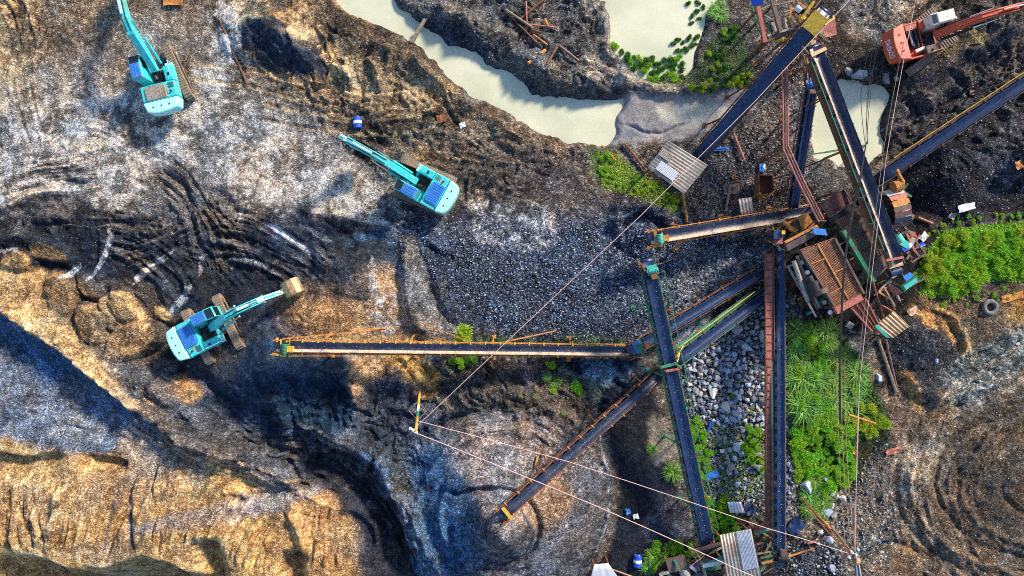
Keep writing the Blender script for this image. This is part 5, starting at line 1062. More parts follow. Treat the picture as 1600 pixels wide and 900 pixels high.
# pink chute
ch = thing('chute', 1345, 490, 'pinkish red ribbed steel chute running down from the big screen to the small tan roof', 'chute')
C4 = [at(1330, 478, 3.7), at(1352, 466, 3.7), at(1370, 505, 2.6), at(1360, 516, 2.4)]
plate('chute_floor', [(1329, 480, 3.7), (1352, 466, 3.7), (1372, 506, 2.5), (1362, 517, 2.4)], .06, M_RUSTP, ch)
for t_ in (0, .35, .65, 1): 
    a = lerp3((1329, 480, 3.8), (1352, 466, 3.8), t_); b_ = lerp3((1362, 517, 2.5), (1372, 506, 2.6), t_); barp('chute_rib', a, b_, .09, M_RUSTP if t_ in (0, 1) else M_RUST, ch, .2)
legs(ch, [(1334, 480, 3.5), (1350, 470, 3.5), (1366, 512, 2.3)], M_RUST)
# steelwork tripod right of the chute
tp = thing('steel_tripod', 1378, 480, 'thin orange and pink pipe tripod standing over dark ground by the small tan roof', 'pipe frame')
for a, b_, m_ in (((1363, 437, 4.2), (1380, 495, .6), M_RUSTP), ((1372, 456, 3.4), (1392, 468, 2.4), M_RUSTL), ((1392, 468, 2.4), (1398, 484, 1.6), M_RUSTP), ((1376, 476, 2.4), (1394, 486, 1.6), M_RUSTP), ((1372, 456, 3.2), (1391, 436, 3.2), M_CONC), ((1361, 482, 2), (1382, 512, .5), M_CONC)): MB().tube([at(*a), at(*b_)], .07, 8).build('pipe', m_, tp, world=True)
# corrugated roofs
def tin_roof(label, c, n, m, amp=.026, t_=.03, posts=None, patches=(), name='tin_roof', frame=M_RUST, rows=3):
    """c: four (u, v, z) corners, ribs run from edge 0-1 to edge 3-2"""
    P = [at(*q) for q in c]; cen = sum(P, Vector()) / 4; ro_ = empty(name, (cen.x, cen.y, gz(cen.x, cen.y)), 0, label, 'roof')
    f = lambda a, b_: P[0].lerp(P[1], a).lerp(P[3].lerp(P[2], a), b_)
    rowsP = []; N_ = n * 6
    for j in range(rows + 1):
        rowsP.append([f(i / N_, j / rows) + Vector((0, 0, amp * (1 if (i % 6) in (1, 2) else (0 if (i % 6) in (4, 5) else .5)))) for i in range(N_ + 1)])
    o = MB().grid(rowsP).build('roof_sheet', m, ro_, world=True, smooth=True); md = o.modifiers.new('t', 'SOLIDIFY'); md.thickness = .02
    for (a0, a1, b0, b1, mm) in patches:
        rp = []; N2 = max(6, int((a1 - a0) * N_ * 1.6))
        for j in range(3): rp.append([f(a0 + (a1 - a0) * i / N2, b0 + (b1 - b0) * j / 2) + Vector((0, 0, .10 + amp * .8 * ((i % 4) in (1, 2)))) for i in range(N2 + 1)])
        o = MB().grid(rp).build('overlay_sheet', mm, ro_, world=True); md = o.modifiers.new('t', 'SOLIDIFY'); md.thickness = .02
    for b_ in (.08, .5, .92): MB().bar(f(.02, b_) - Vector((0, 0, .10)), f(.98, b_) - Vector((0, 0, .10)), .08, .12).build('purlin', frame, ro_, world=True)
    for a, b_ in ((.04, .06), (.96, .06), (.96, .94), (.04, .94)):
        p = f(a, b_) - Vector((0, 0, .1)); MB().bar(p, (p.x, p.y, gz(p.x, p.y) - .1), .12, .12).build('post', frame, ro_, world=True)
    return ro_
tin_roof('large weathered tin roof over the foot of the wide navy conveyor', [(1043, 219, 3.2), (1012, 262, 2.8), (1069, 303, 2.8), (1106, 258, 3.2)], 11, M_TIN, patches=((.30, .52, .02, .30, M_TIN), (.62, .90, .15, .62, M_TINW)))
tin_roof('small tan tin roof with a turquoise scrap edge at the end of the pink-red chute', [(1367, 508, 2.6), (1396, 486, 2.6), (1421, 510, 2.3), (1394, 529, 2.3)], 6, M_TINB, amp=.08)
MB().slab([at(1366, 509, 2.75), at(1373, 508, 2.75), at(1391, 528, 2.5), at(1384, 527, 2.5)], .04).build('turquoise_flashing', M_TURQ, [o for o in bpy.data.objects if o.get('label', '').startswith('small tan tin')][0], world=True)
tin_roof('small pale tin roof above the short brown conveyor', [(1153, 311, 2.2), (1174, 308, 2.2), (1178, 336, 2.0), (1158, 339, 2.0)], 4, M_TIN, amp=.06)
tin_roof('large striped tin roof at the bottom edge, half tan and half white', [(1124, 836, 3.4), (1173, 826, 3.4), (1194, 925, 3.0), (1141, 935, 3.0)], 10, M_TIN, amp=.07, patches=((.52, .98, .0, .60, M_TINW),))
tin_roof('scrap of white tin roofing lying in the weeds near the bottom', [(1136, 784, .6), (1158, 784, .6), (1164, 802, .5), (1140, 801, .5)], 5, M_TINW, amp=.04)
tin_roof('pale concrete-white sheet roof cut by the bottom edge of the frame', [(928, 882, 1.6), (950, 880, 1.6), (975, 915, 1.5), (920, 915, 1.5)], 3, M_TINW, amp=.02)
# structure under the head of the wide navy conveyor (upper right)
tw = thing('loading_tower', 1225, 40, 'cluttered rusty steel tower frame with green and yellow bars under the wide conveyor head', 'steel tower')
for a, b_, w_, m_ in (((1184, 10, 4.5), (1195, 66, 4.0), .28, M_RUSTP), ((1206, 0, 4.8), (1219, 48, 4.4), .26, M_PLUM), ((1175, 8, 3), (1187, 50, 2.4), .10, M_GREEN), ((1196, 34, 3), (1210, 56, 2.6), .16, M_GREEN), ((1195, 66, 4), (1250, 40, 4.4), .18, M_PLUM), ((1202, 62, 3), (1246, 62, 3), .22, M_YEL), ((1218, 50, 4.4), (1240, 44, 4.4), .16, M_CONC),
                  ((1236, 10, 4), (1232, 46, 4), .12, M_RUSTL), ((1220, 28, 3), (1245, 18, 3.4), .12, M_PLUM), ((1210, 8, 4.8), (1240, 2, 4.8), .12, M_PLUM), ((1204, 30, 3), (1212, 50, 3), .2, M_CONC), ((1226, 26, 2), (1229, 44, 2), .15, M_CONC), ((1180, 70, 3.2), (1206, 60, 3.4), .16, M_RUST), ((1245, 0, 5), (1270, 30, 5), .13, M_PLUM), ((1252, 30, 5), (1272, 2, 5.4), .2, M_YEL), ((1262, 14, 5), (1246, 4, 5), .14, M_RUSTL), ((1248, 26, 4.8), (1266, 30, 4.8), .3, M_YEL), ((1286, 38, 6.2), (1302, 27, 6.2), .3, M_YEL)):
    barp('beam', a, b_, w_, m_, tw)
plate('tower_floor', [(1262, 44, 3.2), (1304, 24, 3.4), (1308, 54, 3.2), (1276, 62, 3.2)], .06, M_RUSTP, tw); plate('blue_tarp', [(1172, -4, 4.6), (1194, -4, 4.8), (1192, 6, 4.6), (1176, 9, 4.4)], .08, M_DRUM, tw)
MB().box(at(1256, 18, 4.6), (.7, .6, .6), .5).build('gearbox', M_BLACKM, tw, world=True); MB().tube([at(1244, 10, 4.8), at(1252, 16, 4.8)], .25, 12).build('drive_motor', M_WPL, tw, world=True)
legs(tw, [(1186, 12, 4.3), (1196, 64, 3.9), (1209, 6, 4.6), (1219, 47, 4.3), (1248, 41, 4.3), (1270, 46, 3.1), (1303, 28, 3.3)], M_RUST)
tc_ = thing('transfer_chute', 1268, 92, 'tan boxed transfer chute between the wide conveyor and the streaked narrow one', 'chute')
plate('upper_sheet', [(1267, 64, 5.6), (1275, 62, 5.6), (1277, 82, 5.4), (1270, 83, 5.4)], .1, M_TINB, tc_); plate('chute_box', [(1259, 87, 5.8), (1277, 84, 5.8), (1278, 99, 5.6), (1262, 101, 5.6)], .8, M_TINB, tc_)
for a, b_ in (((1255, 86), (1278, 83)), ((1255, 86), (1258, 102)), ((1258, 102), (1278, 100))): barp('rim', (*a, 5.9), (*b_, 5.8), .08, M_RUST, tc_, .15)
legs(tc_, [(1258, 88, 5.4), (1262, 100, 5.2)], M_RUST)
# three parallel pipes
for k, (m_, lb) in enumerate(((M_RUSTP, 'leftmost of three parallel pinkish pipes bending past the streaked conveyor'), (M_PLUM, 'middle one of three parallel pinkish pipes bending past the streaked conveyor'), (M_RUSTP, 'rightmost of three parallel pinkish pipes bending past the streaked conveyor'))):
    o_ = k * 3.6; z_ = 5.6
    o = MB().tube([at(1222 + o_, 100, z_), at(1223.5 + o_, 180, z_), at(1224 + o_, 234 - k * 3, z_), at(1250 + o_, 290 - k * 2, z_ - .3), at(1279 + o_, 346 - k * 2, z_ - .6), at(1279 + o_, 350 - k * 2, z_ - 2.5)], .075, 8).build('pipe', m_, None, loc=gat(1224, 234)); tag(o, lb, 'pipe')
rk = thing('pipe_rack', 1224, 234, 'thin rusty trestle holding up the three parallel pinkish pipes', 'trestle')
for q in ((1228, 110), (1229, 230), (1254, 286), (1284, 345)): 
    for dx in (-9, 9): p = at(q[0] + dx * .7, q[1], 5.4 if q[1] < 250 else 5.0); MB().bar(p, (p.x, p.y, gz(p.x, p.y)), .08, .08).build('leg', M_RUST, rk, world=True)
    barp('crossbar', (q[0] - 7, q[1], 5.4 if q[1] < 250 else 5.0), (q[0] + 7, q[1], 5.4 if q[1] < 250 else 5.0), .08, M_RUST, rk)
# stockpile bin, rust pit between
pb = thing('rusty_bin', 1196, 292, 'open dark rust bin lying in the rubble below the three pipes', 'bin')
plate('bin_floor', [(1183, 275, .6), (1203, 276, .6), (1205, 300, .5), (1190, 305, .5)], .05, M_RUST, pb)
for a, b_ in (((1182, 275), (1204, 275)), ((1182, 275), (1183, 302)), ((1204, 275), (1206, 300)), ((1183, 302), (1192, 312)), ((1192, 312), (1206, 300))): barp('bin_wall', (*a, .9), (*b_, .9), .08, M_RUSTL if a[1] > 290 else M_RUST, pb, 1.0)
# bottom machine shed area
bs = thing('engine_stand', 1075, 880, 'jumble of grey and green machine frames left of the striped tin roof at the bottom', 'machine frame')
plate('plum_cover', [(1040, 876, 1.8), (1070, 868, 1.8), (1075, 888, 1.6), (1046, 896, 1.6)], .3, M_PLUM, bs)
for a, b_, w_, m_ in (((1030, 898, 1.5), (1070, 885, 1.5), .2, M_CONC), ((1078, 884, 1.8), (1098, 900, 1.5), .22, M_CONC), ((1086, 884, 1.6), (1094, 905, 1.4), .3, M_BLUE), ((1096, 878, 2), (1104, 905, 1.6), .2, M_CONC), ((1100, 882, 2), (1128, 872, 2), .18, M_TURQ), ((1080, 862, 2), (1140, 846, 2), .22, M_PLUM), ((1098, 884, 2.1), (1130, 878, 2.1), .25, M_WHITE), ((1094, 890, 1.2), (1126, 886, 1.2), .25, M_GREEN), ((1104, 868, 2.4), (1121, 858, 2.4), .07, M_RUSTL), ((1088, 862, 2.4), (1095, 874, 2.4), .07, M_RUSTP), ((1080, 884, 2.4), (1100, 868, 2.4), .06, M_RUSTP)): barp('frame_bar', a, b_, w_, m_, bs)
MB().tube([at(1068, 888, 1.3), at(1072, 900, 1.3)], .4, 14).build('engine_block', M_CONC, bs, world=True)
legs(bs, [(1042, 878, 1.5), (1072, 884, 1.5), (1126, 872, 1.9), (1098, 900, 1.4)], M_RUST)
bt = thing('scaffold', 1195, 830, 'low frame of pale pink and green bars between the striped roof and the upright conveyor', 'frame')
for a, b_, m_ in (((1180, 824, 2), (1196, 818, 2), M_RUSTP), ((1182, 834, 2), (1204, 826, 2), M_TURQ), ((1180, 830, 2.2), (1200, 822, 2.2), M_RUSTP), ((1206, 820, 2), (1212, 860, 1), M_RUSTL), ((1180, 866, 1.4), (1212, 860, 1.4), M_WOOD), ((1182, 850, 1.2), (1212, 846, 1.2), M_PLUM), ((1188, 872, 1.4), (1206, 868, 1.4), M_GREEN), ((1190, 880, 1.4), (1208, 876, 1.4), M_RUSTL)): barp('bar', a, b_, .12, m_, bt)
legs(bt, [(1182, 830, 1.9), (1204, 826, 1.9), (1210, 856, 1.1)], M_RUST)
# green bar over the pool
o = MB().bar(at(1290, 238, 2.2), at(1352, 227, 2.4), .14, .14).bar(at(1240, 245, 2.0), at(1290, 238, 2.2), .10, .10).bar(at(1352, 227, 2.4), at(1352, 227, -1.2), .12, .12).bar(at(1242, 245, 2.0), at(1242, 245, -.3), .12, .12).build('green_rail', M_GREEN, None, loc=gat(1242, 245)); tag(o, 'green rail reaching across the lower end of the milky pool', 'rail')

# small bars, brackets, hoses and boxes bolted round each machine
_rg = random.Random(41)
for par, box, n_, zr in ((vs, (1236, 385, 1310, 490), 16, (1.0, 3.4)), (s2, (1350, 325, 1400, 440), 14, (1.5, 3.6)), (s2, (1300, 350, 1345, 430), 10, (1.0, 3.2)), (cr, (1368, 290, 1425, 350), 12, (.8, 2.6)), (pf, (1384, 345, 1430, 400), 12, (1.2, 3.2)), (th, (1375, 420, 1430, 465), 12, (.8, 3.2)), (tw, (1185, 2, 1290, 66), 26, (.8, 4.6)), (fb, (1222, 338, 1282, 366), 9, (1.2, 4.0)), (bs, (1035, 850, 1135, 900), 20, (.5, 2.0)), (bt, (1180, 818, 1214, 890), 14, (.4, 1.6)), (ch, (1325, 480, 1375, 525), 8, (.6, 2.2)), (hp, (1206, 362, 1228, 384), 5, (1.5, 3.6))):
    for k in range(n_):
        u, v, z_ = _rg.uniform(box[0], box[2]), _rg.uniform(box[1], box[3]), _rg.uniform(*zr); a = _rg.choice((R(-30), R(60), R(28), R(-62), _rg.uniform(0, 3.1))); ln_ = _rg.uniform(.6, 2.2); p = at(u, v, z_); d_ = Vector((math.cos(a), math.sin(a), _rg.uniform(-.25, .25))) * ln_ / 2; m_ = _rg.choice((M_RUST, M_PLUM, M_CONC, M_RUSTL, M_RUSTP, M_GREEN, M_BLACKM, M_WOOD, M_PLUM))
        if _rg.random() < .72: MB().bar(p - d_, p + d_, _rg.uniform(.05, .15), _rg.uniform(.05, .2)).build('bracket', m_, par, world=True)
        elif _rg.random() < .5: MB().tube([p - d_, p + Vector((_rg.uniform(-.3, .3), _rg.uniform(-.3, .3), .1)), p + d_], .05, 8).build('hose', M_BLACKW, par, world=True)
        else: MB().box(p, (_rg.uniform(.25, .6), _rg.uniform(.2, .45), .3), a).build('metal_box', m_, par, world=True)
# ---------------------------------------------------------------- cables and poles
def cable(label, pts, r_=.022, m=None, sag=0.0, n=10, group=None):
    """hangs through points (u, v, z)"""
    P = []
    Q = [at(*q) for q in pts]
    for i in range(len(Q) - 1):
        for k in range(n):
            t_ = k / n; P.append(Q[i].lerp(Q[i + 1], t_) - Vector((0, 0, sag * 4 * t_ * (1 - t_))))
    P.append(Q[-1]); g = Vector((Q[0].x, Q[0].y, gz(Q[0].x, Q[0].y)))
    return tag(MB().tube(P, r_, 6).build('cable', m or M_ROPE, None, loc=g), label, 'cable', group)
po = thing('utility_pole', 655, 628, 'yellow and white banded pole with a square guard, left end of the pink cables', 'pole')
pts_ = [gat(656, 610), at(650, 672, 7.0)]; pa, pb_ = pts_
for k in range(7):
    MB().tube([pa.lerp(pb_, k / 7), pa.lerp(pb_, (k + 1) / 7)], .10, 10).build('pole_band', [M_RUSTL, M_YEL, M_YEL, M_WHITE, M_GREEN, M_RUSTL, M_YEL][k], po, world=True)
sq = [at(*q) for q in ((646, 632, 4.2), (657, 642, 4.2), (647, 653, 4.2), (636, 641, 4.2))]
sq = [pa.lerp(pb_, .55) + Vector(v_) for v_ in ((0, .7, 0), (.62, 0, 0), (0, -.7, 0), (-.62, 0, 0))]
for i in range(4): MB().bar(sq[i], sq[(i + 1) % 4], .05).build('guard_bar', M_WOOD, po, world=True)
MB().bar(at(640, 668, 6.8), at(652, 676, 6.8), .10).build('crossarm', M_WHITE, po, world=True)
for q in ((641, 669), (646, 672), (651, 675)): p = at(*q, 6.9); MB().tube([p, p + Vector((0, 0, .22))], [.09, .06], 10).build('insulator', M_WPL, po, world=True)
cable('long pink cable from the banded pole up over the weathered tin roof', [(646, 671, 7.0), (1000, 338, 7.6), (1180, 158, 8.0), (1335, -8, 8.4)], .021, sag=.10)
cable('upper of the two pink cables running from the banded pole down to the right', [(650, 657, 6.2), (890, 722, 6.6), (1200, 826, 7.2), (1330, 866, 7.2)], .021, sag=.15)
cable('lower of the two pink cables running from the banded pole down to the right', [(646, 675, 7.0), (930, 790, 6.6), (1162, 894, 6.4), (1200, 912, 6.4)], .025, sag=.15)
up = thing('utility_pole', 1334, 868, 'leaning wooden pole at the bottom where the overhead cables gather, pale bundle hanging off it', 'pole')
MB().tube([gat(1300, 826), at(1336, 870, 7.2)], [.13, .10], 10).build('pole_shaft', M_WOOD, up, world=True)
for a, b_ in (((1252, 776, 6.9), (1336, 872, 7.1)), ((1258, 790, 6.4), (1330, 872, 6.6))): MB().bar(at(*a), at(*b_), .10, .12).build('crossarm', M_RUST, up, world=True)
for q in ((1330, 862), (1337, 866), (1340, 858), (1326, 870)): p = at(*q, 7.2); MB().tube([p, p + Vector((0, 0, .22))], [.10, .06], 10).build('insulator', M_WPL, up, world=True)
for k in range(4): MB().tube([at(1333 + k * 1.5, 868, 7.0), at(1336 + k * 2.2, 885, 6.0), at(1338 + k * 3, 910, 4.5)], .05, 6).build('cable_bundle', M_WPL if k % 2 else M_PLUM, up, world=True)
MB().tube([at(1335, 876, 6.8), at(1341, 878, 6.8)], .28, 12).build('junction_box', M_TINB, up, world=True)
for k, (a, b_, c_, lb) in enumerate((((1432, -6, 8.6), (1386, 238, 8), (1343, 600, 7.4), 'rightmost pale overhead cable, passing over the red excavator'), ((1412, 66, 8.2), (1380, 238, 8), (1338, 600, 7.4), 'pale overhead cable just left of the one over the red excavator'))):
    cable(lb, [a, b_, c_, (1336 + k * 3, 862, 7.3)], .02, M_ROPE if k == 0 else M_WOOD, sag=.1)
for k, (x0, x1, x2) in enumerate(((1365, 1351, 1353), (1371, 1358, 1355), (1360, 1347, 1352), (1376, 1361, 1356))):
    cable('thin dark cable of the loose fan hanging over the milky pool', [(1370, -6, 8.6), (x0, 60, 8.4), (x1 - (k - 1.5) * 4, 150, 7.6), (x2, 225, 7.4)], .02, M_BLACKW, sag=.1, group='dark cables over the pool')
for k in range(3):
    cable('thick black cable of the bundle running down between the two screens', [(1354, 222, 7.4), (1342 + k * 1.5, 285, 7.2), (1328 + k * 1.3, 345, 7.0), (1318 + k, 420, 6.8), (1313 + k, 520, 6.4), (1312 + k, 662, 6.0)], .035, M_BLACKW, sag=.06, group='black cables between the screens')
for k, (x0, x1) in enumerate(((1308, 1322), (1314, 1331), (1320, 1337))):
    cable('tan cable hanging above the green thicket towards the leaning pole', [(x0, 560, 6.4), (x0 + 4, 720, 6.6), (x1, 862, 7.1)], .02, M_COPPER, sag=.12, group='tan cables above the thicket')
cable('orange diagonal stay cable over the green thicket', [(1316, 572, 6.2), (1342, 640, 4.2), (1340, 700, 6.6), (1334, 860, 7.1)], .022, M_COPPER)
ob = MB().tube([at(1326, 648, 2.2), at(1368, 662, 2.4)], .09, 8).build('rusty_pipe', M_RUSTL, None, loc=gat(1326, 648)); tag(ob, 'orange rusty pipe poking out of the yellow-green bush at the right', 'pipe')
# ---------------------------------------------------------------- loose things
def loose_bar(name, label, cat, a, b_, r_, m, z=.12, group=None, square=False):
    p, q = gat(*a, dz=z), gat(*b_, dz=z); mb = MB()
    if square: mb.bar(p, q, r_ * 2, r_ * 1.4)
    else: mb.tube([p, p.lerp(q, .5) + Vector((0, 0, .02)), q], r_, 8)
    return tag(mb.build(name, m, None, loc=gat(*a)), label, cat, group)
def drum(label, u, v, rz, m, lying=True, band=True, s=1.0):
    ro_ = empty('drum', gat(u, v, .02), rz, label, 'drum'); ax = Vector((0, 1, 0)) if lying else Vector((0, 0, 1)); r_ = .36 * s; L2 = .5 * s; c = Vector((0, 0, r_ if lying else L2))
    pr = [(-L2, r_ * .96), (-L2 + .03, r_), (-.17, r_), (-.15, r_ * 1.04), (-.13, r_), (.13, r_), (.15, r_ * 1.04), (.17, r_), (L2 - .03, r_), (L2, r_ * .96)]
    MB().tube([c + ax * a for a, _ in pr], [q for _, q in pr], 24).build('shell', m, ro_)
    if band: MB().tube([c - ax * .12 * s, c + ax * .14 * s], r_ * 1.05, 24).build('label_band', M_WPL, ro_)
    MB().tube([c + ax * L2 + Vector((.12, 0, .12)) * s, c + ax * (L2 + .04) + Vector((.12, 0, .12)) * s], .05, 10).build('bung', M_WPL, ro_)
drum('blue drum with a white band lying on brown soil left of the milky channel', 560, 193, .1, M_DRUM, s=.88)
drum('blue drum lying on wet black ground near the bottom edge', 995, 874, -.05, M_DRUM, s=.85)
pl = empty('plank_bridge', gat(654, 48, .05), 0, 'narrow grey plank footbridge across the milky channel', 'footbridge')
for k in range(3): MB().bar(gat(663 + k * 2.2, 31, .25) , gat(642 + k * 2.4, 68, .25), .10, .05).build('plank', M_WOOD if k != 1 else M_TIN, pl, world=True)
for t_ in (.2, .5, .8): p = gat(662, 33, .2).lerp(gat(644, 66, .2), t_); p.z = .18; MB().bar(p - Vector((.25, .1, 0)), p + Vector((.25, .1, 0)), .06).build('cross_batten', M_WOOD, pl, world=True)
loose_bar('rusty_rod', 'long thin rusty rod on pale dirt right of the grey-hatched excavator', 'rod', (343, 30), (387, 132), .06, M_RUST, .15)
P_L = [((790, 17), (833, 46), .10, M_WOOD, 'grey-tan pipe, longest of the scrap heap on the mud spit'), ((822, 4), (823, 40), .07, M_RUSTP, 'upright-lying thin red pipe in the scrap heap on the mud spit'), ((852, 0), (812, 32), .09, M_RUST, 'dark rusty beam slanting across the top of the scrap heap'),
       ((824, 40), (870, 45), .07, M_RUSTP, 'pinkish pipe lying level in the scrap heap'), ((808, 38), (838, 68), .08, M_RUST, 'dark pipe at the lower left of the scrap heap'), ((833, 56), (855, 72), .08, M_RUSTL, 'short orange pipe in the middle of the scrap heap'),
       ((873, 73), (904, 97), .11, M_PLUM, 'stout grey-plum pipe pointing to the pond from the scrap heap'), ((872, 73), (854, 102), .07, M_RUST, 'thin rusty pipe forming a V with the stout plum one'), ((852, 80), (825, 100), .13, M_RUSTL, 'fat pipe with a bright orange end at the foot of the scrap heap'), ((851, 32), (856, 44), .12, M_RUSTL, 'stubby orange pipe at the right of the scrap heap'), ((830, 48), (845, 52), .07, M_RUST, 'bent short rusty bar inside the scrap heap')]
for a, b_, r_, m_, lb in P_L: loose_bar('scrap_pipe', lb, 'pipe', a, b_, r_, m_, .25)
for a, b_, r_, m_, lb in (((940, 228), (962, 252), .08, M_RUSTL, 'orange rusty bar between the gravel and the bright weeds'), ((1140, 288), (1133, 330), .10, M_WOOD, 'pale grey post lying left of the small pale roof'), ((1145, 210), (1162, 252), .10, M_RUSTP, 'pinkish bar in the rubble below the navy conveyor'),
                        ((1066, 303), (1073, 348), .09, M_RUSTL, 'rusty rail dropping from the weathered roof to the short brown conveyor'), ((975, 225), (1010, 268), .09, M_RUST, 'dark rusty beam left of the weathered roof'), ((1370, 530), (1398, 612), .14, M_WOOD, 'long dark timber leaning down right of the thicket'), ((1382, 530), (1400, 612), .10, M_PLUM, 'plum beam beside the long dark timber right of the thicket'), ((1255, 780), (1300, 830), .1, M_RUSTL, 'orange-brown rod in the rubble at the foot of the thicket'),
                        ((1225, 870), (1270, 855), .08, M_RUSTL, 'thin orange bar over dark rubble by the foot of the upright conveyor'), ((1260, 848), (1285, 840), .09, M_RUSTP, 'short pinkish pipe in pale rubble by the leaning pole'), ((940, 882), (995, 902), .05, M_TINB, 'thin tan stick lying beside the bottom-edge roof'), ((1432, 340), (1455, 350), .10, M_RUSTP, 'pinkish pipe stub at the right of the slatted walkway'), ((1110, 208), (1135, 222), .05, M_GREEN, 'thin green hose in the rubble under the navy conveyor'), ((840, 712), (836, 730), .10, M_RUSTL, 'short orange post beside the sloping conveyor on the cone')):
    loose_bar('scrap_bar', lb, 'bar', a, b_, r_, m_, .2)
# tyre
ty = empty('tyre', gat(1545, 480, .14), 0, 'old dusty tyre lying flat on the churned ground at the right', 'tyre'); rows = []
for i in range(33):
    a = 2 * math.pi * i / 32; rows.append([Vector((math.cos(a) * (.47 + .17 * math.cos(t_)), math.sin(a) * (.47 + .17 * math.cos(t_)), .15 * math.sin(t_) + .04)) for t_ in [2 * math.pi * j / 12 for j in range(13)]])
MB().grid(rows).build('tread', mat('dusty_tyre_rubber', (.13, .125, .12), .85, 0, (.22, .2, .17), .7, 5, grain=.3), ty, smooth=True)
# crumpled sheets, buckets and rubbish that can be told apart
def scrap(name, label, cat, u, v, w_, h_, rz, m, bend=.15, group=None):
    P = []
    for i in range(5): P.append([Vector(((i / 4 - .5) * w_, (j / 3 - .5) * h_ * (1 - .25 * random.random()), bend * random.random() + .05)) for j in range(4)])
    mb = MB().grid(P); o = mb.build(name, m, None); o.location = gat(u, v, .06); o.rotation_euler = (0, 0, rz); md = o.modifiers.new('t', 'SOLIDIFY'); md.thickness = .03; return tag(o, label, cat, group)
for n_, lb, ct, u, v, w_, h_, rz, m_ in (('rust_sheet', 'flat triangular rust-red sheet at the far right below the bright bush', 'sheet', 1580, 464, 1.7, .6, .25, M_RUSTL), ('blue_sheet', 'blue plastic sheet half hidden in the thicket', 'sheet', 1330, 595, 1.0, .4, .3, M_DRUM), ('white_sack', 'white torn sack on the right black gravel heap', 'sack', 1508, 324, 1.3, .6, .25, M_WPL), ('grey_sack', 'smaller grey lump of sheet just left of the torn white sack', 'sack', 1487, 336, .7, .6, 1, M_CONC),
                       ('red_cloth', 'red cloth heap right of the service platform', 'cloth', 1423, 370, .7, .7, .3, mat('red_cloth', (.62, .04, .02), .8)), ('pale_sack', 'cream sack next to the red cloth heap', 'sack', 1441, 370, .7, .6, .8, M_WHITE), ('blue_rag', 'navy rag below the cream sack', 'cloth', 1437, 383, .6, .4, .4, M_DRUM), ('blue_scrap', 'blue plate in the rubble left of the rusty bin', 'sheet', 1190, 262, .5, .7, .1, M_BLUE), ('blue_scrap', 'long blue panel in the rubble just below the navy conveyor', 'sheet', 1123, 234, 1.5, .3, .1, M_BLUE),
                       ('pink_cover', 'pink-brown lid among weeds in front of the crusher stand', 'lid', 1018, 882, .9, .3, .3, M_RUSTP), ('blue_pallet', 'blue plank heap in the white rubble between the steep and upright conveyors', 'pallet', 1112, 742, 1.1, .6, .3, M_BLUE), ('tan_plate', 'brown square plate lying above the rusted mesh right of the small tan roof', 'plate', 1424, 486, .8, .6, .5, M_TINB), ('navy_sheet', 'dark blue sheet right of the foot of the upright conveyor', 'sheet', 1242, 822, 1.3, 1.2, .9, M_BELT), ('black_sheet', 'black and blue crumpled sheet beside the white tin scrap', 'sheet', 1172, 794, .9, .9, .4, M_BELT),
                       ('rust_lump', 'patch of scrap iron at the far right edge by the black heap', 'scrap', 1596, 256, .8, .7, .4, M_RUSTL), ('hull_scrap', 'curved orange-rimmed half barrel below the yellow-green bush', 'half barrel', 1394, 704, 1.2, .5, .25, M_RUSTP), ('turq_lid', 'small turquoise plate among the stones left of the screen legs', 'plate', 1263, 489, .5, .25, .4, M_TURQ), ('rust_heap', 'heap of orange-red scrap beside the bucket of the grey-hatched excavator', 'scrap', 272, 2, 1.5, .9, .0, M_RUSTL), ('red_scrap', 'rusty plates at the scrap spot right of the blue banded drum', 'scrap', 692, 185, .9, .7, .3, M_RUST), ('white_lump', 'white lump right of the rusty plates near the channel', 'sack', 723, 196, .45, .45, .3, M_WPL),
                       ('purple_plate', 'dull plum sheet under the small pale roof', 'sheet', 1142, 296, 1.2, .9, .1, M_PLUM), ('orange_can', 'small orange-rusted can left of the purple plate', 'can', 1146, 276, .4, .3, .5, M_RUSTL), ('white_box', 'white plastic tub on wet black ground above the blue drum', 'tub', 993, 806, .42, .4, .2, M_WPL), ('blue_offcut', 'blue offcut just left of the white tub', 'offcut', 981, 798, .35, .5, .2, M_BLUE), ('yellow_can', 'small yellow can between the steep conveyor and the rubble', 'can', 1106, 777, .3, .3, 0, M_YEL), ('red_can', 'red can at the right edge of the thicket', 'can', 1334, 706, .4, .35, 0, M_RUSTL), ('cyan_sheet', 'blue pole-like offcut in the boulder field weeds', 'offcut', 1108, 666, .2, 1.0, -.3, M_DRUM)):
    scrap(n_, lb, ct, u, v, w_, h_, rz, m_)
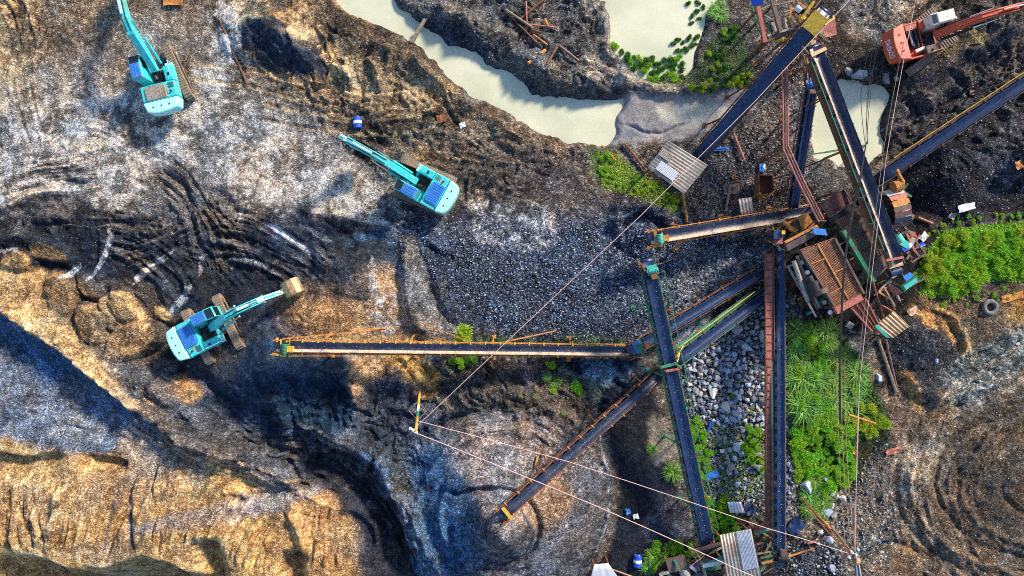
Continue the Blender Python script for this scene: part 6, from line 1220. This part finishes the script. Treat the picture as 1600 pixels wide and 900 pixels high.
# ---------------------------------------------------------------- stones
import bmesh
def rock_mesh(seed, n=16, flat=.75):
    rg = random.Random(seed); bm = bmesh.new()
    for k in range(n):
        v = Vector((rg.gauss(0, 1), rg.gauss(0, 1), rg.gauss(0, 1))).normalized(); v = Vector((v.x * rg.uniform(.8, 1.05), v.y * rg.uniform(.65, .9), v.z * flat * rg.uniform(.8, 1))); bm.verts.new(v * .5)
    r_ = bmesh.ops.convex_hull(bm, input=bm.verts); bmesh.ops.delete(bm, geom=[g for g in r_['geom_interior'] if isinstance(g, bmesh.types.BMVert)], context='VERTS')
    vs = [v.co.copy() for v in bm.verts]; bm.verts.index_update(); fs = [[v.index for v in f.verts] for f in bm.faces]; bm.free(); return vs, fs
def rock_mat(name, c, warm=.3):
    m = mat(name, c, .85, 0, (c[0] * .45, c[1] * .45, c[2] * .5), .8, 3.5, bump=.5, bscale=9, grain=.2, thr=.56); t = m.node_tree; b = t.nodes['Principled BSDF']; src = b.inputs['Base Color'].links[0].from_socket
    oi = t.nodes.new('ShaderNodeObjectInfo'); mr = t.nodes.new('ShaderNodeMapRange'); mr.inputs[3].default_value = .55; mr.inputs[4].default_value = 1.5; t.links.new(oi.outputs['Random'], mr.inputs[0])
    tint = t.nodes.new('ShaderNodeMix'); tint.data_type = 'RGBA'; tint.inputs[6].default_value = (.75, .95, 1.25, 1); tint.inputs[7].default_value = (1.15, 1.0, .8, 1); w2 = t.nodes.new('ShaderNodeMath'); w2.operation = 'FRACT'; w3 = t.nodes.new('ShaderNodeMath'); w3.operation = 'MULTIPLY'; w3.inputs[1].default_value = 7.3
    t.links.new(oi.outputs['Random'], w3.inputs[0]); t.links.new(w3.outputs[0], w2.inputs[0]); t.links.new(w2.outputs[0], tint.inputs[0])
    v1 = t.nodes.new('ShaderNodeVectorMath'); v1.operation = 'MULTIPLY'; v2 = t.nodes.new('ShaderNodeVectorMath'); v2.operation = 'SCALE'; t.links.new(src, v1.inputs[0]); t.links.new(tint.outputs[2], v1.inputs[1]); t.links.new(v1.outputs[0], v2.inputs[0]); t.links.new(mr.outputs[0], v2.inputs['Scale']); t.links.new(v2.outputs[0], b.inputs['Base Color']); return m
M_ROCK = rock_mat('pale_quarry_rock', (.34, .35, .37))
rocks = [rock_mesh(k) for k in range(10)]; rms = []
for vs, fs in rocks:
    me_ = bpy.data.meshes.new('boulder'); me_.from_pydata(vs, [], fs); me_.materials.append(M_ROCK); rms.append(me_)
def in_poly(x, y, P): 
    r = False
    for i in range(len(P)):
        x1, y1 = P[i]; x2, y2 = P[(i + 1) % len(P)]
        if (y1 > y) != (y2 > y) and x < (x2 - x1) * (y - y1) / (y2 - y1) + x1: r = not r
    return r
def scatter_pts(poly, n, dmin, rg, tries=40):
    xs_ = [p[0] for p in poly]; ys_ = [p[1] for p in poly]; out = []; cell = {}
    for _ in range(n * tries):
        if len(out) >= n: break
        x, y = rg.uniform(min(xs_), max(xs_)), rg.uniform(min(ys_), max(ys_))
        if not in_poly(x, y, poly): continue
        k = (int(x // dmin), int(y // dmin))
        if any((q[0] - x) ** 2 + (q[1] - y) ** 2 < dmin * dmin for i in (-1, 0, 1) for j in (-1, 0, 1) for q in cell.get((k[0] + i, k[1] + j), ())): continue
        cell.setdefault(k, []).append((x, y)); out.append((x, y))
    return out
rg = random.Random(5)
FIELD = [(1072, 575), (1100, 540), (1150, 500), (1185, 478), (1194, 500), (1194, 660), (1194, 690), (1150, 672), (1100, 655), (1078, 620)]
big = scatter_pts(FIELD, 262, 8.2, rg) 
more = scatter_pts([(1130, 680), (1180, 690), (1192, 760), (1150, 770), (1120, 730)], 24, 8, rg) + scatter_pts([(1255, 760), (1290, 740), (1310, 790), (1300, 850), (1260, 850)], 14, 12, rg)
LB = ['pale grey-blue angular boulder in the rubble field left of the red gantry', 'grey broken rock in the weeds above the scrap of white tin roofing', 'pale rock in the rubble at the foot of the green thicket']
for i, (u, v) in enumerate(big + more):
    o = bpy.data.objects.new('boulder', rms[i % 10]); COL.objects.link(o); s_ = rg.uniform(.30, .70) * (1.6 if rg.random() < .12 else 1); g = 0 if i < len(big) else (1 if i < len(big) + 24 else 2)
    if g == 2: s_ *= 1.2
    o.location = gat(u, v, s_ * .12); o.rotation_euler = (rg.uniform(-.4, .4), rg.uniform(-.4, .4), rg.uniform(0, 6.28)); o.scale = (s_,) * 3; tag(o, LB[g], 'boulder', ['boulders in the rubble field', 'rocks in the weedy rubble', 'rocks below the thicket'][g])
for u, v, s_, lb in ((1291, 797, 1.15, 'big white boulder at the bottom of the thicket'), (1300, 888, .9, 'large tan boulder in the rubble near the bottom edge right of the upright conveyor'), (1342, 118, 1.3, 'wide grey rock at the top bank of the milky pool'), (1384, 124, 1.0, 'pale rock at the top right bank of the milky pool'), (1325, 112, .9, 'grey rock left of the wide one on the pool bank'), (1400, 124, .6, 'small bluish rock right of the pool bank rocks'), (1300, 770, .8, 'white rock just above the big white boulder'), (1316, 778, .7, 'pale blue rock right of the white one at the thicket foot'), (1463, 564, .5, 'cream rock on the dark mound right of the small tan roof'), (1372, 590, .8, 'oval olive-grey rock beside the long dark timber'), (1590, 537, .5, 'cream rock by the orange patch at the far right')):
    o = bpy.data.objects.new('boulder', rms[int(u) % 10]); COL.objects.link(o); o.location = gat(u, v, s_ * .15); o.rotation_euler = (.1, .2, u); o.scale = (s_ * 1.1, s_ * .9, s_ * .7); tag(o, lb, 'boulder')
def stone_scatter(name, poly, n, smin, smax, m, seed, sink=.1, fuzz=3):
    rg_ = np.random.default_rng(seed); xs_ = [p[0] for p in poly]; ys_ = [p[1] for p in poly]; V = []; F = []; base = 0; cnt = 0
    rk_ = [(np.array(vs), fs) for vs, fs in [rock_mesh(100 + k, 8) for k in range(6)]]
    while cnt < n:
        x, y = rg_.uniform(min(xs_), max(xs_)), rg_.uniform(min(ys_), max(ys_))
        if not in_poly(x, y, poly): continue
        x += rg_.normal(0, fuzz); y += rg_.normal(0, fuzz); p = at(x, y); z = gz(p.x, p.y)
        if z < -.4: cnt += 1; continue
        s_ = smin + (smax - smin) * rg_.random() ** 2.5; vs, fs = rk_[cnt % 6]; a = rg_.random() * 6.28; c, sn = math.cos(a), math.sin(a)
        w_ = vs * s_; w_ = np.stack([w_[:, 0] * c - w_[:, 1] * sn + p.x, w_[:, 0] * sn + w_[:, 1] * c + p.y, w_[:, 2] + z + s_ * sink], 1)
        V.append(w_); F += [tuple(i + base for i in f) for f in fs]; base += len(vs); cnt += 1
    me_ = bpy.data.meshes.new(name); me_.from_pydata(np.concatenate(V).tolist(), [], F); me_.materials.append(m); o = bpy.data.objects.new(name, me_); COL.objects.link(o); return tag(o, kind='stuff')
def stuff_rock(name, c, lo=.35, hi=1.9):
    m = bpy.data.materials.new(name); m.use_nodes = True; t = m.node_tree; b = t.nodes['Principled BSDF']; g = t.nodes.new('ShaderNodeNewGeometry'); mr = t.nodes.new('ShaderNodeMapRange'); mr.inputs[3].default_value = lo; mr.inputs[4].default_value = hi; pw = t.nodes.new('ShaderNodeMath'); pw.operation = 'POWER'; pw.inputs[1].default_value = 2.2
    t.links.new(g.outputs['Random Per Island'], pw.inputs[0]); t.links.new(pw.outputs[0], mr.inputs[0]); tint = t.nodes.new('ShaderNodeMix'); tint.data_type = 'RGBA'; tint.inputs[6].default_value = (c[0] * .75, c[1], c[2] * 1.35, 1); tint.inputs[7].default_value = (c[0] * 1.2, c[1], c[2] * .75, 1); f = t.nodes.new('ShaderNodeMath'); f.operation = 'MULTIPLY'; f.inputs[1].default_value = 9.7; f2 = t.nodes.new('ShaderNodeMath'); f2.operation = 'FRACT'
    t.links.new(g.outputs['Random Per Island'], f.inputs[0]); t.links.new(f.outputs[0], f2.inputs[0]); t.links.new(f2.outputs[0], tint.inputs[0]); v = t.nodes.new('ShaderNodeVectorMath'); v.operation = 'SCALE'; t.links.new(tint.outputs[2], v.inputs[0]); t.links.new(mr.outputs[0], v.inputs['Scale']); t.links.new(v.outputs[0], b.inputs['Base Color']); b.inputs['Roughness'].default_value = .75; return m
M_G1 = stuff_rock('blue_black_gravel', (.07, .08, .10), .25, 5.5); M_G2 = stuff_rock('grey_brown_rubble', (.15, .135, .12), .3, 2.6); M_G3 = stuff_rock('pale_rubble', (.20, .21, .23), .4, 1.8)
stone_scatter('coarse_gravel', [(610, 345), (700, 350), (860, 340), (960, 320), (1050, 345), (1200, 400), (1190, 440), (1060, 490), (1000, 530), (860, 535), (760, 505), (700, 460), (650, 410)], 26000, .05, .19, M_G1, 3, fuzz=16)
stone_scatter('boulder_rubble', [(1066, 590), (1100, 525), (1150, 480), (1190, 462), (1197, 800), (1110, 800), (1085, 700)], 5200, .12, .42, M_G3, 4)
stone_scatter('plant_rubble', [(1090, 240), (1180, 190), (1230, 60), (1300, 40), (1290, 130), (1265, 250), (1300, 330), (1225, 345), (1120, 345), (1075, 320)], 9000, .05, .22, M_G2, 5)
stone_scatter('yard_rubble', [(1370, 560), (1420, 450), (1520, 440), (1610, 420), (1610, 910), (1225, 910), (1225, 800), (1300, 790), (1385, 700)], 9000, .03, .14, M_G2, 6)
stone_scatter('yard_rubble', [(1225, 850), (1300, 850), (1320, 760), (1390, 680), (1400, 780), (1350, 910), (1220, 910)], 1500, .08, .36, M_G3, 7, fuzz=12)
stone_scatter('mud_stones', [(-10, -10), (520, -10), (700, 200), (950, 250), (900, 330), (560, 240), (560, 340), (-10, 420)], 9000, .03, .13, M_G2, 8)
stone_scatter('mud_stones', [(640, -10), (930, -10), (960, 110), (1200, 130), (1200, 0), (1100, 0), (1090, 120), (980, 130), (860, 150), (760, 90)], 5000, .03, .16, M_G2, 9)
stone_scatter('mud_stones', [(1300, -10), (1610, -10), (1610, 420), (1450, 350), (1410, 260), (1400, 130), (1300, 110)], 8000, .04, .16, M_G2, 10)
stone_scatter('verge_stones', [(1228, 470), (1242, 470), (1240, 800), (1228, 800)], 500, .15, .5, M_G3, 11)
# ---------------------------------------------------------------- plants
def leaf_mat(name, c1, c2, tr=.35):
    m = bpy.data.materials.new(name); m.use_nodes = True; t = m.node_tree; b = t.nodes['Principled BSDF']; g = t.nodes.new('ShaderNodeNewGeometry'); mx = t.nodes.new('ShaderNodeMix'); mx.data_type = 'RGBA'; mx.inputs[6].default_value = (*c1, 1); mx.inputs[7].default_value = (*c2, 1)
    t.links.new(g.outputs['Random Per Island'], mx.inputs[0]); oi = t.nodes.new('ShaderNodeObjectInfo'); hs = t.nodes.new('ShaderNodeHueSaturation'); mr = t.nodes.new('ShaderNodeMapRange'); mr.inputs[3].default_value = .475; mr.inputs[4].default_value = .52; t.links.new(oi.outputs['Random'], mr.inputs[0]); t.links.new(mr.outputs[0], hs.inputs['Hue']); t.links.new(mx.outputs[2], hs.inputs['Color'])
    b.inputs['Roughness'].default_value = .5; t.links.new(hs.outputs[0], b.inputs['Base Color']); tl = t.nodes.new('ShaderNodeBsdfTranslucent'); t.links.new(hs.outputs[0], tl.inputs[0]); ms = t.nodes.new('ShaderNodeMixShader'); ms.inputs[0].default_value = tr; t.links.new(b.outputs[0], ms.inputs[1]); t.links.new(tl.outputs[0], ms.inputs[2]); t.links.new(ms.outputs[0], t.nodes['Material Output'].inputs[0]); return m
M_LF = leaf_mat('bright_green_leaves', (.06, .30, .012), (.42, .74, .04), .45); M_LFY = leaf_mat('yellow_green_leaves', (.20, .34, .012), (.50, .62, .03), .4); M_GR = leaf_mat('reed_blades', (.02, .12, .015), (.30, .56, .09)); M_LD = leaf_mat('dark_green_leaves', (.02, .12, .012), (.10, .28, .02)); M_PALEG = leaf_mat('pale_grass', (.20, .26, .08), (.34, .36, .14))
def leaf(mb, p, d, ln, wd, roll=0.0):
    d = d.normalized(); s_ = d.cross(Vector((0, 0, 1)))
    if s_.length < .05: s_ = Vector((1, 0, 0))
    s_.normalize(); s_ = Matrix.Rotation(roll, 3, d) @ s_; mb.add([p, p + d * ln * .45 + s_ * wd / 2, p + d * ln, p + d * ln * .45 - s_ * wd / 2], [(0, 1, 2, 3)])
def shrub_mb(seed, rad, hgt, n, ls, lobes=6):
    rg_ = random.Random(seed); mb = MB(); L_ = [(rg_.uniform(-.62, .62) * rad, rg_.uniform(-.62, .62) * rad, rg_.uniform(.15, .75) * hgt, rg_.uniform(.18, .5) * rad) for _ in range(lobes + 4)] + [(0, 0, .35 * hgt, .6 * rad)]
    for _ in range(n):
        c = rg_.choice(L_); v = Vector((rg_.gauss(0, 1), rg_.gauss(0, 1), rg_.gauss(.25, .8))).normalized(); r_ = c[3] * (rg_.random() ** .4) * rg_.uniform(.75, 1.45); p = Vector((c[0], c[1], c[2])) + Vector((v.x * r_, v.y * r_, v.z * r_ * .8))
        if p.z < 0.02: p.z = .02 + rg_.random() * .1
        leaf(mb, p, (v + Vector((rg_.gauss(0, .6), rg_.gauss(0, .6), rg_.gauss(.1, .4)))), ls * rg_.uniform(.6, 1.4), ls * .55 * rg_.uniform(.7, 1.2), rg_.uniform(-1, 1))
    return mb
def grass_mb(seed, rad, ln, n, wd=.035):
    rg_ = random.Random(seed); mb = MB()
    for _ in range(n):
        a = rg_.uniform(0, 6.28); p0 = Vector((rg_.gauss(0, rad * .35), rg_.gauss(0, rad * .35), 0)); o = Vector((math.cos(a), math.sin(a), 0)); L_ = ln * rg_.uniform(.55, 1.15); s_ = Vector((-o.y, o.x, 0)); up = rg_.uniform(.35, .95); pts = []
        for k in range(5): t_ = k / 4; pts.append(p0 + o * L_ * (.25 * t_ + .65 * t_ * t_) + Vector((0, 0, L_ * up * (t_ * 1.25 - t_ * t_ * .85))))
        b0 = len(mb.v)
        for k, p in enumerate(pts): w_ = wd * (1 - k / 4.6) / 1; mb.v += [tuple(p + s_ * w_), tuple(p - s_ * w_)]
        for k in range(4): mb.f.append((b0 + 2 * k, b0 + 2 * k + 1, b0 + 2 * k + 3, b0 + 2 * k + 2))
    return mb
def mesh_of(mb, name, m): me_ = bpy.data.meshes.new(name); me_.from_pydata(mb.v, [], mb.f); me_.materials.append(m); return me_
def put(me_, name, u, v, sc, label, cat, group, rg_, dz=0.0):
    o = bpy.data.objects.new(name, me_); COL.objects.link(o); o.location = gat(u, v, dz); o.rotation_euler = (0, 0, rg_.uniform(0, 6.28)); o.scale = (sc, sc, sc * rg_.uniform(.8, 1.15)); return tag(o, label, cat, group)
SH = [mesh_of(shrub_mb(k, 1.0, 1.2, 2400, .17), 'shrub', M_LF) for k in range(4)]; SHY = [mesh_of(shrub_mb(20 + k, 1.0, 1.0, 2400, .16), 'shrub', M_LFY) for k in range(2)]; SHD = [mesh_of(shrub_mb(30 + k, .9, .8, 2200, .15), 'shrub', M_LD) for k in range(2)]
GR = [mesh_of(grass_mb(k, .5, 1.25, 240, .06), 'grass_clump', M_GR) for k in range(4)]; GRP = [mesh_of(grass_mb(40 + k, .35, .6, 200, .03), 'grass_clump', M_PALEG) for k in range(2)]
rg = random.Random(77)
for u, v in scatter_pts([(1446, 408), (1476, 374), (1522, 364), (1560, 366), (1612, 360), (1612, 432), (1565, 428), (1535, 415), (1530, 448), (1500, 454), (1456, 450), (1442, 430)], 100, 9.5, rg):
    put(rg.choice(SH if u > 1480 and rg.random() < .75 else SHY + SH[:1]), 'shrub', u, v, rg.uniform(.28, .62), 'bright green leafy shrub of the big patch right of the green hopper', 'shrub', 'shrubs right of the crusher', rg)
for u, v in scatter_pts([(1240, 655), (1290, 640), (1320, 665), (1335, 720), (1330, 745), (1280, 765), (1244, 755), (1238, 700)], 60, 9, rg):
    put(rg.choice(SH), 'shrub', u, v, rg.uniform(.28, .6), 'dense bright green shrub in the lower half of the thicket by the upright conveyor', 'shrub', 'shrubs in the lower thicket', rg)
for u, v in scatter_pts([(1240, 580), (1270, 575), (1275, 625), (1245, 640)], 7, 13, rg): put(rg.choice(SH), 'shrub', u, v, rg.uniform(.5, .7), 'bright shrub at the left edge of the reeds in the thicket', 'shrub', 'shrubs among the reeds', rg)
for u, v in scatter_pts([(1330, 620), (1375, 640), (1384, 665), (1355, 680), (1325, 665), (1318, 640)], 12, 12, rg): put(rg.choice(SHY), 'shrub', u, v, rg.uniform(.4, .6), 'yellow-green shrub around the orange pipe right of the thicket', 'shrub', 'yellow-green shrubs', rg)
for u, v in scatter_pts([(1240, 505), (1290, 510), (1320, 560), (1345, 580), (1335, 620), (1300, 650), (1250, 650), (1232, 600)], 40, 12, rg): put(rg.choice(GR), 'grass_clump', u, v, rg.uniform(.55, 1.15), 'long-bladed reed clump in the upper half of the thicket', 'reeds', 'reeds in the upper thicket', rg)
for u, v in scatter_pts([(1258, 750), (1290, 745), (1285, 800), (1255, 810)], 6, 14, rg): put(rg.choice(GR), 'grass_clump', u, v, .7, 'reed clump hanging over the rubble at the foot of the thicket', 'reeds', 'reeds at the thicket foot', rg)
for u, v in scatter_pts([(936, 240), (955, 245), (958, 282), (938, 285)], 9, 8, rg): put(rg.choice(SH), 'weed', u, v, rg.uniform(.18, .28), 'bright weed beside the orange bar left of the weathered roof', 'weed', 'weeds left of the weathered roof', rg)
for u, v in scatter_pts([(960, 288), (1010, 270), (1030, 290), (1062, 300), (1062, 325), (1020, 300), (990, 310)], 14, 9, rg): put(rg.choice(SH[:2] + SHY), 'weed', u, v, rg.uniform(.13, .24), 'low weed in the green fringe below the weathered roof', 'weed', 'weeds below the weathered roof', rg)
for u, v in scatter_pts([(956, 72), (975, 88), (1000, 92), (1040, 95), (1060, 90), (1068, 122), (1030, 128), (985, 108)], 46, 8, rg): put(rg.choice(SHD + SH[:1]), 'water_weed', u, v, rg.uniform(.22, .42), 'dark green water plant along the lower shore of the milky pond', 'water plant', 'water plants in the pond', rg, .0 if gat(u, v).z > -.4 else -.45 - gat(u, v).z)
for u, v in scatter_pts([(1040, 70), (1060, 48), (1092, 40), (1100, 8), (1060, 0), (1078, 30), (1050, 60), (1088, 60), (1085, 80), (1050, 84)], 16, 8, rg): put(rg.choice(SHD), 'water_weed', u, v, rg.uniform(.18, .3), 'small dark water plant near the right shore of the milky pond', 'water plant', 'water plants at the right shore', rg, .0 if gat(u, v).z > -.4 else -.45 - gat(u, v).z)
for u, v in scatter_pts([(1010, 116), (1065, 116), (1068, 127), (1015, 128)], 10, 6, rg): put(rg.choice(SH), 'weed', u, v, rg.uniform(.2, .3), 'bright green weed on the bank just below the milky pond', 'weed', 'bright weeds below the pond', rg)
for u, v in scatter_pts([(1074, 130), (1110, 126), (1170, 115), (1172, 132), (1110, 142), (1080, 142)], 22, 8, rg): put(rg.choice(SHY + SHD), 'weed', u, v, rg.uniform(.2, .34), 'olive weed on the verge above the silt fan', 'weed', 'olive weeds above the silt fan', rg)
for u, v in scatter_pts([(1105, 85), (1150, 60), (1152, 40), (1128, 50), (1140, 110), (1110, 115)], 14, 9, rg): put(rg.choice(SHY + SHD), 'weed', u, v, rg.uniform(.2, .34), 'scrubby weed on the dark ground right of the milky pond', 'weed', 'weeds right of the pond', rg)
for u, v in ((1115, 20), (1122, 12), (1125, 26)): put(rg.choice(GR), 'grass_clump', u, v, .55, 'fresh green grass tuft at the upper right corner of the milky pond', 'grass', 'grass at the pond corner', rg)
for P_, n_, lb, g_ in (([(1075, 660), (1095, 655), (1105, 700), (1112, 740), (1090, 750), (1082, 700)], 18, 'bright weed hugging the right side of the steep conveyor', 'weeds along the steep conveyor'), ([(1160, 665), (1190, 670), (1192, 740), (1165, 730)], 14, 'bright weed at the left foot of the red gantry', 'weeds by the red gantry'), ([(1105, 780), (1130, 775), (1146, 820), (1150, 838), (1118, 840)], 22, 'dense bright weed above the striped tin roof', 'weeds above the striped roof'), ([(1022, 845), (1080, 850), (1092, 868), (1030, 870), (1018, 895)], 18, 'green weed around the machine frames at the bottom', 'weeds at the bottom frames')):
    for u, v in scatter_pts(P_, n_, 9, rg): put(rg.choice(SH), 'weed', u, v, rg.uniform(.25, .42), lb, 'weed', g_, rg)
for u, v, s_, lb in ((1050, 737, .7, 'single green grass tuft left of the steep conveyor'), (1018, 702, .4, 'thin grass tuft on the wet black ground left of the steep conveyor'), (1022, 868, .7, 'grass tuft left of the plum machine cover'), (1012, 885, .6, 'lowest grass tuft left of the plum machine cover')):
    put(GR[1], 'grass_clump', u, v, s_, lb, 'grass', None, rg)
for u, v, s_, k, lb in ((868, 597, .55, 0, 'star-shaped green seedling, tallest on the brown patch under the long conveyor'), (855, 588, .35, 0, 'small star seedling left of the tallest one'), (838, 621, .4, 1, 'pale yellow star seedling on the brown patch'), (815, 617, .35, 1, 'faded grass tuft left of the pale yellow seedling'), (880, 645, .3, 1, 'tiny pale tuft low on the brown patch'), (888, 620, .25, 1, 'tiny pale tuft beside the round green shrub')):
    put(GR[0] if k == 0 else GRP[0], 'seedling', u, v, s_ if k == 0 else s_ * 1.5, lb, 'seedling', None, rg)
for u, v, s_, lb in ((901, 606, .55, 'round green shrub on the brown patch under the long conveyor'), (860, 570, .38, 'small green shrub just under the long conveyor'), (864, 611, .28, 'low green shrub beside the star seedlings')): put(SH[2], 'shrub', u, v, s_, lb, 'shrub', None, rg)
for u, v in scatter_pts([(700, 560), (742, 560), (738, 572), (702, 570)], 8, 8, rg): put(rg.choice(SHD + SH), 'weed', u, v, rg.uniform(.3, .42), 'green weed tucked under the lower edge of the long conveyor', 'weed', 'weeds under the long conveyor', rg)
for u, v in scatter_pts([(1095, 590), (1190, 560), (1190, 650), (1100, 650)], 9, 20, rg): put(rg.choice(SH), 'weed', u, v, rg.uniform(.12, .2), 'small weed growing between the pale boulders', 'weed', 'weeds between the boulders', rg)
tr_ = empty('young_tree', gat(721, 536), 0, 'young yellow-green tree with an orange-brown stem above the long conveyor', 'tree')
q0, q1 = gat(721, 540), at(724, 522, 2.0); MB().tube([q0, q1], [.09, .05], 8).build('trunk', M_RUSTL, tr_, world=True)
cm = shrub_mb(91, .72, 1.1, 1500, .15); cr_ = cm.build('crown', M_LFY, tr_); cr_.location = q1 - tr_.location - Vector((0, 0, .5))
for u, v in scatter_pts([(1420, 440), (1450, 350), (1500, 335), (1612, 325), (1612, 345), (1480, 352), (1445, 430), (1500, 470), (1560, 450), (1612, 450), (1612, 462), (1510, 482), (1430, 470)], 40, 9, rg): put(rg.choice(SH + SHY), 'weed', u, v, rg.uniform(.12, .28), 'small lime weed straggling round the edge of the big bright patch', 'weed', 'weeds round the bright patch', rg)
for u, v in scatter_pts([(1240, 505), (1290, 510), (1320, 560), (1345, 590), (1335, 620), (1300, 650), (1250, 650), (1232, 600)], 30, 12, rg): put(rg.choice(SH + SHY), 'weed', u, v, rg.uniform(.24, .52), 'lime weed growing up through the reeds of the thicket', 'weed', 'weeds among the reeds', rg)
# low green ground cover
def cover(name, poly, n, ls, m, seed):
    rg_ = random.Random(seed); mb = MB(); pts = scatter_pts(poly, n, .9, rg_, 6)
    for u, v in pts:
        p = gat(u, v, .03)
        if p.z < -.45: continue
        for _ in range(3): leaf(mb, p + Vector((rg_.gauss(0, .05), rg_.gauss(0, .05), 0)), Vector((rg_.gauss(0, 1), rg_.gauss(0, 1), rg_.uniform(.2, 1))), ls * rg_.uniform(.6, 1.4), ls * .5)
    me_ = mesh_of(mb, name, m); o = bpy.data.objects.new(name, me_); COL.objects.link(o); return tag(o, kind='stuff')
cover('ground_cover', [(1228, 500), (1300, 500), (1345, 560), (1384, 650), (1340, 690), (1330, 760), (1250, 770), (1228, 700)], 3600, .13, M_LD, 1)
cover('ground_cover', [(1434, 420), (1470, 362), (1540, 352), (1612, 346), (1612, 442), (1545, 436), (1500, 465), (1440, 458)], 6000, .17, M_LF, 2)
cover('ground_cover', [(932, 235), (965, 240), (1000, 270), (1062, 310), (1055, 332), (1000, 312), (940, 290)], 900, .10, M_LFY, 3)
cover('ground_cover', [(980, 105), (1060, 122), (1085, 110), (1110, 60), (1150, 40), (1180, 110), (1160, 135), (1020, 135)], 1400, .10, M_LD, 4)
cover('ground_cover', [(1078, 670), (1120, 665), (1195, 680), (1195, 760), (1140, 790), (1150, 840), (1112, 840), (1095, 760)], 1100, .11, M_LF, 5)
cover('ground_cover', [(800, 535), (900, 533), (1000, 540), (1000, 546), (800, 546)], 300, .09, M_LD, 6)
